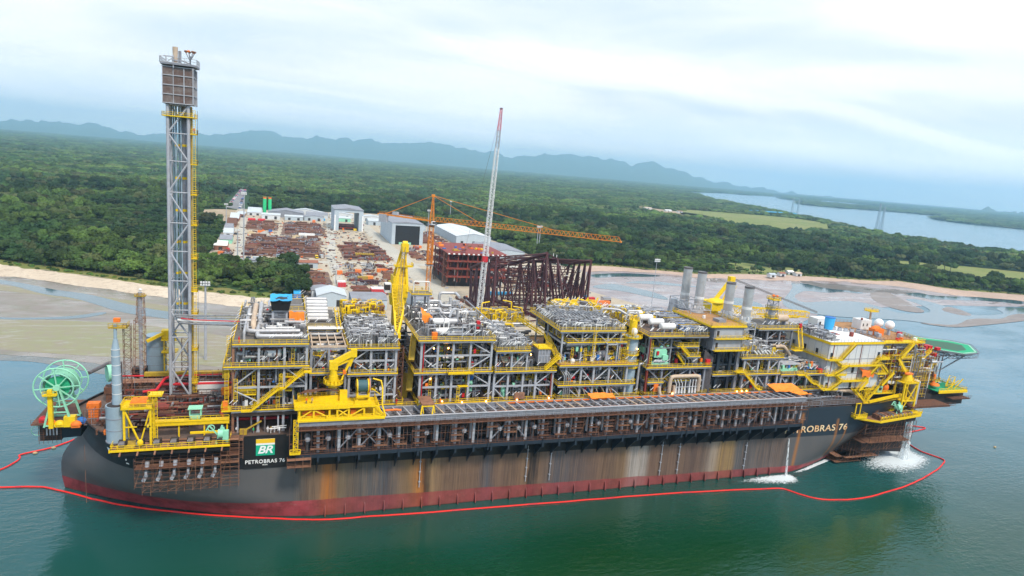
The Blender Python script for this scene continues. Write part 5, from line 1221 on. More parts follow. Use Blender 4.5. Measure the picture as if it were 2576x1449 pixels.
for i in range(4):
    p = MB('white'); y = -21+i*6.2; p.vessel((175.8-i*.6,y,52.6),(180.6-i*.6,y,52.6),1.15,16); p.m('grey').box(176.4-i*.6,176.9-i*.6,y-.8,y+.8,50.4,51.8); p.box(179.4-i*.6,179.9-i*.6,y-.8,y+.8,50.4,51.8); p.m('pipe').tube((178-i*.6,y,53.6),(178-i*.6,y,54.6),.15,6); T6.part('drum', p)
clutter(T6, 183, 192.4, -23.4, 8, 50.3, 53, 330, rnd, 'top', mats=('pipe','steel','insulation','white','blue','pipedark'), rmin=.08, rmax=.18); clutter(T6, 170, 182, -8, 9, 50.6, 53.5, 110, rnd, 'top', mats=('yellow','pipe','insulation'))
for i in range(12): p = MB('oldyellow' if i % 4 == 0 else 'lightgrey'); p.beam((183,-20+i*2.4,53),(192,-20+i*2.4,53),.25,.25); T6.part('cable_tray', p)
bigpipe(T6, [(178.6,-26,31.4),(178.6,-26,36.9),(189.8,-26,36.9),(189.8,-26,31.6)], .62, 'cream', 'header_pipe', 12)
bigpipe(T6, [(174.8,-25.8,33.4),(175.2,-26,30.4),(178.4,-26,29.8),(181,-25.6,30.4),(180.6,-25.4,33.6)], .55, 'cream', 'header_pipe', 12)
for i in range(7):
    x = 181.2+i*1.15+(.6 if i > 3 else 0); p = MB('white'); p.tube((x,-25.9,31),(x,-25.9,32.6),.4,8,.28); p.tube((x,-25.9,32.6),(x,-25.9,33.2),.18,6); p.path([(x,-25.9,33.2),(x,-25.9,34.2),(x-.5,-25.9,35),(x-.9,-25.9,35.8)] if i < 3 else [(x,-25.9,33.2),(x,-25.9,35.6)], .16, 6); T6.part('valve', p)
p = MB('lightgrey'); p.beam((181,-25.9,33.1),(189.4,-25.9,33.1),.25,.25); T6.part('valve_rack', p)
for x, m_ in ((173.5,'orange'),(192.6,'red')): p = MB(m_); p.box(x,x+1.6,-24.8,-23.9,31.4 if m_ == 'orange' else 40.2,34 if m_ == 'orange' else 42); T6.part('fire_cabinet', p)
bigpipe(T6, [(170.2,-24.7,30),(170.2,-24.7,50)], .2, 'redprimer')
for i in range(4): bigpipe(T6, [(182.6+i*1.3,-24.6,43.6),(184.4+i*1.3,-24.6,41.8),(184.4+i*1.3,-24.6,40)], .13, 'pipe', n=6)
# M7 -- boiler casings with the exhaust stacks
rnd = random.Random(109)
T7 = Thing('boiler_casing', 'two grey steel casings one above the other on dark legs with an orange brown roof', 'boiler casing', (200,0,29.7))
frame_part(T7, (195.4,198.4,203.2,206.4), (-23,-10,2), 24.1, 45.4, (39.6,34.4), mat='navy', brace=((198.6,44.6,200.8,40),(200.8,44.6,203,40)), r=.55, colors={3:'grey'})
for z0, z1, dx in ((45.4,48.9,0),(49.5,53.2,0)):
    p = MB('grey'); p.box(194.4+dx,206.2,-24.4,-2,z0,z1); p.m('lightgrey').box(195+dx,205.6,-24.52,-24.4,z0+.35,z1-.5); p.m('grey').box(194.1,206.5,-24.7,-1.8,z0-.3,z0); p.box(194.1,206.5,-24.7,-1.8,z1,z1+.25)
    for i in range(9): p.box(194.3,194.42,-23.6+i*2.5,-23.4+i*2.5,z0,z1)
    p.m('dark').box(195.4,196.3,-24.6,-24.5,z0+.5,z0+2.4); c_ = T7.part('casing', p)
    r = MB('yellow'); r.box(194.4,207.4,-26,-24.7,z0-.3,z0-.1); r.rail([(194.4,-26,z0-.1),(207.4,-26,z0-.1),(207.4,-24.7,z0-.1)],1.15,.1,1.8,.35); r.box(206.5,208.6,-26,-8,z0-.3,z0-.12); r.rail([(208.6,-26,z0-.1),(208.6,-8,z0-.1)],1.15,.1,1.8,.3); r.build('railing', c_, T7.loc)
p = MB('deckorange'); p.box(192.4,206.6,-25.2,-1.6,53.46,53.6); p.m('yellow').box(192.3,206.7,-25.32,-25.2,53.2,53.8); p.box(192.28,192.4,-25.2,-1.6,53.2,53.8); rf = T7.part('roof', p, 'orange brown steel roof with yellow edges')
r = MB('yellow'); r.rail([(192.4,-1.6,53.6),(192.4,-25.2,53.6),(206.6,-25.2,53.6),(206.6,-1.6,53.6)],1.2,.1,1.8,.3); r.build('railing', rf, T7.loc)
p = MB('grey'); p.box(199,202,-20,-16.5,53.6,54.6); p.m('white').box(197,197.8,-14,-13.2,53.6,54.6); p.m('lightgrey').rail([(199,-19.9,54.6),(202,-19.9,54.6)],.8,.06,1,0); T7.part('roof_hatch', p)
deck_part(T7, 196, 206, -24.6, -2, 36.6, rnd, lamps=0); deck_part(T7, 196, 208, -25, -2, 30.3, rnd, mat='deckplate', lamps=2); shade_back(T7, 195, 206, -8, 30, 45)
clutter(T7, 196, 206, -22, -9, 30.4, 45, 120, rnd, mats=GM)
for i in range(9): p = MB('pipedark'); p.tube((192.6+i*.35,-23.4-i*.1,30),(192.6+i*.35,-23.4-i*.1,45-i*.3),.22,6); T7.part('cable_riser', p)
ST = [((199.9,3.0),'rear left'),((201.2,-4.2),'rear right'),((208.6,-11.4),'front left'),((209.2,-20.6),'front right')]
LBL = ['leftmost tall silver exhaust stack, farthest from the water','second tall silver exhaust stack from the left','third silver exhaust stack, just left of the yellow crane mast','rightmost silver exhaust stack, right in front of the yellow crane mast']
TOP = [69.0, 68.6, 66.2, 66.5]
for i, ((x, y), _) in enumerate(ST):
    S_ = Thing('exhaust_stack', LBL[i], 'exhaust stack', (x,y,53.6), 'silver exhaust stacks above the boiler casings')
    p = MB('steel'); zt = TOP[i]; p.tube((x,y,56),(x,y,zt),1.62,24,cap=False); p.tube((x,y,zt-.4),(x,y,zt),1.5,24,cap=False); p.m('black').tube((x,y,zt-1.2),(x,y,zt-1.1),1.5,24); sh_ = S_.part('shaft', p)
    b_ = MB('white'); b_.tube((x,y,58.6),(x,y,59.5),1.72,24); b_.build('band', sh_, S_.loc)
    b_ = MB('pipedark'); b_.tube((x,y,zt-.55),(x,y,zt+.08),1.7,24,cap=False); b_.build('rim', sh_, S_.loc)
    p = MB('steel'); p.tube((x,y,53.5),(x,y,56),2.15,20,1.7); p.m('white')
    for k in range(6): a = k*pi/3+.3; p.cbox((x+2.0*cos(a), y+2.0*sin(a), 55.2), .5,.4,.9, a)
    p.m('grey').tube((x,y,53.2),(x,y,53.7),2.5,20); S_.part('base_cone', p)
T = Thing('stack_frame', 'grey steel support frame round the two left exhaust stacks', 'steel frame', (200,0,53.6))
p = MB('lightgrey'); fx = (196,204.4); fy = (-7.5, 6.5)
for x in fx:
    for y in fy: p.box(x-.15,x+.15,y-.15,y+.15,50.5,57.4)
for z in (57.4, 55.0):
    for y in fy: p.beam((fx[0],y,z),(fx[1],y,z),.22)
    for x in fx: p.beam((x,fy[0],z),(x,fy[1],z),.22)
p.beam((196,-7.5,57.4),(204.4,6.5,57.4),.15); p.beam((196,-.5,57.4),(204.4,-.5,57.4),.2); p.beam((196,-7.5,53),(196,-.5,57.4),.15); T.part('frame', p)
p = MB('insulation'); p.tube((198.2,7,50),(198.2,7,56.2),2.6,16,1.2); T.part('duct', p)
T = Thing('stack_frame', 'grey steel support frame at the foot of the two right exhaust stacks', 'steel frame', (209,-14,53.6))
p = MB('lightgrey'); fx = (206.8,212); fy = (-23,-8)
for x in fx:
    for y in fy: p.box(x-.15,x+.15,y-.15,y+.15,44,54.2)
for z in (54.1, 52.0, 49.5):
    for y in fy: p.beam((fx[0],y,z),(fx[1],y,z),.25)
    for x in fx: p.beam((x,fy[0],z),(x,fy[1],z),.25)
p.beam((206.8,-23,50),(212,-23,54),.15); p.m('insulation').tube((209.4,-20.4,47),(209.4,-20.4,53.4),1.2,14,2.0); p.tube((209,-11.4,47),(209,-11.4,53.4),1.2,14,2.0); p.m('grey').box(207.4,211.4,-22,-9,44,47.5); T.part('frame', p)
# M8 -- right hand modules
rnd = random.Random(110)
T8 = Thing('process_module', 'process module right of the boiler casings with diagonal yellow stairs', 'process module', (216,0,29.7), 'process modules on the deck of the ship')
frame_part(T8, (208.8,214.6,219.2,223.6), (-24,-11,2), 24.1, 42, (41.6,36.2), mat='lightgrey', brace=((209,41,214,37),(219.4,37,223.4,41),(214.6,36,219,31),(209,31,214,35.6)))
deck_part(T8, 206.8, 224.6, -25, 2, 42.4, rnd, lamps=4); deck_part(T8, 207, 224, -25, 2, 36.6, rnd, lamps=1); deck_part(T8, 206.6, 246, -25.2, 6, 30.3, rnd, mat='deckplate', lamps=3)
for i in range(6): bigpipe(T8, [(213.4+i*1.5,-22.5,44.2),(215+i*1.5,-22.5,42.8)], .3, 'white', n=8)
shade_back(T8, 209, 224, -9, 30.4, 42); clutter(T8, 209.4, 223.4, -22.8, -10, 30.6, 41.4, 210, rnd, mats=GM); clutter(T8, 208, 224, -23, 0, 42.5, 46, 190, rnd, 'top', mats=GT+('yellow',), rmin=.08, rmax=.22)
stairway(T8, [(204.6,-26.2,38),(207,-26.2,38),(214,-26.2,31.4),(215.5,-26.2,31.4)], 1.2)
p = MB('yellow'); p.box(203.8,207.2,-27,-25.2,37.7,37.9); p.rail([(203.8,-27,37.9),(207.2,-27,37.9)],1.2,.1,1.2,.3); p.box(204,210,-26.8,-25,30.2,30.4); p.rail([(204,-26.8,30.4),(210,-26.8,30.4)],1.1,.1,1.2,.3); T8.part('stair_landing', p)
rnd = random.Random(111)
T9 = Thing('process_module', 'low process deck before the white accommodation block carrying orange and mint machines', 'process module', (234,0,29.7), 'process modules on the deck of the ship')
frame_part(T9, (225.4,231,237,243.4), (-24,-11,2), 24.1, 36, (35.2,), mat='lightgrey', brace=((231,31,235,35),(225.6,35,229,31)))
deck_part(T9, 224.6, 245.8, -25, 2, 36.0, rnd, lamps=5); shade_back(T9, 225, 244, -10, 30.4, 35.8); clutter(T9, 225.6, 243.6, -23, -11, 30.6, 35.4, 130, rnd, mats=GM); clutter(T9, 226, 244, -23, -4, 36.2, 39.5, 130, rnd, 'mix', mats=GT)
p = MB('mint'); p.box(226,234.4,-22,-18,36.1,37.2); p.m('lightgrey').box(226,234.8,-22.4,-17.8,38.6,38.9); p.m('orange')
for i in range(5): p.m('orange' if i % 2 else 'mint').ell((227+i*1.6,-20.6,38),.8,.9,.8,10,5)
T9.part('compressor_skid', p, 'orange and mint green compressor skid')
for x in (236,238): p = MB('cream'); p.tube((x,-20.5,36.1),(x,-20.5,38.6),.8,14); T9.part('vertical_vessel', p)
p = MB('red'); p.box(241.5,243,-25,-24,36.2,37.6); T9.part('fire_cabinet', p)
stairway(T9, [(231,-26,36),(234,-26,36),(238.5,-26,32.5),(240,-26,32.5),(243.6,-26,29.8)], 1.2)
for y in (-14,-12.2): bigpipe(T9, [(230,y,43),(234,y,43.2),(236.5,y-1,40)], .6, 'cream')
deck_part(T9, 226, 238, -14, 2, 42, rnd, lamps=3, edge='oldyellow'); frame_part(T9, (226.4,232,237.6), (-13,1), 36, 50, (41.4,45,49.6), mat='grey', brace=((226.6,45.4,231.6,49.2),))
deck_part(T9, 221.6, 240, -14, 2, 49.8, rnd, lamps=5)
stairway(T9, [(240.4,-13.6,49.6),(238,-17,47),(235.5,-21,43.6),(232,-21,43.6)], 1.3, (.7,-.7,0)); clutter(T9, 226.4, 237.6, -12.6, 0, 42.2, 49, 90, rnd, mats=GM)
p = MB('cream'); p.vessel((233.8,-8,52.4),(238.6,-8,52.4),1.35,16); p.m('grey').box(234.4,234.9,-9,-7,50,51.2); p.box(237.4,237.9,-9,-7,50,51.2); T9.part('drum', p, 'cream and rust horizontal drum')
p = MB('lightgrey'); p.tube((231.4,-8,50),(231.4,-8,57.5),1.25,14); p.m('grey').truss((231.4,-8,50),(231.4,-8,60.6),3.0,2.6,.16,.1,1.7); p.m('yellow')
for z in (52.6,56,59.6): p.box(229.6,233.2,-9.8,-6.2,z-.15,z); p.rail([(229.6,-9.8,z),(233.2,-9.8,z),(233.2,-6.2,z),(229.6,-6.2,z)],1.1,.09,1.2,.25,True)
p.m('orange').ell((231,-8,61),.6,.6,.5,8,4); p.ell((232.4,-8.4,60.9),.5,.5,.4,8,4); T9.part('vent_tower', p, 'slim vent tower with yellow ring platforms')
for x in (228,229.2,240): p = MB('red'); p.box(x,x+.9,-14,-13.2,50,51.6); T9.part('fire_cabinet', p) if x > 230 else None

rnd = random.Random(777)
for T_, xa, xb, lv in ((T1,47,63.5,((31,42),(43,48))),(T2,66,74.4,((31,40),(40.7,46.5))),(T2b,76,88,((31,39.6),(40.2,47))),(T3,96.4,116.4,((30.7,39.4),(40.1,48.6))),(T4,118.6,136.6,((30.6,39.2),)),(T4,118.6,128,((39.9,45.6),)),(T5,141,164,((30.5,34.4),(34.9,40.6),(41.3,47))),(T6,171,193,((30.4,39.2),(39.9,49.6))),(T8,209,223.4,((30.4,36),(36.7,41.8))),(T9,225.8,243.4,((30.4,35.6),(36.1,38)))):
    for za, zb in lv: innards(T_, xa, xb, za, zb, int((xb-xa)*4.6), rnd)
LM = bpy.data.materials.new('lamp_lit'); LM.use_nodes = True; b_ = LM.node_tree.nodes['Principled BSDF']; b_.inputs['Emission Color'].default_value = (1,.42,.12,1); b_.inputs['Emission Strength'].default_value = 14; b_.inputs['Base Color'].default_value = (.8,.4,.1,1)
for T_, x, y, z in ((T3,99.3,-23.6,46.8),(T3,103.6,-23.6,46.8),(T3,98.8,-23.6,37.6),(T3,102.2,-25.8,31.4),(T3,108,-26.6,31.2),(T3,115.4,-26.6,31.2),(T4,125.4,-26,31),(T4,136,-25.6,31),(T6,180,-26,31),(T8,205,-27,31.2),(T8,207,-27,31.2),(T8,209,-27,31.2),(T5,166.6,-23.2,45.6),(T4,129.4,-24,44.6)):
    mb = MB(LM); mb.ell((x,y,z),.22,.22,.22,8,5); T_.part('work_lamp', mb)
# ---- accommodation block and its roof
rnd = random.Random(120)
A = Thing('accommodation_block', 'pale grey accommodation block with zigzag yellow stairs and a white roof', 'accommodation block', (258,-12,29.7))
ax0, ax1, ay0, ay1 = 245., 270.6, -24.5, -1.
for i, (z0, z1) in enumerate(((29.8,35.3),(35.5,40.9),(41.1,46.8))):
    p = MB('blockwhite'); p.box(ax0,ax1,ay0,ay1,z0,z1); p.m('lightgrey')
    for k in range(9): x = ax0+.4+k*(ax1-ax0-.8)/8; p.box(x-.06,x+.06,ay0-.06,ay0-.002,z0,z1)
    for k in range(8): y = ay0+.4+k*(ay1-ay0-.8)/7; p.box(ax0-.08,ax0-.002,y-.06,y+.06,z0,z1)
    p.m('grey').box(ax0-.1,ax1+.1,ay0-.1,ay1+.1,z1,z1+.2)
    p.m('redprimer').box(ax0+1.8,ax0+2.0,ay0-.2,ay0-.1,z0,z1); p.box(ax0+15,ax0+15.2,ay0-.2,ay0-.1,z0,z1)
    w_ = A.part('wall', p)
    for k, (x, m_) in enumerate(((ax0+.8,'navy'),(ax1-2.2,'navy'),(ax0+12,'dark'))):
        if (i+k) % 3 == 1: continue
        d_ = MB(m_); d_.box(x,x+1.1,ay0-.14,ay0-.07,z0+.2,z0+2.4); d_.build('door', w_, A.loc)
    for k in range(3): d_ = MB('dark'); y = ay0+5+k*6; d_.box(ax0-.16,ax0-.09,y,y+1.1,z0+.6,z0+2.6); d_.build('door', w_, A.loc)
p = MB('letterwhite'); p.box(ax0-.3,ax1+.3,ay0-.3,ay1+.2,47.0,47.35); p.m('yellow').box(ax0-.3,ax1+.3,ay0-.45,ay0-.31,46.6,47.5); p.box(ax0-.45,ax0-.31,ay0-.3,ay1,46.6,47.5); p.m('redprimer').box(256,260,-14,-10.5,47.36,47.5); rf = A.part('roof', p, 'white flat roof')
r = MB('grey'); r.rail([(ax0,ay1,47.4),(ax0,ay0,47.4),(ax1,ay0,47.4),(ax1,-8,47.4)],1.1,.08,1.6,.15); r.build('railing', rf, A.loc)
p = MB('pipe'); pipes(p, 245.6,251.5,-22,-2,47.4,49.8,70,rnd,.1,.35,('pipe','pipedark','steel','grey')); p.m('grey')
for k in range(5): p.cbox((248+k*.4,-20+k*3.6,47.4),1.4,1.4,1.5)
A.part('roof_fans', p, kind='stuff')
p = MB('lightgrey')
for k in range(12): x = 256+k*1.9; y = -2.4-k*1.15; p.cbox((x,y,47.4),1.3,1.2,1.3,-.5); p.m('dark').cbox((x,y,48.7),.9,.8,.12,-.5); p.m('lightgrey')
p.m('redprimer').box(262.2,263.4,-17,-16,47.4,49); A.part('air_handlers', p)
for z, xa, xb, pr in ((41.2,ax0-1.6,ax0+.2,1),(41.2,ax0-1,250,0),(41.2,268,272.6,0),(35.5,ax0-1,253,0),(38.8,250,269,0),(33,250.5,264,0),(35.5,268,273,0),(30.1,ax0-1,250,0)):
    p = MB('yellow')
    if pr: p.box(xa,xb-.3,-25,-2,z-.3,z); p.rail([(xa,-25,z),(xa,-2,z)],1.2,.1,1.6,.4)
    else: p.box(xa,xb,-26.4,-24.7,z-.3,z); p.rail([(xa,-26.4,z),(xb,-26.4,z)],1.2,.1,1.6,.45)
    A.part('walkway', p)
def zig(T, a, b, w=1.3, mat='yellow'):
    mb = MB(mat); mb.stair(a, b, w, (0,1,0), 1.2); s_ = .65
    mb.beam(V3(a)+Vector((0,-s_,.2)), V3(b)+Vector((0,-s_,.2)), .12, .9); T.part('stairway', mb)
for a, b in (((250,-25.6,41.2),(255.4,-25.6,46.8)),((250.4,-25.6,38.8),(246.6,-25.6,41.2)),((253.6,-25.8,38.8),(247.4,-25.8,35.5)),((266,-25.6,38.8),(269.4,-25.6,41.6)),((269.4,-25.8,38.8),(273,-25.8,35.6)),((251.4,-25.6,33),(248,-25.6,35.5)),((251.6,-25.8,33),(247,-25.8,30)),((262.8,-25.6,33),(268.2,-25.6,38.4))): zig(A, a, b)
V_ = Thing('stair_tower', 'yellow V shaped boarding stairway hanging in front of the accommodation block', 'stairway', (263,-27,24.9))
zig(V_, (257,-26.8,30), (262.8,-26.8,25), 1.8); zig(V_, (263.4,-26.8,25), (268.6,-26.8,31), 1.8); zig(V_, (261.5,-28,33.4), (258,-28,30), 1.4)
p = MB('yellow'); p.box(262,264.6,-28,-25.6,24.7,24.9); p.truss((263.3,-26.8,25),(263.3,-26.8,30.5),1.8,1.8,.18,.12,1.8); p.beam((257,-26.8,29.8),(269,-26.8,29.8),.3,.3); V_.part('frame', p)
tarp('tarpaulin', [(260.5,-26.4,36.6),(266.5,-26.2,36.0),(266.5,-24.8,36.4),(260.5,-24.8,37.4)], 2.3, 'orange', 'orange tarpaulin hanging over a landing of the accommodation block stairs', 8)
# rear part of the block with the orange brown top deck
A2 = Thing('wheelhouse_block', 'rear deckhouse with an orange brown top deck carrying white domes and a blue tank', 'deckhouse', (280,-8,29.7))
poly = [(262,-1),(271,-12.5),(271,-20.5),(290,-20.5),(293,-10),(292,6),(268,8)]
for i, (z0, z1, m_) in enumerate(((29.8,35,'cream'),(35.2,40.6,'blockwhite'),(40.8,46.6,'lightgrey'))):
    p = MB(m_); k_ = 1-.04*(2-i); p.prism([(278+(x-278)*k_, -8+(y+8)*k_) for x, y in poly], z0, z1); A2.part('wall', p)
    p = MB('yellow'); p.box(271.5,292,-23-.6*i,-20.6,z1,z1+.22); p.rail([(271.5,-23-.6*i,z1+.2),(292,-23-.6*i,z1+.2),(294,-12,z1+.2)],1.15,.1,1.6,.35); A2.part('walkway', p)
p = MB('deckorange'); p.prism(poly, 46.7, 47.1); A2.part('roof', p, 'orange brown top deck')
r = MB('rustlight'); r.rail([(x, y, 47.1) for x, y in poly],1.1,.08,1.8,.15,True); A2.part('railing', r)
p = MB('white'); p.box(261,268,-1,4,47.1,50.4); p.m('dark').box(262,262.8,-1.06,-1,48,49.2); p.box(265,265.6,-1.06,-1,48,49.2); A2.part('cabin', p)
p = MB('white'); p.box(279,284.5,-5.5,-1,47.1,51); p.m('redprimer').ell((279.5,-5,51.4),.5,.5,.5,8,4); p.m('dark').box(280,280.5,-5.56,-5.5,48.5,49.6); p.box(282,282.5,-5.56,-5.5,48.5,49.6); A2.part('cabin', p, 'small white cabin with a red lamp')
for x, y in ((282.6,-10.4),(284.8,-13.6)):
    p = MB('letterwhite'); p.ell((x,y,51.1),1.75,1.75,1.75,16,9); p.m('lightgrey').tube((x,y,47.1),(x,y,49.6),.7,8,.4)
    for k in range(3): p.beam((x+1.2*cos(k*2.1),y+1.2*sin(k*2.1),47.1),(x+.3*cos(k*2.1),y+.3*sin(k*2.1),49.6),.12)
    A2.part('radome', p)
p = MB('cream'); p.tube((291,1,47),(289.6,.4,53.4),.55,8,.35); p.m('yellow').box(287.6,292,-1.4,2,53.4,53.6); p.rail([(287.6,-1.4,53.6),(292,-1.4,53.6),(292,2,53.6),(287.6,2,53.6)],.9,.1,1,.2,True); p.m('lightgrey').tube((290,0,53.6),(290,0,57.5),.06,4); p.tube((288.6,0,53.6),(288.6,0,56.4),.05,4); A2.part('radar_mast', p)
p = MB('orange'); p.box(276.6,281.4,-14.5,-11.5,47.1,49.6); p.ell((279,-12.6,49.4),2.2,1.2,1.2,10,5,0); A2.part('covered_boat', p, 'bright orange covered gear by the white domes')
cabins = MB('lightgrey')
for x, y, s_ in ((286,-18,1.6),(276,-17,1.4),(274,-10,1.2),(289,-15,1.4),(270,3,1.6),(274,4,1.2)): p = MB('red' if x == 289 else 'lightgrey'); p.cbox((x,y,47.1),s_,s_,1.5); A2.part('deck_locker', p)
rnd = random.Random(131); clutter(A2, 271.5, 294, -24.2, -21, 30, 46, 120, rnd, mats=('yellow','oldyellow','grey','lightgrey','white','rust','pipedark','redprimer'), rmin=.07, rmax=.2)
for i in range(16): x, z = rnd.uniform(272,292), rnd.choice((30,35.2,40.8,47.1)); p = MB(('red','letterwhite','orange','red')[i % 4]); p.box(x,x+rnd.uniform(.7,1.6),-22.8,-21.6,z,z+rnd.uniform(1,2)); A2.part('wall_locker', p)
for a, b in (((273,-24.4,30.2),(278,-24.4,35)),((284,-24.4,35.2),(279,-24.4,40.6)),((280,-24.6,40.8),(285.4,-24.6,46.6)),((290,-24.4,30.2),(285.4,-24.4,35)),((292,-22,40.8),(296.4,-20,35.2))): zig(A2, a, b, 1.1)
T = Thing('water_tank', 'bright blue upright tank on the accommodation roof', 'tank', (262.4,-5.6,47.4)); p = MB('cyan'); p.tube((262.4,-5.6,47.5),(262.4,-5.6,52.1),1.75,20,1.95); T.part('shell', p); p = MB('blue'); p.tube((262.4,-5.6,52.1),(262.4,-5.6,52.3),2.05,20); T.part('lid', p)
# cluttered white and yellow superstructure behind, lifeboats
T = Thing('stern_superstructure', 'jumble of white cabins, red lockers and yellow walkways between the deckhouse and the helideck', 'superstructure', (302,-10,26))
rnd = random.Random(125)
for x0_, x1_, y0_, y1_, z0, z1, m_ in ((292,306,-13,6,26.5,33,'blockwhite'),(294,307,-11,5,33.2,38.4,'letterwhite'),(296,309,-8,6,38.6,41.4,'deckorange'),(290,297,-19,-12,26.5,30,'cream'),(293,300,-17,-9,30.2,35.5,'letterwhite'),(298,306,-16,-10,26.5,29.4,'navy'),(306,314,-12,4,26,30.5,'blockwhite')):
    p = MB(m_); p.box(x0_,x1_,y0_,y1_,z0,z1); p.m('grey').box(x0_-.1,x1_+.1,y0_-.1,y1_+.1,z1,z1+.15); p.m('dark')
    for k in range(int((x1_-x0_)/2.4)): p.box(x0_+.8+k*2.4,x0_+1.6+k*2.4,y0_-.05,y0_,z1-2.2,z1-1.2)
    T.part('cabin', p)
for z, x0_, x1_, y in ((30.2,288,298,-20),(33.1,291,308,-15),(35.6,290,301,-18.4),(38.5,293,310,-13),(41.5,294,311,-9.5),(29,297,312,-18)):
    p = MB('oldyellow' if rnd.random() < .4 else 'yellow'); p.box(x0_,x1_,y,y+1.8,z-.2,z); p.rail([(x0_,y,z),(x1_,y,z)],1.15,.1,1.5,.35); T.part('walkway', p)
for i in range(14): x, z = rnd.uniform(292,310), rnd.choice((30.3,33.2,35.7,38.6,41.6)); p = MB('red'); p.box(x,x+1,-14.5-rnd.uniform(-3,3),-13,z,z+1.5); T.part('fire_cabinet', p)
for i in range(5): p = MB('yellow'); x, z = 289+i*4, (30.2,33.1,35.6,38.5,33.1)[i]; p.stair((x,-17.6,z),(x+3.6,-17.6,z+2.9),1.0,(0,1,0)); T.part('stairway', p)
p = MB('red'); p.box(305,310,-9,-7,41.6,43.2); p.box(298,301,-10,-8.4,41.6,43); T.part('foam_locker', p)
clutter(T, 290, 314, -20, 4, 26.4, 41, 170, rnd, mats=('grey','lightgrey','white','yellow','rust','pipedark','cream'))
# helideck
H = Thing('helideck', 'green octagonal helideck with a netted rim on grey lattice legs beyond the stern', 'helideck', (324,-8,26))
hp = [(309,-9.5),(310.5,1),(324,6.5),(337,-1),(340.5,-8),(330,-19),(320,-20.5)]; hz = 40.6
p = MB('grey'); p.prism([(x*1,y) for x,y in hp], hz-.5, hz); p.m('deckgreen').prism([(324.5+(x-324.5)*.97,-8+(y+8)*.97) for x,y in hp], hz+.003, hz+.06); dk_ = H.part('deck', p)
p = MB('letterwhite'); q = [(324.5+(x-324.5)*.92,-8+(y+8)*.92) for x,y in hp]
for a, b in zip(q, q[1:]+q[:1]): p.beam((a[0],a[1],hz+.09),(b[0],b[1],hz+.09),.2,.05)
p.m('darkgreen').prism([(324.5+(x-324.5)*.66,-8+(y+8)*.66) for x,y in hp], hz+.065, hz+.075); p.build('marking', dk_, H.loc)
q = [(324.5+(x-324.5)*1.05,-8+(y+8)*1.05) for x,y in hp]; p = MB('grey')
for i in range(len(q)):
    a, b, c, d = hp[i], hp[(i+1) % 7], q[(i+1) % 7], q[i]
    for t in range(9):
        u = t/8; p.beam((a[0]+(b[0]-a[0])*u,a[1]+(b[1]-a[1])*u,hz-.1),(d[0]+(c[0]-d[0])*u,d[1]+(c[1]-d[1])*u,hz+.15),.09)
    p.beam((d[0],d[1],hz+.15),(c[0],c[1],hz+.15),.12); p.beam(((a[0]+d[0])/2,(a[1]+d[1])/2,hz+.03),((b[0]+c[0])/2,(b[1]+c[1])/2,hz+.03),.08)
p.build('safety_net', dk_, H.loc)
p = MB('grey')
for k in range(7): y = -18+k*4; xa, xb = 312+abs(y+8)*.3, 337-abs(y+8)*.55; p.truss((xa,y,hz-1.6),(xb,y,hz-1.6),.5,.5,.12,.08,2.2,None,2.0,2.0)
for k in range(6): x = 313+k*4.4; p.truss((x,-17+abs(x-322)*.4,hz-1.6),(x,4-abs(x-322)*.3,hz-1.6),.5,.5,.12,.08,2.2,None,2.0,2.0)
H.part('truss_deck', p)
p = MB('lightgrey')
for (x, y) in ((309,-14),(309,-2),(315,-14),(315,-2)): p.tube((x,y,26),(x,y,hz-2.6),.38,8)
for z in (30,34,37.6):
    for a, b in (((309,-14),(315,-14)),((309,-2),(315,-2)),((309,-14),(309,-2)),((315,-14),(315,-2))): p.tube((*a,z),(*b,z),.2,6)
for z in (26,30,34):
    p.tube((309,-14,z),(315,-14,z+3.8),.18,6); p.tube((315,-14,z),(315,-2,z+3.8),.18,6); p.tube((315,-14,z),(309,-14,z+3.8),.15,6)
for y in (-14,-2): p.tube((315,y,31),(330,y,hz-2.6),.3,8); p.tube((315,y,35),(322,y,hz-2.6),.22,6)
H.part('support_leg', p)
p = MB('red'); p.box(309.6,311.4,-13,-10,hz+.1,hz+1.4); p.box(311.5,313.5,-15,-13.6,hz+.1,hz+1.2); H.part('foam_monitor', p)
# stern platforms low at the right
T = Thing('mooring_platform', 'low stern platform with green floor and yellow winch frames under the helideck', 'platform', (312,-18,22))
p = MB('dark'); p.box(291,322,-22,-4,20,24.4); p.m('rust').box(286,306,-29,-20,22,22.6); p.box(312,322,-25,-19,23,23.4); T.part('hull_box', p)
p = MB('deckgreen'); p.box(305,320.5,-24,-10,26,26.3); p.m('yellow').box(304.8,320.7,-24.3,-24,25.6,26.6); p.rail([(305,-24,26.4),(320.5,-24,26.4),(320.5,-10,26.4)],1.2,.12,1.6,.4); T.part('floor', p)
p = MB('orange'); p.ell((307.5,-20,27.6),2,1.6,1.1,12,6,0); p.box(309,310,-18,-17.4,26.4,31.4); T.part('covered_gear', p)
p = MB('yellow'); p.truss((314,-21,26.4),(319.5,-18,29.6),2,2,.2,.12,2); p.beam((316,-22,26.4),(320,-22,30.6),.3); p.beam((312,-22,26.4),(318,-22,30),.25); T.part('winch_frame', p)
p = MB('rust')
for (x0_,x1_,y,z) in ((288,306,-29.3,22.7),(312,322,-25.3,23.5),(298,316,-24,20.2)): p.rail([(x0_,y,z),(x1_,y,z)],1.1,.07,1.4,.15)
T.part('railing', p)
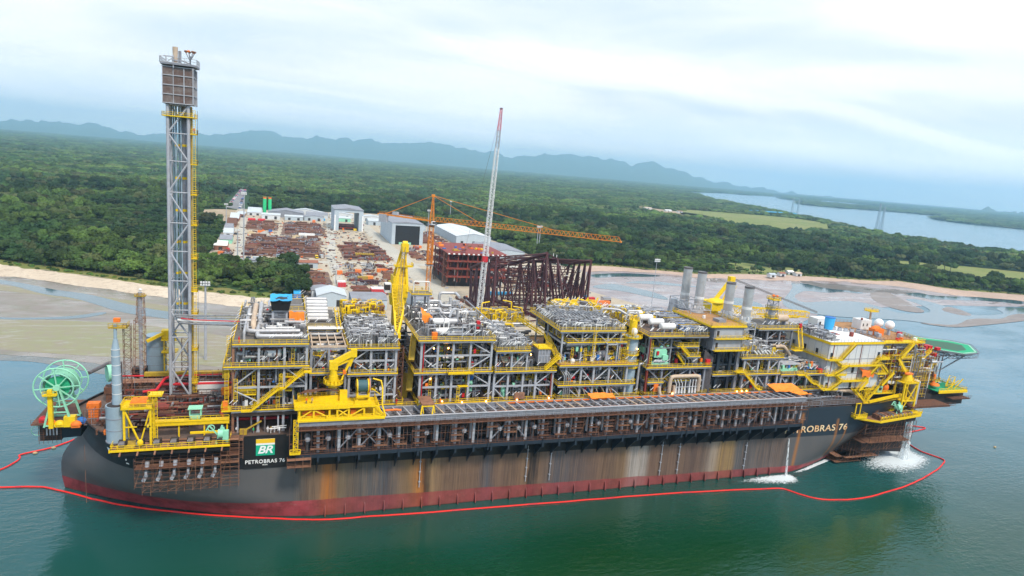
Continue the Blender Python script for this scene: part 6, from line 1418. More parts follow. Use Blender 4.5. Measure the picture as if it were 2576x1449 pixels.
# fairlead platforms (left and right): railed yellow shelf, row of chain stoppers, and gantry
def fairlead(nm, label, x0, x1, z, y1, n, tilt=0.):
    T = Thing(nm, label, 'mooring platform', ((x0+x1)/2,-31,z)); rnd = random.Random(int(x0))
    p = MB('rustlight'); p.box(x0,x1,-32.4,y1,z-.5,z); p.m('yellow').box(x0-.1,x1+.1,-32.6,-32.402,z-.4,z+.1); p.box(x0-.4,x0-.11,-32.4,y1,z-.6,z+.1); p.m('black').box(x0,x1,-32.2,y1,z-1.6,z-.91); d_ = T.part('floor', p)
    r = MB('yellow'); r.rail([(x0,y1,z),(x0,-32.5,z),(x1,-32.5,z),(x1,y1,z)],1.2,.1,1.5,.2); r.build('railing', d_, T.loc)
    for i in range(n):
        x = x0+(x1-x0)*(i+.6)/n; s_ = MB('pipedark'); s_.tube((x-.6,-31,z+.9),(x+.6,-31,z+.9),.85,12); s_.m('dark').box(x-.9,x+.9,-30.6,-29.4,z,z+1.6); s_.m('steel').tube((x-.75,-31,z+.9),(x-.62,-31,z+.9),.4,8); s_.m('rustlight').beam((x,-31.5,z+.5),(x-.3,-33,z-1.4),.35); T.part('chain_stopper', s_)
    return T
F1 = fairlead('fairlead_platform', 'long yellow railed mooring platform with chain stoppers at the left end of the ship', 19, 45.6, 24.6, -27, 7)
p = MB('oldyellow'); p.box(20,24,-32,-27.5,24.6,25); p.m('yellow').ell((25.3,-31.6,26),.7,.5,.9,10,6); F1.part('buoy', p)
p = MB('yellow'); p.box(27,45,-25.6,-24.4,27.6,28.6); p.box(27,45,-25.8,-24.2,28.6,28.8); p.rail([(27,-25.7,28.8),(45,-25.7,28.8)],1.2,.09,1.5,.15); p.m('oldyellow').box(27,45,-23,-22.2,26.4,27.2); p.m('yellow')
for x in (27.5,33,39,44.5): p.beam((x,-25,24.2),(x,-25,27.6),.35); 
p.box(36,45,-28.4,-27.8,26.2,26.7); F1.part('winch_gantry', p)
p = MB('mint'); p.box(35.4,35.6,-25,-24.8,28.8,31.6); p.box(38,38.2,-25,-24.8,28.8,31.6); p.box(35.4,35.6,-23,-22.8,28.8,31.6); p.box(38,38.2,-23,-22.8,28.8,31.6); p.box(35.1,38.5,-25.3,-22.5,31.6,31.8); p.box(35.4,38.2,-25,-22.8,28.85,29.6); F1.part('operator_cab', p)
def mint_winch(x, y, z, label):
    T = Thing('deck_winch', label, 'winch', (x,y,z)); p = MB('mint')
    p.tube((x-.6,y,z+2.4),(x+.6,y,z+2.4),1.15,12); p.beam((x-1,y-.8,z),(x+.4,y,z+4.6),.4); p.beam((x+1.6,y,z),(x+.6,y,z+4),.5); p.beam((x-2.6,y,z+4.6),(x-.6,y,z+2),.3); p.beam((x-2.6,y,z+4.6),(x-3.4,y,z+3.4),.25); p.circle((x-2.2,y,z+4),.8,.12,'y',12); p.box(x+.2,x+1.9,y-.6,y+.6,z+.6,z+3.2); T.part('frame', p)
    p = MB('dark'); p.tube((x-.9,y-.2,z+.9),(x+.5,y-.2,z+.9),.8,12); T.part('drum', p)
mint_winch(43.4,-31.2,24.8,'mint green winch at the end of the left mooring platform')
p = MB('yellow')                                            # yellow lattice stand beside the pale vent pipe
for x in (21.6,27.4):
    for y in (-30,-26): p.box(x-.25,x+.25,y-.25,y+.25,24.6,34.2)
p.box(21,28,-30.6,-25.4,34.2,34.5); p.rail([(21,-30.6,34.5),(28,-30.6,34.5),(28,-25.4,34.5),(21,-25.4,34.5)],1.2,.12,1.2,.35,True); p.tube((21.8,-30,33.6),(25,-30,25),.25,6); p.tube((27.2,-30,33.6),(25,-30,25),.2,6); p.box(26.6,27,-30.4,-26,29.4,29.8); p.ladder((28.4,-30,24.6),(28.4,-30,37.5),1,(1,0,0),.9); p.box(27,30,-30.4,-27,37.3,37.5); p.rail([(27,-30.4,37.5),(30,-30.4,37.5)],1.2,.1,1,.3)
for x in (21.6,24.4): p.beam((x,-30.2,29.6),(27.4,-30.2,29.6),.25)
solo('winch_stand', p, 'yellow steel stand with a railed top beside the pale tapered pipe', 'stand')
tarp('tarpaulin', [(23,-30.4,36),(26.6,-30.4,36.2),(26.6,-27,36.4),(23,-27,36)], .8, 'orange', 'orange cloth lying on top of the yellow stand by the pale pipe', 21)
tarp('tarpaulin', [(42,-13.5,32.6),(45,-13.5,32.9),(45,-11,33),(42,-11,32.4)], 2.4, 'tarp', 'orange sheet hung by the red pipe left of the leftmost module', 22)
tarp('tarpaulin', [(16,-25.2,26.8),(18.6,-26.4,26.9),(18.8,-24.6,27.1),(16,-23.6,26.8)], 1.2, 'orange', 'orange sheet on the deck edge left of the pale tapered pipe', 23)
p = MB('paleblue'); px_ = 19.4                              # pale cylinder and tapered pipe
p.tube((px_,-27,25),(px_,-27,34.4),2.35,26); p.m('grey').tube((px_,-27,25),(px_,-27,25.3),2.5,26); p.tube((px_,-27,31.2),(px_,-27,31.4),2.42,26); p.tube((px_,-27,28.2),(px_,-27,28.35),2.42,26); p.m('dark').tube((px_,-27,34.38),(px_,-27,34.42),2.1,24)
VT = Thing('vent_pipe', 'pale blue tapered pipe rising from a wide cylinder at the left end of the ship', 'pipe', (px_,-27,24.6)); VT.part('cylinder', p)
p = MB('paleblue'); p.tube((px_+.1,-26.4,34),(px_-.2,-25.4,48),1.1,18,.92); p.tube((px_-.2,-25.4,48),(px_-.2,-25.2,50.6),.92,18,.5); p.tube((px_-.2,-25.2,50.6),(px_-.2,-25.1,54.4),.38,12); p.m('white')
for z in (37,39.4,41.8,44.2,46.4,48.1): t = (z-34)/14; p.tube((px_+.1-.3*t,-26.4+t,z),(px_+.1-.3*t,-26.4+t,z+.14),1.12-.14*t,18)
VT.part('tapered_pipe', p)
p = MB('oldyellow'); p.box(px_-1.6,px_+2.4,-25.6,-22.8,53.4,53.6); p.rail([(px_-1.6,-25.6,53.6),(px_+2.4,-25.6,53.6),(px_+2.4,-22.8,53.6)],1.1,.1,1,.25); p.m('orange').box(px_-.6,px_+.8,-25,-24,54.8,55.8); p.m('rust').truss((px_+2,-23.4,36),(px_+2,-23.4,54),1.6,1.6,.09,.06,1.3); p.m('yellow').truss((px_-1.4,-20,30),(px_-1.4,-20,43),1.2,1.2,.14,.09,1.3)
VT.part('access_scaffold', p)
p = MB('rustlight'); p.truss((16.4,18,28),(16.6,18,45),3,2.8,.11,.07,1.4); p.truss((16.9,18,44),(16.9,18,53),2.2,1.8,.11,.07,1.3); p.m('lightgrey').tube((16.8,18,26),(16.8,18,53.5),.55,10); p.m('oldyellow').box(15.5,18.4,16.8,19.4,52.2,52.4); p.rail([(15.5,16.8,52.4),(18.4,16.8,52.4)],.9,.09,.9,.2); p.m('white').ell((16.9,18,54.2),.5,.5,.4,8,4)
solo('scaffold_mast', p, 'slim vent mast wrapped in rusty scaffolding with a small cap on top', 'mast')
p = MB('paleblue'); p.tube((20,24,26),(20,24,38.4),3.0,24); p.m('grey')
for z in (29,32,35,38.2): p.tube((20,24,z),(20,24,z+.15),3.06,24)
solo('storage_cylinder', p, 'short pale grey cylinder left of the flare tower', 'tank')
p = MB('yellow'); p.truss((24,22,26.5),(24,22,38),2.6,2.6,.25,.15,2.4); p.box(22,26.4,20,24,33.4,33.8); p.box(22,26.4,20,24,37.4,37.8); p.beam((23,20.6,40),(18.2,19,37.6),.8,.9); p.box(22,26,20.6,23,38,40.6); p.m('rust').truss((28.6,21,27),(28.6,21,38),1.8,1.8,.1,.07,1.5)
solo('deck_crane', p, 'small yellow crane with stub arm behind the pale grey cylinder', 'crane')
# hose reel at the left end
R_ = Thing('hose_reel', 'large mint green hose reel with spoked wheel rims at the left end of the ship', 'reel', (4,-12,24))
c0 = Vector((3.3,-14,34.7)); c1 = Vector((3.5,-7,34.7)); ax = (c1-c0).normalized(); e1 = ax.cross(Vector((0,0,1))).normalized(); e2 = e1.cross(ax)
def disc(c, R, t, n=36): return [c+e1*(R*cos(2*pi*i/n))+e2*(R*sin(2*pi*i/n)) for i in range(n)]
for nm, c in (('wheel_rim', c0), ('wheel_rim', c1)):
    p = MB('mint'); p.path(disc(c, 5.2, 0), .2, 6, True); p.path(disc(c, 3.7, 0), .16, 6, True)
    for k in range(8): a = k*pi/4+.1; d = e1*cos(a)+e2*sin(a); p.beam(c+d*.4, c+d*5.2, .3, .25)
    p.tube(c-ax*.5, c+ax*.5, .8, 12); R_.part(nm, p)
p = MB('mint'); a_, b_ = c0+ax*.7, c1-ax*.7; p.tube(a_, b_, 3.4, 32, cap=False); p.tube(a_, a_+ax*.2, 3.7, 32, cap=False); p.m('deckgreen').tube(a_+ax*.1, a_+ax*.3, 2.8, 24); p.m('mint')
for k in range(9): q = a_.lerp(b_, (k+.5)/9); p.tube(q-ax*.16, q+ax*.16, 3.5, 32, cap=False)
R_.part('drum', p)
p = MB('mint')
for c in (c0, c1):
    for s_ in (-1, 1): p.beam(c+e1*s_*.5, Vector((c.x+e1.x*s_*3.2, c.y+e1.y*s_*3.2, 24)), .55, .45)
    p.beam(Vector((c.x-e1.x*2,c.y-e1.y*2,28)), Vector((c.x+e1.x*2,c.y+e1.y*2,28)), .3); p.beam(Vector((c.x-e1.x*3,c.y-e1.y*3,24.4)), Vector((c.x+e1.x*3,c.y+e1.y*3,24.4)), .4)
R_.part('stand', p)
p = MB('yellow'); p.cbox((c0.x-1.4,c0.y-.6,24),1,1,10.4); p.cbox((c0.x-1.2,c0.y-1.2,33),3,1.4,.25); p.rail([(c0.x-2.7,c0.y-1.9,33.2),(c0.x+.5,c0.y-1.9,33.2)],1.1,.12,1,.3); p.cbox((c0.x+2.6,c0.y+.4,24),2.6,1.8,2.8); R_.part('drive_housing', p)
p = MB('mint'); q = Vector((15,5,33)); p.tube((11,2,33),(13.2,3,33),2.4,20,cap=True); p.m('pipedark').path([(8,-4,35.2),(11,4,35.4),(14,4,35.4),(14,4,28)],.5,8); solo('small_reel', p, 'small mint green disc reel behind the big hose reel', 'reel')
for x, y, m_ in ((1.4,-13,'orange'),(3.5,-13.6,'yellow'),(8,-12,'blue'),(7.4,-14.5,'orange'),(-1,-10,'red')): p = MB(m_); p.ell((x,y,24.6),1.3,1,1.1,9,5,0); p.cbox((x,y,24),2,1.4,.7); solo('gear_bundle', p, {'orange':'orange covered gear at the foot of the hose reel','yellow':'yellow covered gear at the foot of the hose reel','blue':'blue covered gear right of the hose reel','red':'red hose end sticking out left of the hose reel'}[m_]+(', nearer the rim' if x == 7.4 else ''), 'gear')
# scaffolding below the platforms
def scaffold(name, label, boxes, seed, mats=('rust','rustlight','rust'), extra=True, step=1.9, zs=2.0):
    rnd = random.Random(seed); p = MB('rust')
    for (x0, x1, y0, y1, z0, z1) in boxes:
        nx = max(1, int((x1-x0)/step)); nz = max(1, int((z1-z0)/zs))
        for y in (y0, (y0+y1)/2):
            for i in range(nx+1): x = x0+(x1-x0)*i/nx; p.m(rnd.choice(mats)).beam((x,y,z0-rnd.uniform(0,1)),(x,y,z1+rnd.uniform(0,1)),.09)
            for k in range(nz*2+1): z = z0+(z1-z0)*k/(nz*2); p.m(rnd.choice(mats)).beam((x0,y,z),(x1,y,z),.08)
        for k in range(nz+1):
            z = z0+(z1-z0)*k/nz
            if rnd.random() < .42: p.m(rnd.choice(('rust','rustlight'))).box(x0,x1,y0+.15,y1-.1,z-.08,z)
            for i in range(nx+1): x = x0+(x1-x0)*i/nx; p.m('rust').beam((x,y0,z-.15),(x,y1,z-.15),.07)
        for i in range(nx): 
            if rnd.random() < .5: x = x0+(x1-x0)*i/nx; p.m('rustlight').beam((x,y0,z0),(x+(x1-x0)/nx*rnd.choice((1,2)),y0,z1),.07)
    return solo(name, p, label, 'scaffolding')
scaffold('scaffolding', 'rusty scaffolding hanging under the left mooring platform', [(24,43.5,-32.4,-29,14.6,21.5),(25.5,42.6,-31.6,-29,12.6,14.6),(43.5,47.8,-31.8,-28.8,13,25.5)], 31)
scaffold('scaffolding', 'yellow and rusty scaffolding between the deckhouse and the helideck legs', [(286,300,-22.4,-20.6,24,35),(298,310,-17,-15,27,40)], 41, ('yellow','oldyellow','rust','lightgrey'), step=1.7)
scaffold('scaffolding', 'thin grey scaffolding on the deck left of the leftmost module', [(35,44,-18,-14,24.4,28.4),(34,45,10,13,24.4,29)], 42, ('rust','grey','pipedark'), step=1.7)
scaffold('scaffolding', 'rusty scaffolding on the open deck beside the hose reel', [(9,16,-14,-9,24.2,27.6),(12,24,6,10,24.2,28.6)], 43, ('rust','grey','rustlight'), step=1.6)
T = Thing('chain_row', 'row of grey chain fairleads inside the left scaffolding', 'fairleads', (33,-30,17))
for i in range(6): p = MB('lightgrey'); x = 26.6+i*3.15; p.tube((x,-30.6,20.4),(x-.1,-30.9,18.6),.5,8); p.circle((x-.2,-31,17.4),.8,.3,'x',12); p.beam((x-.2,-31,17),(x-.9,-31.6,15.6),.6); T.part('fairlead', p)
for i in range(7): p = MB('rust'); x = 25+i*3.3; p.beam((x,-28.6,21.6),(x,-30.6,24),.25); T.part('bracket', p)
scaffold('scaffolding', 'rusty scaffold stair at the left edge of the name panel', [(45.4,48.7,-30.6,-28.8,20,27)], 33)
scaffold('scaffolding', 'rusty scaffold platform at the foot of the yellow ladder', [(59.6,65.5,-36,-34.4,18.6,20.6)], 34)
scaffold('scaffolding', 'dense dark scaffolding stepped down to the water at the right end of the ship', [(262,287,-31,-20,14.2,17.8),(266,287,-30,-19,9.6,14),(264,286,-29,-18,6.4,9.4),(259,275,-27.4,-17,3,6.2),(256,268,-26,-16,.8,3)], 35, ('rust','dark','rustlight'), step=1.5)
p = MB('dark'); p.prism([(258,-20),(288,-26),(300,-8),(280,2),(258,0)], 3, 20); solo('shell_shadow', p, 'dark block standing in for the shade inside the right hand scaffolding', 'shade block')  # added dark solid that fills the scaffolding with painted shade
# right fairlead platform and yellow column frame
F2 = Thing('fairlead_platform', 'yellow edged mooring platform crowded with chain stoppers at the right end of the ship', 'mooring platform', (276,-31,20))
p = MB('rustlight'); p.prism([(257,-28),(265.4,-33.4),(289,-30.5),(291,-24),(262,-22)], 19.2, 19.7); p.m('dark').prism([(263,-30),(268,-32),(288,-29.6),(290,-24),(262,-22)], 17.4, 19.2); d_ = F2.part('floor', p)
p = MB('yellow'); p.beam((265.4,-33.5,19.5),(289,-30.6,19.9),.35,.9); p.beam((266.4,-32.4,20.6),(288,-29.8,21),.3,.6); p.beam((265.4,-33.5,19.5),(258,-28.6,19.5),.3,.7); p.rail([(265.4,-33.5,19.9),(289,-30.6,20.2)],1.1,.1,1.6,0); p.build('railing', d_, F2.loc)
rnd = random.Random(36)
for i in range(11): p = MB(('rust','pipedark','rustlight')[i % 3]); x = 266.4+i*1.75; y = -31.8+i*.16; p.tube((x-.5,y,20.6),(x+.5,y,20.6),.8,10); p.box(x-.7,x+.7,y+.5,y+2.4,19.7,21.4); F2.part('chain_stopper', p)
p = MB('yellow'); p.beam((266,-26.5,24.6),(282,-26.5,27),1.0,.8); p.m('oldyellow').beam((266,-26,23),(282,-26,25.4),.6,.4); p.m('rust')
for i in range(5): p.beam((266,-25.6,20.4+i*.8),(283,-25.6,21.8+i*.9),.25)
F2.part('winch_gantry', p)
mint_winch(277,-30,21,'mint green winch on the right mooring platform')
T = Thing('winch_stand', 'tall yellow steel stand with a white pipe beside it on the right', 'stand', (285,-27,20))
p = MB('yellow')
for x in (281,287.4):
    for y in (-28,-24): p.box(x-.3,x+.3,y-.3,y+.3,20,32)
for z in (25,32): p.box(280.6,287.8,-28.4,-23.6,z-.25,z)
p.tube((281,-28,20.4),(287.4,-28,31.6),.25,6); p.tube((281,-28,31),(287.4,-28,25),.2,6); p.rail([(280.6,-28.4,32),(287.8,-28.4,32),(287.8,-23.6,32)],1.1,.12,1.2,.35); p.tube((284,-26,32),(284,-26,35),2.2,14,1.2); p.box(279,291,-29.4,-23,19.8,20.3); p.rail([(279,-29.4,20.3),(291,-29.4,20.3)],1.2,.12,1.4,.35); T.part('frame', p)
p = MB('lightgrey'); p.tube((290.4,-25,20.3),(290.4,-25,31.4),1.5,18); p.m('white').ell((290.4,-25,31.4),1.5,1.5,.8,14,4,0); T.part('pipe', p)
p = MB('orange'); p.ell((283.4,-26.4,35.2),1.6,.9,.6,10,5); p.ell((285.6,-26,35.0),.9,.8,.5,8,4); p.m('white').tube((284.6,-26,35),(284.6,-26,42),.12,6); T.part('top_gear', p)
for i in range(3): p = MB('white'); p.path([(268+i*.5,-23.4,28.4-i*.2),(270+i*.5,-23.2,30.6),(274,-23,31.2+i*.3),(279,-23.6,30.5+i*.4),(283,-24.6,31+i*.2)],.17,6); solo('hose', p, ('upper','middle','lower')[2-i]+' of three white hoses looping to the yellow stand on the right', 'hose')
T = Thing('deck_hut', 'pale mint hut and orange covered machine behind the right mooring platform', 'hut', (275,-23,27)); p = MB('mint'); p.box(272.6,274.8,-24,-22,27,29.6); p.m('dark').box(273,274.4,-24.06,-24,28,29.2); T.part('cab', p); p = MB('orange'); p.ell((277.6,-22,28.6),2,1.8,2,12,8); T.part('cover', p); p = MB('yellow'); p.box(270,281,-24.6,-20,26.8,27); p.rail([(270,-24.6,27),(281,-24.6,27)],1.1,.1,1.4,.3); T.part('floor', p)
T = Thing('hanging_cage', 'small yellow open cage hanging at the ship side below the V shaped stairs', 'cage', (258.4,-29,20)); p = MB('yellow')
for x in (257.4,259.6): p.box(x-.15,x+.15,-29.3,-29,20.6,25.4)
p.box(257.2,259.8,-29.3,-29,25.2,25.5); p.box(256.4,262,-30.6,-28.2,20,20.4); p.rail([(256.4,-28.2,20.4),(256.4,-30.6,20.4),(262,-30.6,20.4),(262,-28.2,20.4)],1.3,.14,.9,.4); T.part('frame', p)
# flare tower
FT = Thing('flare_tower', 'very tall grey lattice flare tower with a brown box shroud near its top', 'flare tower', (30,3,26))
fx0, fx1, fy0, fy1 = 27.5, 32.6, .4, 5.6
p = MB('lightgrey'); LEG = []
for (x, y) in ((fx0,fy0),(fx1,fy0),(fx1,fy1),(fx0,fy1)): l_ = MB('lightgrey'); l_.tube((x,y,24.4),(x,y,109),.42,10); FT.part('leg', l_)
zz = [26,35,44,52,60.5,69,77,85.5,94,101.5,109]; f4 = [(fx0,fy0),(fx1,fy0),(fx1,fy1),(fx0,fy1)]
for i, z in enumerate(zz[1:]):
    for k in range(4):
        a, b = f4[k], f4[(k+1) % 4]; p.tube((*a,z),(*b,z),.18,6)
        s_, e_ = (a, b) if i % 2 else (b, a); p.tube((*s_,zz[i]),(*e_,z),.26,6)
for i in range(int((109-26)/1.5)): p.beam((fx0+.3,fy1,26+i*1.5),(fx0+1.4,fy1,26+i*1.5),.08)
FT.part('bracing', p)
for x, y, r, zb in ((29.1,3.4,.3,49.5),(29.8,4.2,.24,49.5),(31.1,3.8,.68,50),(28.2,5.6,.2,49.5),(30.5,2.6,.2,50),(32.2,2.4,.2,50)):
    p = MB('paleblue' if r < .6 else 'grey'); p.tube((x,y,zb),(x,y,118.6 if r > .23 else 109),r,10)
    if r > .23:
        p.m('yellow')
        for z in (53,62,71,80,89,98): p.tube((x,y,z),(x,y,z+.7),r+.03,10,cap=False)
    FT.part('flare_riser', p)
p = MB('yellow'); p.box(33.6,34.4,2.2,4,26,108); yl = FT.part('ladder_spine', p) if False else None
p = MB('oldyellow'); p.beam((33.2,1.4,26),(33.2,1.4,109),.32,.32); p.m('yellow').ladder((33.9,1.2,26),(33.9,1.2,108),.7,(1,0,0),.9); p.m('pipedark').tube((34.8,.6,30),(34.8,.6,108),.05,4); FT.part('ladder', p)
for i, z in enumerate((30,40,50.6,57.5,67,76.5,85,93.4,101.6)):
    p = MB('yellow'); p.box(33,34.7,.4,2.6,z-.15,z); p.rail([(33,.4,z),(34.7,.4,z),(34.7,2.6,z),(33,2.6,z)],1.25,.1,.9,.25,True); FT.part('rest_platform', p)
p = MB('yellow'); p.box(26.2,34.2,-.4,6.4,105.9,106); p.rail([(26.2,-.4,106),(34.2,-.4,106),(34.2,6.4,106)],1.1,.08,1.2,.2); p.rail([(26.2,-.4,106),(26.2,6.4,106)],1.1,.08,1.2,.2); FT.part('upper_gallery', p)
p = MB('rust'); sx0, sx1, sy0, sy1 = 26.5, 33.9, -.4, 7; p.m('shroud' if 'shroud' in TABLE else 'rust')
TABLE['shroud'] = ((.13,.085,.075), .7, .1, (.22,.19,.18), .8, .5)
p = MB('shroud')
for x0_, x1_, y0_, y1_ in ((sx0,sx1,sy0,sy0+.3),(sx0,sx1,sy1-.3,sy1),(sx0,sx0+.3,sy0+.3,sy1-.3),(sx1-.3,sx1,sy0+.3,sy1-.3)): p.box(x0_,x1_,y0_,y1_,109.4,118.8)
sh_ = FT.part('shroud', p, 'brown weathered box shroud')
p = MB('lightgrey')
for z in (109.4,111.7,114.1,116.6,118.8): p.beam((sx0,sy0-.1,z),(sx1,sy0-.1,z),.22); p.beam((sx1+.1,sy0,z),(sx1+.1,sy1,z),.22); p.beam((sx0-.1,sy0,z),(sx0-.1,sy1,z),.22)
for x in (sx0,sx0+2.6,sx0+5.2,sx1): p.beam((x,sy0-.12,109.4),(x,sy0-.12,118.8),.26 if x > sx0+4 else .16)
for y in (sy0+2.4,sy1-2.4,sy1): p.beam((sx1+.12,y,109.4),(sx1+.12,y,118.8),.2)
p.build('stiffener', sh_, FT.loc)
p = MB('grey'); p.prism([(26,-1),(33.4,-1.4),(34.8,0),(34.8,6.4),(33.4,7.4),(26,7.4)],119.3,119.7); p.m('lightgrey').rail([(26,-1,119.7),(33.4,-1.4,119.7),(34.8,0,119.7),(34.8,6.4,119.7)],1.5,.12,1.4,.2); p.rail([(26,-1,119.7),(26,7.4,119.7)],1.5,.12,1.4,.2); p.box(26.6,29,1,1.4,121.4,121.7); p.beam((27.2,1,119.7),(27.2,1,121.5),.25); p.beam((27,1,119.7),(29,1,121.4),.2); FT.part('top_platform', p)
p = MB('cream'); p.tube((29.3,2,119.7),(29.3,2,124.2),.55,14,.68); p.m('lightgrey').tube((29.3,2,120.6),(29.3,2,120.9),.8,14); p.m('grey').tube((30.3,3,119.7),(30.3,3,123.4),.38,12); p.m('lightgrey').tube((29.2,-.9,118.5),(29.2,-.9,121.8),.15,8); FT.part('flare_tip', p)
p = MB('rustlight'); 
for k in range(7):
    a = k*2*pi/7; x, y = 32.8+1.15*cos(a), 3+1.15*sin(a); p.m('grey').tube((32.8,3,121),(x,y,123.2),.08,5); p.m('orange' if k % 2 else 'rustlight').ell((x,y,123.5),.42,.42,.3,8,4)
p.m('grey').tube((32.8,3,119.7),(32.8,3,122.4),.2,8); p.tube((29.4,3,121.4),(32.6,3,120.4),.2,6); FT.part('burner_head', p)
p = MB('pipedark'); p.box(27,33,.8,6.4,24.4,25.4); FT.part('base', p)
for k, (z, r, m_) in enumerate(((50.7,.28,'pipe'),(50.2,.22,'pipe'),(49.3,.3,'white'),(48.6,.3,'pipe'),(49.9,.16,'red'))):
    mb = MB(m_); mb.path([(29+k*.4,4,z+.4),(29+k*.4,0-k*.2,z),(34,-.6-k*.5,z),(46+k*.5,-1.5-k*1.1,z+.3)], r, 8); solo('flare_line', mb, ('upper grey pipe','second grey pipe','thick white pipe','lowest grey pipe','thin red pipe')[k]+' running from the flare tower to the leftmost module', 'pipe')
p = MB('yellow')
# knuckle boom crane with operator platform
YP = Thing('winch_platform', 'bright yellow two storey winch platform standing on the riser balcony track', 'winch platform', (72,-31,30))
p = MB('yellow'); p.box(61,83,-33.6,-27,33.7,34.0); p.box(61.2,75.2,-33.8,-33.602,33.5,34.3); p.box(75.2,82.4,-33.7,-33.602,33.6,34.1); fl = YP.part('upper_floor', p)
r = MB('yellow'); r.rail([(61,-27,34),(61,-33.6,34),(82.4,-33.6,34),(82.4,-27,34)],1.2,.1,1.2,.15); r.build('railing', fl, YP.loc)
p = MB('yellow'); p.box(62,84,-34.8,-27,30.95,31.1); p.rail([(62,-34.8,31.1),(69,-34.8,31.1),(84.4,-34.8,31.1)],1.1,.12,1.3,.35); p.beam((62,-34.9,30.9),(84.4,-34.9,30.9),.35,.5); YP.part('lower_floor', p)
p = MB('yellow')
for x in (62.4,66,70,72,75,79,81.6): p.box(x-.25,x+.25,-33.5,-33,31.1,33.2); p.box(x-.25,x+.25,-28,-27.5,31.1,33.7)
for a, b in (((66,33.2),(69.6,31.2)),((62.6,31.2),(65.6,33.2)),((72,31.2),(75,33.2)),((72,33.2),(75,31.2)),((75.4,31.2),(79,33.3))): p.tube((a[0],-33.3,a[1]),(b[0],-33.3,b[1]),.2,6)
p.beam((82,-33.6,34),(84.6,-34.6,31.1),.3); YP.part('frame', p)
p = MB('yellow'); p.box(62,73,-28.4,-27.4,34,35.3); p.box(72.8,74.8,-29.6,-28,34,36.8); p.rail([(62,-28.4,35.3),(73,-28.4,35.3)],1,.08,1.2,0); YP.part('housing', p)
p = MB('yellow'); p.truss((61.6,-34.6,22),(61.6,-34.6,31),1.1,1.1,.18,.12,1.1); p.box(60.2,62.8,-35.6,-33.8,22,22.2); p.rail([(60.2,-35.6,22.2),(62.8,-35.6,22.2)],1.3,.14,.8,.35); YP.part('ladder_tower', p)
p = MB('orange'); p.ell((66,-32,32),3,.8,.9,10,5); p.box(75.6,77,-32.4,-31,31.2,32.4); YP.part('covered_gear', p)
p = MB('rust'); p.add([(62,-31,37),(70,-30,37.6),(73,-27.4,37.4),(64,-27.4,36.8)],[(0,1,2,3)]); p.m('rust').beam((70,-30,37.6),(73,-28,36.4),.3); YP.part('roof_sheet', p)
p = MB('yellow')
for s_ in (0, 2.9):
    p.tube((77+s_,-30.6,38.6),(77.3+s_,-30.6,38.6),1.9,20); 
p.box(77,77.5,-31.6,-29.6,34,38.4); p.box(80,80.5,-31.6,-29.6,34,38.4); p.box(76.6,81,-32,-29.2,34,34.8); p.box(77,80.4,-32.2,-31.8,35.8,36.4); wr = YP.part('winch_frame', p)
p = MB('TEAL'); TABLE['TEAL'] = ((.05,.12,.14), .6, 0, (.03,.08,.1), .4, .6); p.tube((77.3,-30.6,38.6),(79.9,-30.6,38.6),1.65,22); YP.part('cable_drum', p)
p = MB('orange'); p.tube((80.25,-30.6,38.6),(80.45,-30.6,38.6),1.95,20); YP.part('drum_flange', p)
p = MB('yellow'); p.path([(81.4,-30,40.4),(83.6,-30.4,39.8),(84,-31,38),(83.8,-33,34),(84.6,-34.4,31.2)],.22,6); p.beam((81,-31,38),(83.6,-31,36),.2); YP.part('davit', p)
KC = Thing('knuckle_crane', 'yellow folded knuckle boom crane behind the winch platform', 'crane', (71,-27.4,30))
p = MB('grey'); p.tube((71.2,-27,29.7),(71.2,-27,37.2),.95,16); KC.part('pedestal', p)
p = MB('yellow'); p.tube((71.2,-27,37.2),(71.2,-27,40.6),1.35,18,1.15); p.tube((71.2,-27,40.6),(71.1,-27,43),.95,16); p.box(70,72.2,-28,-26,42.4,44.6); pc = KC.part('column', p)
p = MB('yellow'); n = 16; C_ = [(71.2+2.6*cos(2*pi*i/n), -27+2.6*sin(2*pi*i/n), 38.6) for i in range(n)]; p.prism([(a,b) for a,b,c in C_],38.4,38.6); p.rail(C_,1.1,.13,2,.35,True)
for i in range(0,n,2): p.beam((C_[i][0],C_[i][1],38.4),(71.2,-27,36.9),.15)
p.build('ring_platform', pc, KC.loc)
p = MB('yellow'); p.beam((70.8,-27.4,44),(76.6,-26.6,47),1.1,1.4); p.beam((71,-27.4,43.2),(75,-26.8,44.6),.5,.6); KC.part('main_boom', p)
p = MB('yellow'); p.beam((76.6,-26.4,47.2),(75.2,-26.2,43),.9,1.2); p.beam((76,-26.2,45.4),(74.2,-27,41.6),.5,.5); p.box(75.6,77.2,-27.2,-25.8,45.6,47.8); KC.part('knuckle', p)
p = MB('orange'); p.box(73.6,74.4,-27.6,-26.6,41,42); p.m('yellow').beam((74,-27,41),(72.8,-28.6,38.6),.3); KC.part('hook', p)
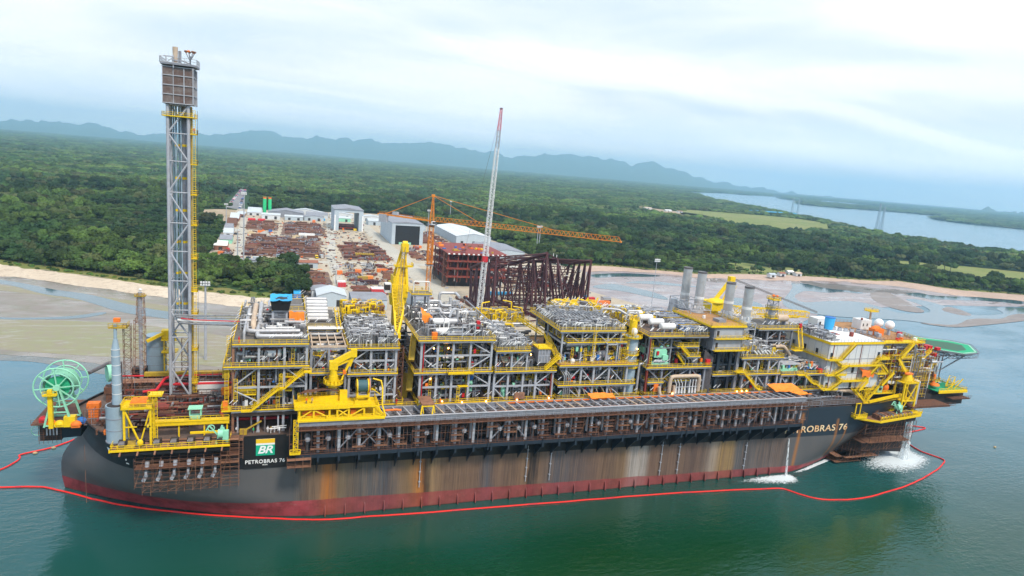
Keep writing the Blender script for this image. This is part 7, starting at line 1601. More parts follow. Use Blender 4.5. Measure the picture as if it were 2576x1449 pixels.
# pedestal crane amidships, boom laid towards the water
C2 = Thing('pedestal_crane', 'big yellow pedestal crane amidships, lattice boom laid down towards the viewer', 'crane', (92,17,30))
p = MB('oldyellow'); p.tube((92.4,20,28),(92.4,20,50),2.0,18); C2.part('pedestal', p)
p = MB('yellow'); p.tube((92.4,20,50),(92.4,20,53),2.8,18,3.2); p.box(89.6,95.2,17,25,53,57.5); p.box(90.2,94.6,18,24,57.5,60); C2.part('housing', p)
p = MB('white'); p.box(87.4,89.5,17,20,54.6,57.8); p.m('dark').box(87.3,89.2,16.9,17,55.6,57.4); p.box(87.34,87.4,17.4,19.6,55.6,57.4); C2.part('cab', p, 'white operator cab with dark windows')
p = MB('yellow')
for s_ in (-1, 1): p.beam((92.5+s_*2.2,22,57),(93.6+s_*.7,20,69.4),.5,.7); p.beam((92.5+s_*2.4,17.5,57),(93.5+s_*.9,19,66),.35,.35); p.tube((92.6+s_*2.4,17,55),(93.6+s_*.9,19,64),.5,8)
p.box(92.6,95,18.4,20.6,68.6,71.4); p.tube((93,19.4,71.4),(94.6,19.4,71.4),.9,12); p.box(90.6,96.6,18,22,63.4,63.7); p.rail([(90.4,18,63.7),(96.8,18,63.7),(96.8,22,63.7)],1.1,.12,1.2,.35); p.truss((93,20,57.6),(93.6,20,68.4),2.4,1.3,.25,.14,1.4); p.box(92.6,94,19.4,20.8,57.6,66); C2.part('mast', p)
p = MB('yellow'); p.truss((91.2,16,56),(88.6,-5,53.2),3.2,3.0,.22,.12,1.5,None,1.6,1.4); p.truss((88.6,-5,53.2),(85.8,-20,49.6),3.0,.9,.28,.15,2.2,None,1.4,.9); p.beam((87.2,-6,53.6),(85.5,-19.6,50.2),.5,.5); p.beam((89.8,-6,53.6),(86.2,-19.6,50.2),.5,.5); p.box(84.9,86.8,-20.8,-19.8,49,50.6); C2.part('boom', p)
p = MB('pipedark')
for s_ in (-.5, .5): p.tube((93.6+s_,19.4,71),(88+s_*.6,-10,53),.06,4); p.tube((93.4+s_,19.4,70),(89.8+s_,2,55),.06,4)
C2.part('pendant_rope', p)
for _c in C2.o.children: _c.location.x += 3.2
# third crane and its resting boom
C3 = Thing('pedestal_crane', 'yellow pedestal crane behind the right exhaust stacks, its boom laid towards the accommodation', 'crane', (224,17,30))
p = MB('yellow'); p.tube((224,17,30),(224,17,50),2,16); p.box(219.6,228,13,21,50,53.4); p.ell((223,15,53.4),4,3,1.6,12,5,0); C3.part('housing', p)
p = MB('yellow'); p.beam((222.6,16,53),(230.6,17,62.4),1.1,1.2); p.beam((226,15,53),(231.4,17,61),.6,.7); p.box(229.6,232,16,18,61.6,63.6); p.ladder((229,15.4,52),(232.4,16,60),1,(1,0,0),.8); C3.part('mast', p)
p = MB('yellow'); p.truss((228,10,51.6),(262,6,50.6),2.6,2.2,.26,.15,2.2); p.box(240,258,6,8,49,49.3); C3.part('boom', p)
p = MB('pipedark')
for k in range(3): p.tube((231,17,62.6+k*.3),(266,5,51.4+k*.3),.09,4)
C3.part('pendant_rope', p)
# travelling gantry, tarps, planks on the track
T = Thing('track_trolley', 'small brown topped trolley with yellow legs straddling the long track', 'trolley', (97,-31,30.9)); p = MB('rustlight'); p.box(94.6,98.2,-33.6,-27,33.4,33.7); T.part('top', p); p = MB('yellow')
for x in (94.8,98): p.beam((x,-33.4,33.4),(x-.5,-34.3,31.0),.3); p.beam((x,-33.4,33.4),(x+.4,-33.4,31.0),.25); p.beam((x,-27.2,33.4),(x,-27.2,30.9),.3)
p.beam((94.8,-33.5,33.1),(98,-33.5,33.1),.3); T.part('legs', p)
tarp('tarpaulin', [(148.6,-26.3,32.5),(157.4,-26.3,32.2),(157.9,-27.9,31.1),(149.2,-28.3,31.3)], .4, 'tarp', 'orange tarpaulin stretched by the track in the middle of the ship', 11)
tarp('tarpaulin', [(217.6,-25.9,33.2),(229,-25.9,33.0),(231.4,-29.4,31.3),(219.6,-29.6,31.4)], .2, 'tarp', 'large orange tarpaulin over the right end of the track', 12)
tarp('tarpaulin', [(224.4,-29.6,31.5),(230.4,-29.5,31.4),(232.4,-32.6,31.2),(226.6,-32.6,31.2)], .1, 'tarp', 'smaller orange tarpaulin piece below the large one at the right end of the track', 13)
p = MB('orange'); p.path([(84.8,-31,31.4),(88,-31,31.5),(89.4,-31,31.3)],.3,6); solo('hose', p, 'short orange hose lying on the track beside the winch platform', 'hose')
p = MB('orange')
# workers
def person(hi, lo, hat, x, y, z, rz, label, pose=0):
    root = Thing('person', label, 'person', (x,y,z)); mb = MB(lo)
    for s_ in (-1, 1): mb.path([(s_*.11,0,.02),(s_*.12,.02*pose,.45),(s_*.10,0,.86)],.085,6)
    mb.m(hi).path([(0,0,.82),(0,0,1.05),(0,-.02*pose,1.3),(0,-.03*pose,1.46)],.19,8)
    for s_ in (-1, 1): mb.path([(s_*.2,0,1.42),(s_*.3,-.05,1.15),(s_*.25,-.3*pose-.05,.95)],.06,6)
    mb.m('skin').tube((0,0,1.44),(0,0,1.56),.06,6); mb.ell((0,-.01,1.64),.10,.11,.13,8,6); o = mb.build('body', root.o); h = MB(hat); h.ell((0,0,1.69),.14,.15,.12,8,4,0); h.build('hard_hat', root.o); root.o.rotation_euler = (0,0,rz); return root
for i, (x, y, z, hi, lo, lb) in enumerate(((54.6,-24.9,24.2,'letterwhite','white','person in white overalls second from the left above the name panel'),(55.4,-25.6,24.2,'letterwhite','white','person in white overalls in the middle of the group above the name panel'),(56.3,-25.2,24.2,'white','letterwhite','person in white overalls bending beside the white pipe above the name panel'),(57.6,-26.0,24.2,'letterwhite','grey','person in white jacket at the right end of the group above the name panel'),(51,-25,24.2,'green','grey','person in green overalls left of the white dressed group'),(46.8,-24,24.2,'letterwhite','dark','person in white shirt near the left scaffold tower'),(101.6,-25.6,30.8,'orange','orange','person in orange overalls at the foot of the module right of the big crane'),(88.9,-25.8,31.1,'red','red','person in red overalls left of the dark shaft'),(47.2,-24,49.1,'red','red','person in red overalls on the roof corner of the leftmost module'),(33.9,1.2,101.7,'red','dark','person in red on the upper ladder platform of the flare tower'),(64.2,-30.5,34.1,'orange','pipedark','person in orange on the left of the yellow winch platform'),(65.6,-30.5,34.1,'cream','pipedark','person in brown beside the one in orange on the yellow winch platform'))): person(hi, lo, ('letterwhite','yellow','red')[i % 3], x, y, z, i*1.3, lb, i % 2)
p = MB('white'); p.path([(55,-26,25.6),(58.6,-26,25.8),(59.3,-26,25.7)],.16,6); p.path([(55.6,-25.4,25.9),(59.4,-25.4,26.1)],.14,6); solo('pipe_bundle', p, 'white pipe bundle held by the workers above the name panel', 'pipe')
p = MB('oldyellow'); p.beam((49,-25.4,25.4),(53,-25,27.6),.35); p.box(47.6,49.4,-26,-24.8,24.2,25.6); solo('jib_winch', p, 'little yellow jib winch at the deck edge left of the workers', 'winch')
# oil boom on the water, buoys, discharge and foam
BOOMS = [('red floating oil boom running along the whole side of the ship', [(-60,4),(-30,4),(-16,2.6),(-5.6,1.2)]+[(-4.6,.6),(.5,-2.6),(10.6,-9.6),(17,-13.4),(25,-17.2),(40,-22.6),(56.8,-27.4),(66,-30.3),(72.2,-31.2),(84,-31.6),(96.7,-32.4),(120,-33),(144.2,-34),(171.5,-34.6),(200,-36.6),(219.2,-38.6),(221,-40),(224,-45),(229,-48.7),(242,-50.4),(257.5,-48),(270,-45.4),(282.3,-41.6),(296,-36.6),(304,-32.6),(307.6,-30.2),(306,-26),(304.2,-21.6),(306,-16),(307.4,-12.7)]),
 ('red floating boom loop behind the right end of the ship', [(326,2.4),(330,0.4),(333.4,-1.8),(326,-3.4),(317,-5)]), ('red floating boom trailing from the left stern platform out of the picture', [(-6,34),(-8,31),(-11,28),(-14.5,26),(-17.6,24.4),(-18.4,23.4),(-17.4,22.4),(-17.2,20),(-18.6,16),(-20.4,13),(-26,9),(-34,6)])]
for i, (lb, pts) in enumerate(BOOMS):
    if i == 0: pts = [(x, min(y, hull_y(x, 0)-1.5) if 3 < x < 80 else y) for x, y in pts]
    pts = smooth_poly(pts, 2, False); pts = [(x+mnoise.noise(Vector((x*.3, y*.3, 0)))*.25, y+mnoise.noise(Vector((x*.3, y*.3, 5)))*.25, .16) for x, y in pts]
    p = MB('boom'); p.path(pts, .24, 6); p.m('letterwhite')
    acc = 0
    for a, b in zip(pts, pts[1:]):
        acc += (V3(b)-V3(a)).length
        if acc > 23: acc = 0; p.m('red').tube(V3(a), V3(a).lerp(V3(b), .5), .29, 6)
    solo('oil_boom', p, lb, 'oil boom')
for x, y, lb in ((-10.3,27.9,'small tan float farther from the ship at the left'),(-14.3,24.6,'small tan float nearer the left edge of the picture'),(345,-24,'lone dark float on the open water right of the ship')): p = MB('sandheap'); p.ell((x,y,.2),.7,.5,.4,8,5); solo('float', p, lb, 'float')
TABLE['foam'] = ((.9,.92,.94), .6, 0, (.7,.8,.85), .5, 1.5)
def foam_patch(name, label, poly, seed, thr):
    m, n, l, b = newmat('foam_'+name); B = NB(m); geo = B.node('ShaderNodeNewGeometry').outputs['Position']
    a = B.noise(B.mapping(geo, (1,1.6,1), (0,0,.5)), .9, 6, .72, .9); tcg = B.node('ShaderNodeAttribute', attribute_name='edge').outputs['Fac']
    l.new(B.mr(B.math('ADD', a, B.math('MULTIPLY', tcg, .8)), thr, thr+.22), b.inputs['Alpha']); b.inputs['Base Color'].default_value = (.66,.73,.77,1); b.inputs['Roughness'].default_value = .7
    cx_, cy_ = sum(p[0] for p in poly)/len(poly), sum(p[1] for p in poly)/len(poly); poly = smooth_poly(poly, 2); k = len(poly); P = []; E_ = []
    cx_, cy_ = name_c[name]
    for j in range(9):
        t = j/8
        for (x, y) in poly: P.append((cx_+(x-cx_)*max(.002, t), cy_+(y-cy_)*max(.002, t), .05+.1*(1-t))); E_.append(1-t)
    mb = MB(m); mb.add(P, [(j*k+i, j*k+(i+1) % k, (j+1)*k+(i+1) % k, (j+1)*k+i) for j in range(8) for i in range(k)])
    o = mb.build('foam', smooth=False); o['kind'] = 'stuff'; o['label'] = label; o['category'] = 'foam'
    at = o.data.attributes.new('edge', 'FLOAT', 'POINT'); at.data.foreach_set('value', E_)
name_c = {'stern': (294,-24), 'side': (228,-31.5), 'wake': (255,-23)}
foam_patch('stern', 'white churning foam below the discharge at the right end of the ship', [(268,-40),(280,-41),(294,-36.6),(305,-30.5),(304,-22),(303,-11),(290,-12),(278,-18),(262,-25),(256,-34)], 1, .70)
foam_patch('side', 'white foam where the discharge jet meets the water beside the hull', [(222,-38),(229,-38.5),(233,-35),(233,-30),(229,-28.7),(216,-29),(205,-30),(200,-32),(212,-36)], 2, .74)
foam_patch('wake', 'thin line of foam along the water line at the right of the hull', [(232,-29.6),(236,-28.2),(246,-24.6),(258,-20.6),(268,-16.6),(268,-18.4),(258,-22.4),(246,-26.2),(238,-29.2)], 3, .5)
def jet(name, label, top, bot, r0, r1, seed):
    m = MATS.get('spray')
    if not m:
        m, n, l, b = newmat('spray'); B = NB(m); geo = B.node('ShaderNodeNewGeometry').outputs['Position']
        l.new(B.mr(B.noise(B.mapping(geo, (2,2,.5)), 1.2, 4, .7), .40, .62, .04, .95), b.inputs['Alpha']); b.inputs['Base Color'].default_value = (.85,.9,.92,1); b.inputs['Roughness'].default_value = .6; MATS['spray'] = m
    p = MB(m); pts = []
    a, b_ = V3(top), V3(bot)
    for k in range(12):
        t = k/12; t2 = (k+1)/12; q0 = a.lerp(b_, t)+Vector((0,-1.2*sin(pi*t*.5)*0,0)); q1 = a.lerp(b_, t2); p.tube(q0, q1, r0+(r1-r0)*t, 8, r0+(r1-r0)*t2, False)
    o = solo('water_jet', p, label, 'water jet'); return o
jet('side', 'thin white water jet falling down the hull side into foam', (228.9,-29,13.4), (228.4,-31,0), .22, .42, 1)
jet('stern', 'thick white cascade pouring from the scaffolding at the right end', (288.5,-27.5,17), (290,-26,0), .6, 2.1, 2)
# ================================================================ THE SHIPYARD
GZ = LAND_Z+.3
def bldg(name, label, x0, x1, y0, y1, h, wall, roof, pitch=.12, axis='y', doors=2, cat='shed', group=None, over=.5, ribs=0, win=0):
    T = Thing(name, label, cat, ((x0+x1)/2,(y0+y1)/2,GZ), group); mb = MB(wall); z0, z1 = GZ-.2, GZ+h
    if axis == 'y':      # ridge along y
        xm = (x0+x1)/2; r = (x1-x0)/2*pitch; mb.box(x0,x1,y0,y1,z0,z1); mb.add([(x0,y0,z1),(x1,y0,z1),(xm,y0,z1+r),(x0,y1,z1),(x1,y1,z1),(xm,y1,z1+r)], [(0,1,2),(5,4,3)]); w_ = T.part('wall', mb)
        o = over; e = o*pitch; rb = MB(roof); R = [(x0-o,y0-o,z1-e),(xm,y0-o,z1+r),(xm,y1+o,z1+r),(x0-o,y1+o,z1-e)]; R2 = [(x1+o,y0-o,z1-e),(xm,y0-o,z1+r),(xm,y1+o,z1+r),(x1+o,y1+o,z1-e)]
        for Q in (R, R2): rb.add([(a,b,c+.08) for a,b,c in Q]+[(a,b,c+.26) for a,b,c in Q], [(0,1,2,3),(7,6,5,4),(0,4,5,1),(1,5,6,2),(2,6,7,3),(3,7,4,0)])
        if ribs:
            n = int((y1-y0)/ribs); rb.m('letterwhite')
            for i in range(n): y = y0+(i+.5)*ribs; rb.beam((x0,y,z1+.32),(xm,y,z1+r+.36),ribs*.35,.06); rb.beam((xm,y,z1+r+.36),(x1,y,z1+.32),ribs*.35,.06)
    else:
        ym = (y0+y1)/2; r = (y1-y0)/2*pitch; mb.box(x0,x1,y0,y1,z0,z1); mb.add([(x0,y0,z1),(x0,y1,z1),(x0,ym,z1+r),(x1,y0,z1),(x1,y1,z1),(x1,ym,z1+r)], [(2,1,0),(3,4,5)]); w_ = T.part('wall', mb)
        o = over; e = o*pitch; rb = MB(roof); R = [(x0-o,y0-o,z1-e),(x1+o,y0-o,z1-e),(x1+o,ym,z1+r),(x0-o,ym,z1+r)]; R2 = [(x0-o,y1+o,z1-e),(x1+o,y1+o,z1-e),(x1+o,ym,z1+r),(x0-o,ym,z1+r)]
        for Q in (R, R2): rb.add([(a,b,c+.08) for a,b,c in Q]+[(a,b,c+.26) for a,b,c in Q], [(0,1,2,3),(7,6,5,4),(0,4,5,1),(1,5,6,2),(2,6,7,3),(3,7,4,0)])
    T.part('roof', rb)
    for i in range(doors): d = MB('dark'); x = x0+(x1-x0)*(i+.5)/doors; d.box(x-1.6,x+1.6,y0-.08,y0,z0,z0+min(h*.75,4.5)); d.build('door', w_, T.loc)
    for i in range(win): d = MB('glass'); x = x0+(x1-x0)*(i+.5)/win; d.box(x-.6,x+.6,y0-.1,y0-.02,z0+h*.5,z0+h*.75); d.build('window', w_, T.loc)
    return T
# big hangars
H1 = Thing('portal_hangar', 'pale blue open ended hangar seen right through, the left of the two tall ones', 'hangar', (136.5,684,GZ), 'tall hangars in the yard')
p = MB('wallpale'); p.box(119,124.5,656,718,GZ,GZ+27); p.box(149.5,155,656,718,GZ,GZ+27); p.box(124.5,149.5,656,718,GZ+23.6,GZ+27); w_ = H1.part('wall', p)
p = MB('roofgrey'); p.add([(118.4,655,GZ+27.1),(137,655,GZ+29.4),(155.6,655,GZ+27.1),(118.4,719,GZ+27.1),(137,719,GZ+29.4),(155.6,719,GZ+27.1)],[(0,1,4,3),(1,2,5,4),(0,2,1),(3,4,5)]); H1.part('roof', p)
p = MB('letterwhite'); p.box(119,120.6,655.6,656,GZ,GZ+20); p.box(153.4,155,655.6,656,GZ,GZ+20); H1.part('door_jamb', p)
H2 = Thing('portal_hangar', 'pale blue hangar with a huge dark screened doorway, the right of the two tall ones', 'hangar', (192,590,GZ), 'tall hangars in the yard')
p = MB('wallpale'); p.box(174.5,178.5,543,636,GZ,GZ+24.5); p.box(206.5,210.5,543,636,GZ,GZ+24.5); p.box(178.5,206.5,543,636,GZ+21.8,GZ+24.5); p.box(178.5,206.5,634,636,GZ,GZ+21.8); H2.part('wall', p)
p = MB('roofgrey'); p.add([(174,542.4,GZ+24.6),(192.5,542.4,GZ+26.4),(211,542.4,GZ+24.6),(174,636.6,GZ+24.6),(192.5,636.6,GZ+26.4),(211,636.6,GZ+24.6)],[(0,1,4,3),(1,2,5,4),(0,2,1),(3,4,5)]); H2.part('roof', p)
p = MB('black'); p.box(178.5,206.5,544,544.3,GZ,GZ+21.8); H2.part('door_screen', p)
# long warehouse, lower warehouse
bldg('warehouse', 'long warehouse with a pale blue ribbed roof behind the red steel module', 256,300,566,690,10,'wallpale','roofpale',.16,'y',3,'warehouse',ribs=11)
bldg('warehouse', 'lower warehouse with a pale brown roof in front of the blue ribbed one', 264,303,452,520,8.5,'wallpale','roofgrey',.12,'y',2,'warehouse')
# silos
for x, lb in ((32.2,'left one of the two bright green silos'),(39.2,'right one of the two bright green silos')):
    T = Thing('silo', lb, 'silo', (x,820,GZ), 'green silos'); p = MB('green'); p.tube((x,820,GZ+3),(x,820,GZ+23),2.4,18); T.part('shell', p); p = MB('orange'); p.tube((x,820,GZ+23),(x,820,GZ+24.6),2.5,18,1.6); p.rail([(x-2.4,817.6,GZ+24.6),(x+2.4,817.6,GZ+24.6)],1.2,.2,1.2,.3); T.part('cap', p)
    p = MB('grey'); [p.box(x+a-.2,x+a+.2,820+b-.2,820+b+.2,GZ,GZ+3.2) for a in (-1.6,1.6) for b in (-1.6,1.6)]; p.tube((x,820,GZ+1),(x,820,GZ+3),.4,10,2.3); T.part('legs', p)
# back row of sheds and offices
rows = [(30,54,756,776,6,'blockwhite','roofpale','white shed with two dark doors below the green silos'),(38,86,788,826,7,'roofgrey','roofgrey','wide grey roofed hall right of the green silos'),(60,84,756,774,5,'wallpale','roofpale','white roofed shed in the back row behind the pipe stacks'),(86,112,762,786,5.5,'wallpale','roofgrey','grey arched shed left of the open hangar in the back row'),(90,120,796,826,6,'blockwhite','roofgrey','pair of grey roofs behind the arched shed'),(62,118,840,856,5,'blockwhite','roofpale','long white roofed building at the forest edge'),
 (126,150,770,792,5,'mint','roofpale','pale green shed seen through the open hangar'),(124,158,820,836,6,'blockwhite','roofpale','white building behind the open hangar'),(172,206,742,770,6,'wallpale','roofpale','pale shed right behind the open hangar'),(168,200,800,820,6,'blockwhite','roofpale','white office by the forest between the hangars'),(206,250,820,842,6,'blockwhite','roofgrey','white row of offices behind the dark hangar'),(212,246,700,724,6,'wallpale','roofpale','pale roofed shed behind the dark hangar'),(10,28,800,860,4,'blockwhite','roofpale','white buildings left of the green silos'),(-2,8,760,800,4,'tile','roofpale','brown walled shed with pale roof at the upper left corner of the yard')]
for i, (x0,x1,y0,y1,h,w,r,lb) in enumerate(rows): bldg('shed', lb, x0,x1,y0,y1,h,w,r,.16,'y' if i % 2 else 'x',2,'shed','sheds of the back row')
left = [(-6,4,706,742,4,'tile','roofpale','brown and white shed along the left road, farthest one'),(-5,5,640,676,4,'rustlight','rust','rust brown corrugated shed on the left side of the yard'),(-4,4,596,622,4,'wallpale','roofgrey','grey shed below the rust brown one'),(-2,7,556,580,3.6,'blockwhite','roofpale','small white topped shed with black heaps beside it'),(-1,10,498,520,4,'mint','roofgrey','mint walled shed with a grey hip roof on the left'),(-2,9,452,472,4.4,'tile','letterwhite','small brown building with a bright white tent roof'),(10,22,368,378,3,'deckgreen','deckgreen','green container building at the left lower corner of the yard')]
for (x0,x1,y0,y1,h,w,r,lb) in left: bldg('shed', lb, x0,x1,y0,y1,h,w,r,.3,'x',1,'shed','sheds on the left side of the yard')
near = [(31,62,374,382,4,'wallpale','roofgrey',.1,'x','long narrow grey roofed shed above the grove'),(64,86,366,380,4.6,'wallpale','tile',.15,'x','shed with a reddish brown roof at the right end of the long narrow one'),(62,70,362,366,3,'cream','tile',.15,'x','small pink roofed lean-to beside the reddish brown roof'),
 (76.5,91,246,262,5.5,'blockwhite','roofgrey',.12,'y','grey brown roofed shed above the chevron gabled one'),(79,97,222,244,7,'wallpale','roofpale',.3,'y','pale blue shed with a white chevron gable behind the ship'),(100,122,214,238,6.5,'wallpale','roofgrey',.12,'x','long grey blue roofed shed left of the big yellow crane'),(139,150,214,240,7,'wallpale','roofgrey',.12,'x','grey blue roofed shed right of the big yellow crane'),
 (264,283,205,216,4,'blockwhite','tile',.1,'x','brown roofed hut at the right end of the quay'),(284,302,206,218,4,'blockwhite','roofpale',.12,'x','white roofed hut at the right end of the quay'),(294,300,244,250,3.4,'blockwhite','roofgrey',.2,'x','small white hut near the right edge of the quay')]
for (x0,x1,y0,y1,h,w,r,pt,ax_,lb) in near: bldg('shed', lb, x0,x1,y0,y1,h,w,r,pt,ax_,2,'shed')
p = MB('letterwhite'); p.box(134,146,200,211,GZ,GZ+3.5)
for i in range(6): p.tube((135+i*2,199.9,GZ+3.5),(135+i*2,211.1,GZ+3.5),1.0,10)
solo('stacked_tanks', p, 'block of white ribbed covers behind the big yellow crane', 'covers')
p = MB('blue'); p.box(65,69.5,236,262,GZ,GZ+5); p.m('cyan').box(65,69.5,235.9,250,GZ+5,GZ+5.2); p.m('roofgrey').box(65,69.5,250,262,GZ+5,GZ+5.2); solo('conveyor', p, 'narrow blue and grey gallery standing at the beach end of the yard', 'gallery')
# red steel module on the right
RM = Thing('steel_module', 'unfinished rust red steel module of three open storeys with scaffolding at its corner', 'steel module', (204,325,GZ))
p = MB('redprimer')
for x in (181,189,197,205,213,221,228):
    for y in (296,312,328,344,358): p.box(x-.5,x+.5,y-.5,y+.5,GZ+4,GZ+27)
RM.part('column', p)
for z, dz in ((9,0),(15.5,0),(21.5,0),(27.4,1)):
    p = MB('redprimer'); p.box(179.5,229.5,294,360,GZ+z-.5,GZ+z); p.box(179.3,229.7,293.6,294,GZ+z-1.1,GZ+z+.1); p.m('letterwhite' if dz else 'rust')
    for i in range(13 if dz else 7): p.box(180+i*4,181+i*4+(.6 if dz else 0),293.4,293.58,GZ+z-1,GZ+z)
    RM.part('deck', p)
p = MB('rust')
for i in range(9): p.beam((180+i*5.4,294,GZ+4.2),(183+i*5.4,294,GZ+21),.3)
for x in (179.6,): p.truss((178.6,297,GZ),(178.6,297,GZ+27),2.4,2.4,.2,.14,2.2); p.truss((178.6,330,GZ),(178.6,330,GZ+24),2,2,.2,.14,2.2)
RM.part('scaffold', p)
p = MB('dark'); p.box(182,228,300,356,GZ,GZ+8); RM.part('stillage', p)
rnd = random.Random(55)
for i in range(26):
    x, y = rnd.uniform(182,226), rnd.uniform(296,356); p = MB(rnd.choice(('orange','yellow','oldyellow','blue','rustlight','lightgrey','maroon','tarp'))); p.cbox((x,y,GZ+27.4),rnd.uniform(1,5),rnd.uniform(.6,3),rnd.uniform(.4,1.6),rnd.uniform(0,1)); RM.part('deck_load', p)
for x, y in ((188,300),(203,303),(214,299),(222,310)): p = MB('redprimer'); p.tube((x,y,GZ+20),(x,y,GZ+24),1.3,10,.6); p.m('letterwhite').tube((x,y,GZ+4),(x,y,GZ+14),.5,8); RM.part('pile_sleeve', p)
# dark maroon jacket lattice
JK = Thing('steel_jacket', 'huge dark maroon tubular steel jacket lying in the yard behind the ship', 'steel jacket', (225,230,GZ))
Zt, Zb = GZ+40, GZ+1.2
planes = [190,214,238,262]
top = {190:(199,178,24,34), 214:(201,212,30,41), 238:(206,232,39,41), 262:(214,264,37.5,38)}
p = MB('maroon'); fr_ = []
def leg(a, b, r=.95): mb = MB('maroon'); mb.tube(a, b, r, 10); JK.part('leg', mb)
def br(a, b, r=.42): p.tube(a, b, r, 6, cap=False)
FRA = []
def GG(x, y): return (1069.1+x*.2822, 440.2+y*.2822)
for (ta_, ya), (tb_, yb_), ba_, bb_ in ((((410,830),262),((640,730),206),(400,1128),(596,1335)),(((640,830),258),((1090,700),206),(640,1120),(1060,1290)),(((925,775),244),((1180,750),212),(900,1120),(1260,1290)),(((1290,790),238),((1480,765),206),(1190,1150),(1432,1262))):
    t0, t1 = gy(*GG(*ta_), ya), gy(*GG(*tb_), yb_); b0, b1 = g(*GG(*ba_), Zb), g(*GG(*bb_), Zb); FRA.append((t0, t1, b0, b1))
    leg(t0, t1, 1.25); leg(b0, b1, 1.1)
    n = 4
    for k in range(n+1):
        a, b = t0.lerp(t1, k/n), b0.lerp(b1, k/n); br(a, b, .75)
        if k < n:
            a2, b2 = t0.lerp(t1, (k+1)/n), b0.lerp(b1, (k+1)/n); m_ = b.lerp(b2, .5); br(a, m_, .62); br(a2, m_, .62); br(a.lerp(b,.45), a2.lerp(b2,.45), .3)
for (A_, B_) in zip(FRA, FRA[1:]):
    for k in range(0, 5):
        t = k/4; ta, tb, ba, bb = A_[0].lerp(A_[1], t), B_[0].lerp(B_[1], t), A_[2].lerp(A_[3], t), B_[2].lerp(B_[3], t)
        br(ta, tb, .45); br(ba, bb, .5); mt, mb_ = ta.lerp(tb, .5), ba.lerp(bb, .5)
        if k % 2 == 0: br(ta, mb_, .35); br(tb, mb_, .35)
        if k < 4:
            t2 = (k+1)/4; ta2, tb2 = A_[0].lerp(A_[1], t2), B_[0].lerp(B_[1], t2); br(ta, tb2, .3); br(ta2, tb, .3)
JK.part('bracing', p)
p = MB('maroon')
for k in range(5):
    z = GZ+6+k*5.5
    for y in (214,226,238): p.tube((204,y,z),(256,y,z),.3,6)
    for x in range(206,258,5): p.circle((x,213.6,z+1.2), 1.15, .24, 'y', 12, 5); p.circle((x,226,z+1.2), 1.15, .24, 'y', 12, 5)
JK.part('conductor_guide', p, kind='stuff')
p = MB('white')
for i in range(60): x, y, z = rnd.uniform(186,262), rnd.choice((206,214,226,238)), rnd.uniform(GZ+4,GZ+38); k = rnd.random(); p.beam((x,y,z),(x+(1.6 if k < .5 else 0),y,z+(0 if k < .5 else 2)),.4)
JK.part('anode', p, kind='stuff')
for i, (a, b) in enumerate((((178,252,GZ+1),(190,168,GZ+1)),((184,252,GZ+1),(197,170,GZ+1)),((172,230,GZ+1),(181,178,GZ+1)),((196,255,GZ+2),(214,200,GZ+2)))):
    p = MB('maroon' if i % 2 else 'rust'); p.tube(a, b, 1.1, 10); solo('steel_tube', p, ('first','second','third','fourth')[i]+' long dark steel tube from the left on the ground beside the jacket', 'steel tube', 'long steel tubes beside the jacket')
# tower crane
TC = Thing('tower_crane', 'orange tower crane with a long jib reaching right over the jacket', 'tower crane', (154,241,GZ))
p = MB('craneorange'); p.truss((154,241,GZ),(154,241,58),2.7,2.7,.3,.15,2.8); TC.part('mast', p)
p = MB('craneorange'); p.truss((154,241,31),(154,241,46),3.5,3.5,.34,.2,1.7); p.box(151.6,156.4,238.6,243.4,29.6,30); TC.part('climbing_frame', p)
p = MB('grey'); p.box(151,157,238,244,56.6,57); p.rail([(151,238,57),(157,238,57),(157,244,57)],1.1,.15,1.4,.25); p.box(151.4,156.6,238.4,243.6,28.4,28.7); TC.part('platform', p)
jd = Vector((254.6-154, 154-241, 0)).normalized(); pd = Vector((-jd.y, jd.x, 0)); o_ = Vector((154,241,0))
p = MB('craneorange'); p.truss(o_+Vector((0,0,58)), o_+Vector((0,0,76)), 2.8, .7, .3, .18, 2.2); p.box(153,155,240,242,75.6,77.4); TC.part('apex', p)
J0, J1 = o_+jd*1.6+Vector((0,0,59.3)), o_+jd*132+Vector((0,0,60.4)); p = MB('craneorange'); n = 44
for i in range(n):
    a, b = J0.lerp(J1, i/n), J0.lerp(J1, (i+1)/n); h = Vector((0,0,2.9 if i > 0 else 2.9)); m_ = a.lerp(b, .5)+h
    for s_ in (-1, 1): p.beam(a+pd*s_, b+pd*s_, .26); p.beam(a+pd*s_, m_, .15); p.beam(b+pd*s_, m_, .15)
    p.beam(a+pd, a-pd, .14)
    if i: p.beam(m_, (J0.lerp(J1, (i-.5)/n)+h), .28)
p.beam(J1-pd*1.2, J1+pd*1.2, .9); TC.part('jib', p)
p = MB('craneorange'); K1 = o_-jd*43+Vector((0,0,60)); K0 = o_-jd*1.5+Vector((0,0,59.3))
for s_ in (-1, 1): p.beam(K0+pd*s_*1.1, K1+pd*s_*1.1, .5, .9)
for i in range(16): a = K0.lerp(K1, i/15); p.beam(a-pd*1.1, a+pd*1.1, .25)
p.rail([K0+pd*1.3+Vector((0,0,.4)), K1+pd*1.3+Vector((0,0,.4))],1.1,.12,2.5,0); TC.part('counter_jib', p)
p = MB('lightgrey'); q = K1+jd*7
for k in range(5): c_ = q-jd*k*1.3; p.cbox((c_.x,c_.y,54.6),1.1,3,5.6,atan2(jd.y,jd.x)+0)
p.cbox((K1.x+jd.x*14,K1.y+jd.y*14,60.4),4,2.4,2.2,atan2(jd.y,jd.x)); TC.part('counterweight', p)
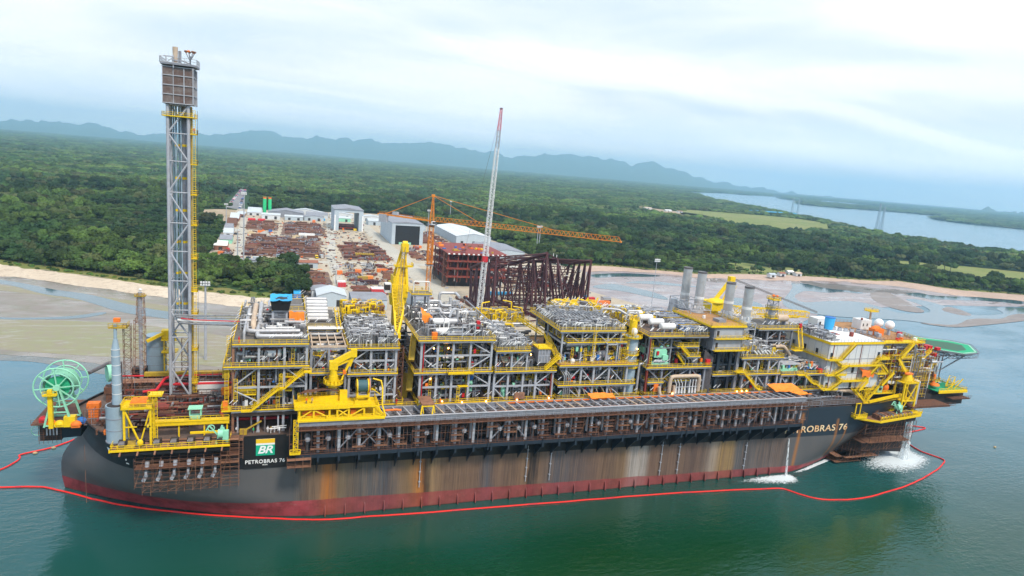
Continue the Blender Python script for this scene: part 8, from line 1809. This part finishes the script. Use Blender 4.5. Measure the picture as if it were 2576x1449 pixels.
p = MB('white'); c_ = o_+jd*2.6+pd*(-2.4); p.cbox((c_.x,c_.y,57),2,2,2.4,atan2(jd.y,jd.x)); p.m('dark').cbox((c_.x+jd.x*.5,c_.y+jd.y*.5,57.8),1.3,2.08,1.2,atan2(jd.y,jd.x)); TC.part('cab', p)
p = MB('craneorange'); ap = o_+Vector((0,0,76.6))
for t_, r_ in ((.25,.16),(.66,.16)): p.tube(ap, J0.lerp(J1, t_)+Vector((0,0,3)), r_, 5)
for s_ in (-1,1): p.tube(ap, K1+jd*5+pd*s_, .16, 5); 
TC.part('pendant_bar', p)
# lattice boom crawler crane
CC = Thing('crawler_crane', 'very tall slender lattice boom crane, white with a red tip and red band', 'crane', (174,168,GZ))
b0 = Vector((169.5,166,GZ+2)); b1 = Vector((181.6,190,134)); bf = lambda t: b0.lerp(b1, t)
for i, (t0, t1, m_, w0, w1) in enumerate(((0,.05,'white',1,2.6),(.05,.292,'white',2.6,2.6),(.292,.318,'red',2.6,2.6),(.318,.82,'white',2.6,2.1),(.82,.90,'lightgrey',2.0,1.8),(.90,1,'redw',1.8,1.1))):
    if m_ == 'redw': TABLE['redw'] = ((.62,.05,.12), .5, 0, (.7,.5,.5), .6, .9)
    p = MB(m_); p.truss(bf(t0), bf(t1), w0, w1, .26 if i < 4 else .2, .15, 1.9 if i < 3 else 1.7)
    if m_ == 'red': p.box(*[v for v in (bf(t0).x-1.4,bf(t0).x+1.4,bf(t0).y-1.4,bf(t0).y+1.6,bf(t0).z,bf(t1).z)])
    CC.part('boom_section', p)
p = MB('dark'); 
for k in (-.6,0,.6): c_ = bf(1)+Vector((k,0,.3)); p.ell(c_,.35,.35,.7,8,5)
CC.part('head_sheave', p)
p = MB('pipedark'); p.tube(bf(1)+Vector((.6,-.6,0)), Vector((168,160,GZ+6)), .07, 4); p.tube(bf(.98), Vector((160,190,GZ+20)), .07, 4); CC.part('rope', p)
p = MB('rust'); p.cbox((168,172,GZ+1.4),5,9,3.6,.3); p.m('black').box(163.8,165.4,164,177,GZ,GZ+1.6); p.box(170.4,172,164,177,GZ,GZ+1.6); CC.part('carrier', p)
# light masts
def mast(x, y, z0, h, label, r=.45, head=True):
    T = Thing('light_mast', label, 'light mast', (x,y,z0), 'floodlight masts'); p = MB('lightgrey'); p.tube((x,y,z0),(x,y,z0+h),r*1.2,8,r*.7); T.part('pole', p)
    p = MB('lightgrey'); p.box(x-2,x+2,y-.6,y+.6,z0+h-.2,z0+h); 
    for k in range(4):
        for j in range(2): p.m('white').box(x-2.1+k*1.1,x-1.3+k*1.1,y-1.1,y-.6,z0+h+.1+j*1.1,z0+h+.9+j*1.1)
    p.m('grey').beam((x-2.2,y,z0+h+1.1),(x+2.2,y,z0+h+1.1),.15); p.box(x-.1,x+.1,y-.1,y+.1,z0+h,z0+h+2.4); T.part('lamp_head', p)
for (x, y, h, lb) in ((-3,604,29,'floodlight mast at the forest edge left of the yard'),(27,384,57,'tallest floodlight mast, on the left road of the yard'),(22.6,379,27,'shorter floodlight mast beside the tallest one'),(343,520,30,'floodlight mast behind the jacket, left one of the near pair'),(347,523,30,'floodlight mast behind the jacket, right one of the near pair'),(232,620,34,'floodlight mast behind the tower crane jib'),(338,938,28,'far floodlight mast above the ribbed warehouse'),(96,300,12,'short floodlight mast near the middle road'),(118,318,12,'short floodlight mast among the stock piles')): mast(x, y, GZ, h, lb, .5 if h > 20 else .25)
mast(24.6,120,0,35.5,'lone floodlight mast standing in the water left of the modules',.55); mast(303,190,0,44,'tall thin mast behind the exhaust stacks on the right',.26)
# stock of pipes and steel
def stack_proto(kind, seed):
    rnd = random.Random(seed); T = Thing('pipe_stack', 'stack', 'steel stock', (0,0,0)); p = MB('rust')
    if kind == 0:
        for k in range(3):
            for j in range(7-k): p.m(rnd.choice(('rust','rustlight','maroon','rust'))).tube((-5.5+rnd.uniform(-.5,.5),-2.6+j*.85+k*.42,.42+k*.74),(5.5+rnd.uniform(-.8,.8),-2.6+j*.85+k*.42,.42+k*.74),.4,6)
    elif kind == 1:
        for j in range(16): x, y = rnd.uniform(-4.5,4.5), rnd.uniform(-2.6,2.6); p.m(rnd.choice(('rust','pipedark','grey','maroon','redprimer','rustlight'))).cbox((x,y,0),rnd.uniform(1,4),rnd.uniform(.3,1.2),rnd.uniform(.4,1.7),rnd.uniform(-.3,.3))
    elif kind == 2:
        for j in range(14): x, y = rnd.uniform(-4,4), rnd.uniform(-2.6,2.6); p.m(rnd.choice(('pipedark','grey','navy','lightgrey','rust'))); a = rnd.uniform(-.5,.5); p.path([(x,y,.3),(x+2,y+a,.5),(x+2.2,y+a,rnd.uniform(1,2.2)),(x+3,y+a,1)],rnd.uniform(.18,.36),6)
    else:
        for j in range(6): p.m(rnd.choice(('rust','redprimer','rustlight'))).beam((-5.5,-2.5+j,.5),(5.5,-2.5+j+rnd.uniform(-.3,.3),.5),.4,.8); p.beam((-5,-2.2+j,1.3),(5,-2.2+j,1.3),.35,.6)
    T.part('load', p); s_ = MB('wood'); [s_.box(x-.15,x+.15,-3,3,0,.2) for x in (-4,0,4)]; T.part('bearer', s_); return T
PROT = [stack_proto(k % 4, 300+k) for k in range(8)]; usedp = [0]*8
AREAS = [((15,50,626,712),(0,0,3,1),'rust brown stack of pipes in the upper left stock field','stacks of the upper left field',9),((60,104,592,722),(0,1,1,3,2),'rust brown pile of steel in the upper middle stock field','stacks of the upper middle field',7.4),((24,96,520,570),(2,1,0,2),'mixed pile of grey spools below the sand heaps','stacks of the middle field',9),((24,92,428,512),(0,3,1,0,1),'dark brown row of pipes in the large lower stock field','stacks of the large lower field',7.2),((70,94,478,540),(2,2,1),'blue grey heap of pipe spools in the lower stock field','spools of the lower field',7),
 ((113,158,420,505),(0,1,3,1),'rust brown pile in the triangular field between the roads','stacks of the triangular field',7.2),((122,150,505,545),(1,0,3),'rust brown pile below the open hangar','stacks below the open hangar',8.5),((72,92,272,350),(3,1,0),'rack of steel left of the middle road','racks left of the middle road',9),((104,150,262,392),(1,2,3),'scattered steel goods right of the middle road','goods right of the middle road',14),((180,206,425,520),(1,2,3),'scattered goods in front of the dark hangar','goods before the dark hangar',12),((-2,20,384,448),(1,2),'jumble of small goods in the left corner of the yard','goods in the left corner',8),((212,250,560,680),(1,3),'steel goods beside the dark hangar','goods beside the dark hangar',12),((236,300,270,440),(1,2,0),'steel goods between the jacket and the shore','goods between jacket and shore',14)]
rnd = random.Random(66); cnt = 0
ANG = [0]
for (x0,x1,y0,y1), kinds, lb, grp, st in AREAS:
    ny = max(1, int((y1-y0)/st)); nx = max(1, int((x1-x0)/12.2))
    for j in range(ny):
        for i in range(nx):
            if rnd.random() < .1 or cnt >= 298: continue
            x, y = x0+(i+.5)*(x1-x0)/nx+rnd.uniform(-2,2), y0+(j+.5)*(y1-y0)/ny+rnd.uniform(-2,2)
            if 179 < x < 231 and 290 < y < 362: continue
            if (113 < x0 < 114) and x > 122+(505-y)*.42: continue
            k = rnd.choice(kinds)+4*rnd.randrange(2); rz = rnd.uniform(-.3,.3)+(pi/2 if rnd.random() < .12 else 0); s_ = (rnd.uniform(.95,1.3), rnd.uniform(.95,1.4), rnd.uniform(.8,1.5)); cnt += 1
            if not usedp[k]: usedp[k] = 1; o = PROT[k].o; o.location = (x,y,GZ+.1); o.rotation_euler = (0,0,rz); o['label'] = lb
            else: o = copy_tree(PROT[k].o, (x,y,GZ+.1), rz, lb, s_)
            o['group'] = grp
print('stacks', cnt)
mb = MB('rust'); rnd = random.Random(91)
for i in range(1900):
    if i % 3: x, y = rnd.uniform(14,160), rnd.uniform(250,740)
    else: x, y = rnd.uniform(0,300), rnd.uniform(165,860)
    if not inpoly(x, y, YARD) or (117 < x < 157 and 653 < y < 720) or (172 < x < 232 and 290 < y < 640) or (254 < x < 306 and 448 < y < 695) or 160 < x < 176: continue
    s_ = rnd.uniform(.4, 1.7)*(1 if rnd.random() < .85 else 1.8); mb.m(rnd.choice(('rust','rustlight','maroon','grey','pipedark','lightgrey','wood','rust','sandheap','redprimer','rust','concrete','orange','rustlight','pipedark'))).cbox((x,y,GZ), s_*rnd.uniform(1,3), s_*rnd.uniform(.3,1), rnd.uniform(.2,1.2), rnd.uniform(0,3.1))
o = mb.build('litter', smooth=False); o['kind'] = 'stuff'; o['label'] = 'loose scrap and small goods strewn over the yard ground'; o['category'] = 'scrap'
# loose single things of the yard
def box_thing(name, lb, cat, x, y, sx, sy, h, mat, rz=0, ribs=True, group=None):
    T = Thing(name, lb, cat, (x,y,GZ+.05), group); p = MB(mat); p.cbox((x,y,GZ+.05),sx,sy,h,rz); T.part('body', p)
    if ribs:
        r = MB('grey'); ca, sa = cos(rz), sin(rz); n = int(sx/1.2)
        for i in range(n): a = -sx/2+(i+.5)*sx/n; r.cbox((x+a*ca+(sy/2+.03)*sa, y+a*sa-(sy/2+.03)*ca, GZ+.2),.12,.08,h-.3,rz)
        T.part('rib', r)
conts = [(272,238,9,3,'orange','left orange container on the quay right of the jacket'),(281,237,8,3,'tarp','middle orange container on the quay right of the jacket'),(290,236,9,3,'orange','right orange container on the quay right of the jacket'),(285,274,14,5,'redprimer','dark red container block behind the jacket'),(279,250,4,3,'red','small red skip right of the jacket'),(287,252,5,3,'red','second small red skip nearer the shore'),(216,266,20,2.6,'cyan','long bright blue tarpaulin row under the jacket'),(284,258,6,2,'cyan','short blue container near the shore'),
 (84.5,276,14,6,'orange','bright orange tarpaulin roofed stall right of the middle road'),(124,270,11,9,'red','red and white striped container group left of the big crane'),(99.6,288,6,3,'red','bright red bundle beside the middle road'),(99.8,296,6,3,'letterwhite','white bundle beside the middle road'),(118,318,8,3,'oldyellow','yellow crate row among the goods'),(124,322,5,5,'tarp','orange yellow tank among the goods'),(121,300,14,3,'maroon','long dark rack of goods with white ends'),(102,340,4,4,'orange','orange round tank by the middle road'),(118,352,5,4,'orange','pair of orange drums in the goods field'),(138,356,8,3,'orange','orange lifting frame on the pale ground'),
 (34,600,7,2,'orange','orange container in the upper left field'),(44,612,4,2,'blue','blue container in the upper left field'),(132,446,5,3,'orange','orange box in the triangular field'),(30,398,4,3,'navy','dark container above the long shed'),(38,402,9,3,'wallpale','pale container row above the long shed'),(55,420,5,3,'paleblue','first pale blue truck body in the lower field'),(62,421,5,3,'paleblue','second pale blue truck body in the lower field'),(69,422,5,3,'paleblue','third pale blue truck body in the lower field'),(100,768,4,4,'orange','orange tank in the back row'),(106,764,4,4,'tarp','yellow orange tank in the back row'),(112,772,5,5,'cyan','blue box beside the open hangar'),(98,742,4,6,'orange','orange machine at the top of the middle field'),(200,520,9,4,'orange','orange container before the dark hangar'),(196,505,6,4,'redprimer','red container before the dark hangar'),(190,545,14,3,'mint','long pale green tank before the dark door'),(84,590,18,2,'letterwhite','white steel frame lying in the upper middle field'),(6,430,5,3,'orange','orange box in the left corner of the yard'),(10,452,3,3,'red','red box in the left corner of the yard'),(157,206,7,5,'rustlight','orange topped rack at the quay left of the jacket'),(165,214,4,4,'pipedark','dark steel frame at the quay left of the jacket')]
for (x,y,sx,sy,m_,lb) in conts: box_thing('container' if 'container' in lb else 'stored_goods', lb, 'container' if 'container' in lb else 'stored goods', x,y,sx,sy,rnd.uniform(2.2,3.2),m_,rnd.uniform(-.1,.1),True)
p = MB('letterwhite')
for i in range(5): p.beam((118.6,265.6+i*2,GZ+3.4),(129.4,265.6+i*2,GZ+3.4),.9,.2)
solo('striped_covers', p, 'white stripes of covers lying on the red container group', 'covers')
for x, lb in ((19,'left of two bright red horizontal tanks in the back left field'),(31,'right of two bright red horizontal tanks in the back left field')): p = MB('red'); p.vessel((x-4,722,GZ+2),(x+4,722,GZ+2),1.8,12); p.m('grey').box(x-3,x-2,720.6,723.4,GZ,GZ+1.4); p.box(x+2,x+3,720.6,723.4,GZ,GZ+1.4); solo('red_tank', p, lb, 'tank', 'red tanks')
for x, y, r, m_, lb in ((24,588,6,'sandheap','pale sand heap on the left of the middle strip'),(38,590,6.5,'concrete','grey gravel heap right of the sand heap'),(72,566,7,'sandheap','brown heap between the stock fields'),(134,474,6,'rust','dark red scrap cone in the triangular field'),(9,575,4,'black','black covered heap beside the white topped shed')): p = MB(m_); p.tube((x,y,GZ),(x,y,GZ+r*.5),r,16,.4); solo('heap', p, lb, 'heap')
p = MB('oldyellow')
for s_ in (-1,1): p.beam((124,440+s_*3,GZ+3),(142,440+s_*3,GZ+3),.7,.9)
for i in range(10): p.beam((124.5+i*1.9,437,GZ+3.2),(124.5+i*1.9,443,GZ+3.2),.5,.5)
for x in (125,141): 
    for y in (437.4,442.6): p.box(x-.3,x+.3,y-.3,y+.3,GZ,GZ+2.8)
solo('lifting_frame', p, 'yellow grillage frame lying on the rusty steel of the triangular field', 'frame')
p = MB('redprimer'); p.box(126,148,668,690,GZ+2,GZ+3); p.box(127,146,672,688,GZ+5,GZ+6); [p.box(x-.3,x+.3,y-.3,y+.3,GZ,GZ+6) for x in (128,136,145) for y in (673,687)]; p.m('orange').cbox((131,664,GZ),2,2,2.4); p.m('yellow').cbox((146,664,GZ),4,3,2.6); solo('steel_block', p, 'dark red steel block under construction inside the open hangar', 'steel block')
# trucks, cars
def truck(x, y, rz, cabm, bodym, lb):
    T = Thing('truck', lb, 'truck', (x,y,GZ+.1)); ca, sa = cos(rz), sin(rz); f = lambda a, b: (x+a*ca-b*sa, y+a*sa+b*ca, GZ+.1)
    p = MB(bodym); c_ = f(-1.2,0); p.cbox((c_[0],c_[1],GZ+1.1),4.6,2.3,1.7,rz); T.part('load_bed', p); p = MB(cabm); c_ = f(2.5,0); p.cbox((c_[0],c_[1],GZ+.8),1.9,2.3,2.2,rz); p.m('glass'); c_ = f(3.0,0); p.cbox((c_[0],c_[1],GZ+1.9),1.0,2.34,.8,rz); T.part('cab', p)
    p = MB('black')
    for a in (-2.6,-1.4,2.6):
        for b in (-1.1,1.1): q = f(a,b); q2 = f(a,b*.75); p.tube((q[0],q[1],GZ+.6),(q2[0],q2[1],GZ+.6),.5,10)
    T.part('wheels', p)
truck(92,425,-1.4,'letterwhite','paleblue','white truck with a blue grey bed on the middle road'); truck(87.5,421,-1.5,'yellow','yellow','small yellow loader beside the white truck'); truck(163,728,1.2,'letterwhite','redprimer','white truck on the wide road by the open hangar'); truck(256,350,.6,'letterwhite','black','white truck beside the jacket near the shore')
CARM = ('letterwhite','lightgrey','dark','grey','letterwhite','redw','blue'); CP = []
for k, m_ in enumerate(CARM):
    T = Thing('parked_car', ('white','silver','black','grey','white','dark red','blue')[k]+' car parked on the access road through the forest', 'car', (0,0,0), 'cars parked along the access road'); p = MB(m_); p.box(-2.1,2.1,-.85,.85,.35,.95); p.add([(-1.5,-.8,.95),(1.2,-.8,.95),(1.2,.8,.95),(-1.5,.8,.95),(-1.1,-.7,1.5),(.7,-.7,1.5),(.7,.7,1.5),(-1.1,.7,1.5)],[(0,3,2,1),(4,5,6,7),(0,1,5,4),(1,2,6,5),(2,3,7,6),(3,0,4,7)]); T.part('body', p)
    p = MB('glass'); p.add([(-1.42,-.82,1.0),(1.1,-.82,1.0),(.68,-.72,1.42),(-1.06,-.72,1.42)],[(0,1,2,3)]); p.add([(1.22,-.7,1.0),(1.22,.7,1.0),(.76,.62,1.46),(.76,-.62,1.46)],[(0,1,2,3)]); T.part('window', p); p = MB('black'); [p.tube((a,b,.34),(a,b*.8,.34),.34,8) for a in (-1.3,1.3) for b in (-.87,.87)]; T.part('wheel', p); CP.append([T, 0])
for i in range(116):
    y = 900+(i//2)*8.2; xl = (-27-(y-900)*.012, -3-(y-900)*.034); x = xl[0]+3 if i % 2 else xl[1]-3
    if rnd.random() < (.12 if i % 2 else .4): continue
    c_ = rnd.choice(CP); z = LAND_Z+.32; rz = rnd.uniform(-.08,.08)+(pi if rnd.random() < .5 else 0)
    if not c_[1]: c_[1] = 1; c_[0].o.location = (x,y,z); c_[0].o.rotation_euler = (0,0,rz)
    else: copy_tree(c_[0].o, (x,y,z), rz, scale=1.15)
box_thing('gate_house','white gate house at the far end of the access road','gate house',-26,1398,14,6,4,'blockwhite',0,False)
# far side: blue hall, field buildings, pylons, beach houses
bldg('far_hall','long bright blue hall on the river bank far to the right',1770,1985,1905,1935,9,'cyan','cyan',.1,'x',0,'hall')
for i, (x, y, sx, m_) in enumerate(((1172,1692,26,'cream'),(1204,1617,22,'letterwhite'),(1150,1740,14,'letterwhite'),(1240,1600,16,'rustlight'),(1100,1790,12,'blockwhite'))): bldg('farmhouse', ('long pale roofed','white roofed','small white','brown','tiny grey')[i]+' building beside the far clearing', x,x+sx,y,y+12,4,'blockwhite',m_,.3,'x',1,'house')
for i, (x, y, h) in enumerate(((2092,2020,70),(2170,2140,70),(1804,1361,85),(1838,1375,75))): p = MB('paleblue'); p.truss((x,y,0),(x,y,h),8,2,.9,.5,7); p.beam((x-9,y,h*.86),(x+9,y,h*.86),.8); p.beam((x-7,y,h*.96),(x+7,y,h*.96),.8); solo('pylon', p, ('left one of the far pair','right one of the far pair','left one of the nearer pair','right one of the nearer pair')[i]+' of lattice pylons standing in the river', 'pylon', 'river pylons')
for i, (px_, py_, m_) in enumerate(((1965,694,'tile'),(1985,690,'letterwhite'),(2005,694,'cream'),(1940,697,'wallpale'))): q = g(px_, py_, LAND_Z); bldg('beach_house', ('red tiled','white','cream','pale blue')[i]+' little house among trees behind the right beach', q.x-4,q.x+4,q.y-3,q.y+3,3,'blockwhite',m_,.4,'x',1,'house')
# ================================================================ air
def haze():
    m = bpy.data.materials.new('haze_air'); m.use_nodes = True; n = m.node_tree.nodes; l = m.node_tree.links
    for q in list(n): n.remove(q)
    o = n.new('ShaderNodeOutputMaterial'); v = n.new('ShaderNodeVolumePrincipled')
    v.inputs['Color'].default_value = (.50, .79, 1.0, 1); v.inputs['Density'].default_value = 8.6e-5; v.inputs['Anisotropy'].default_value = .45
    l.new(v.outputs[0], o.inputs['Volume'])
    mb = MB(m); mb.box(CAM.x-27500, CAM.x+27500, CAM.y-27500, CAM.y+27500, -6, 860)
    ob = mb.build('haze', smooth=False); ob['kind'] = 'stuff'
haze()
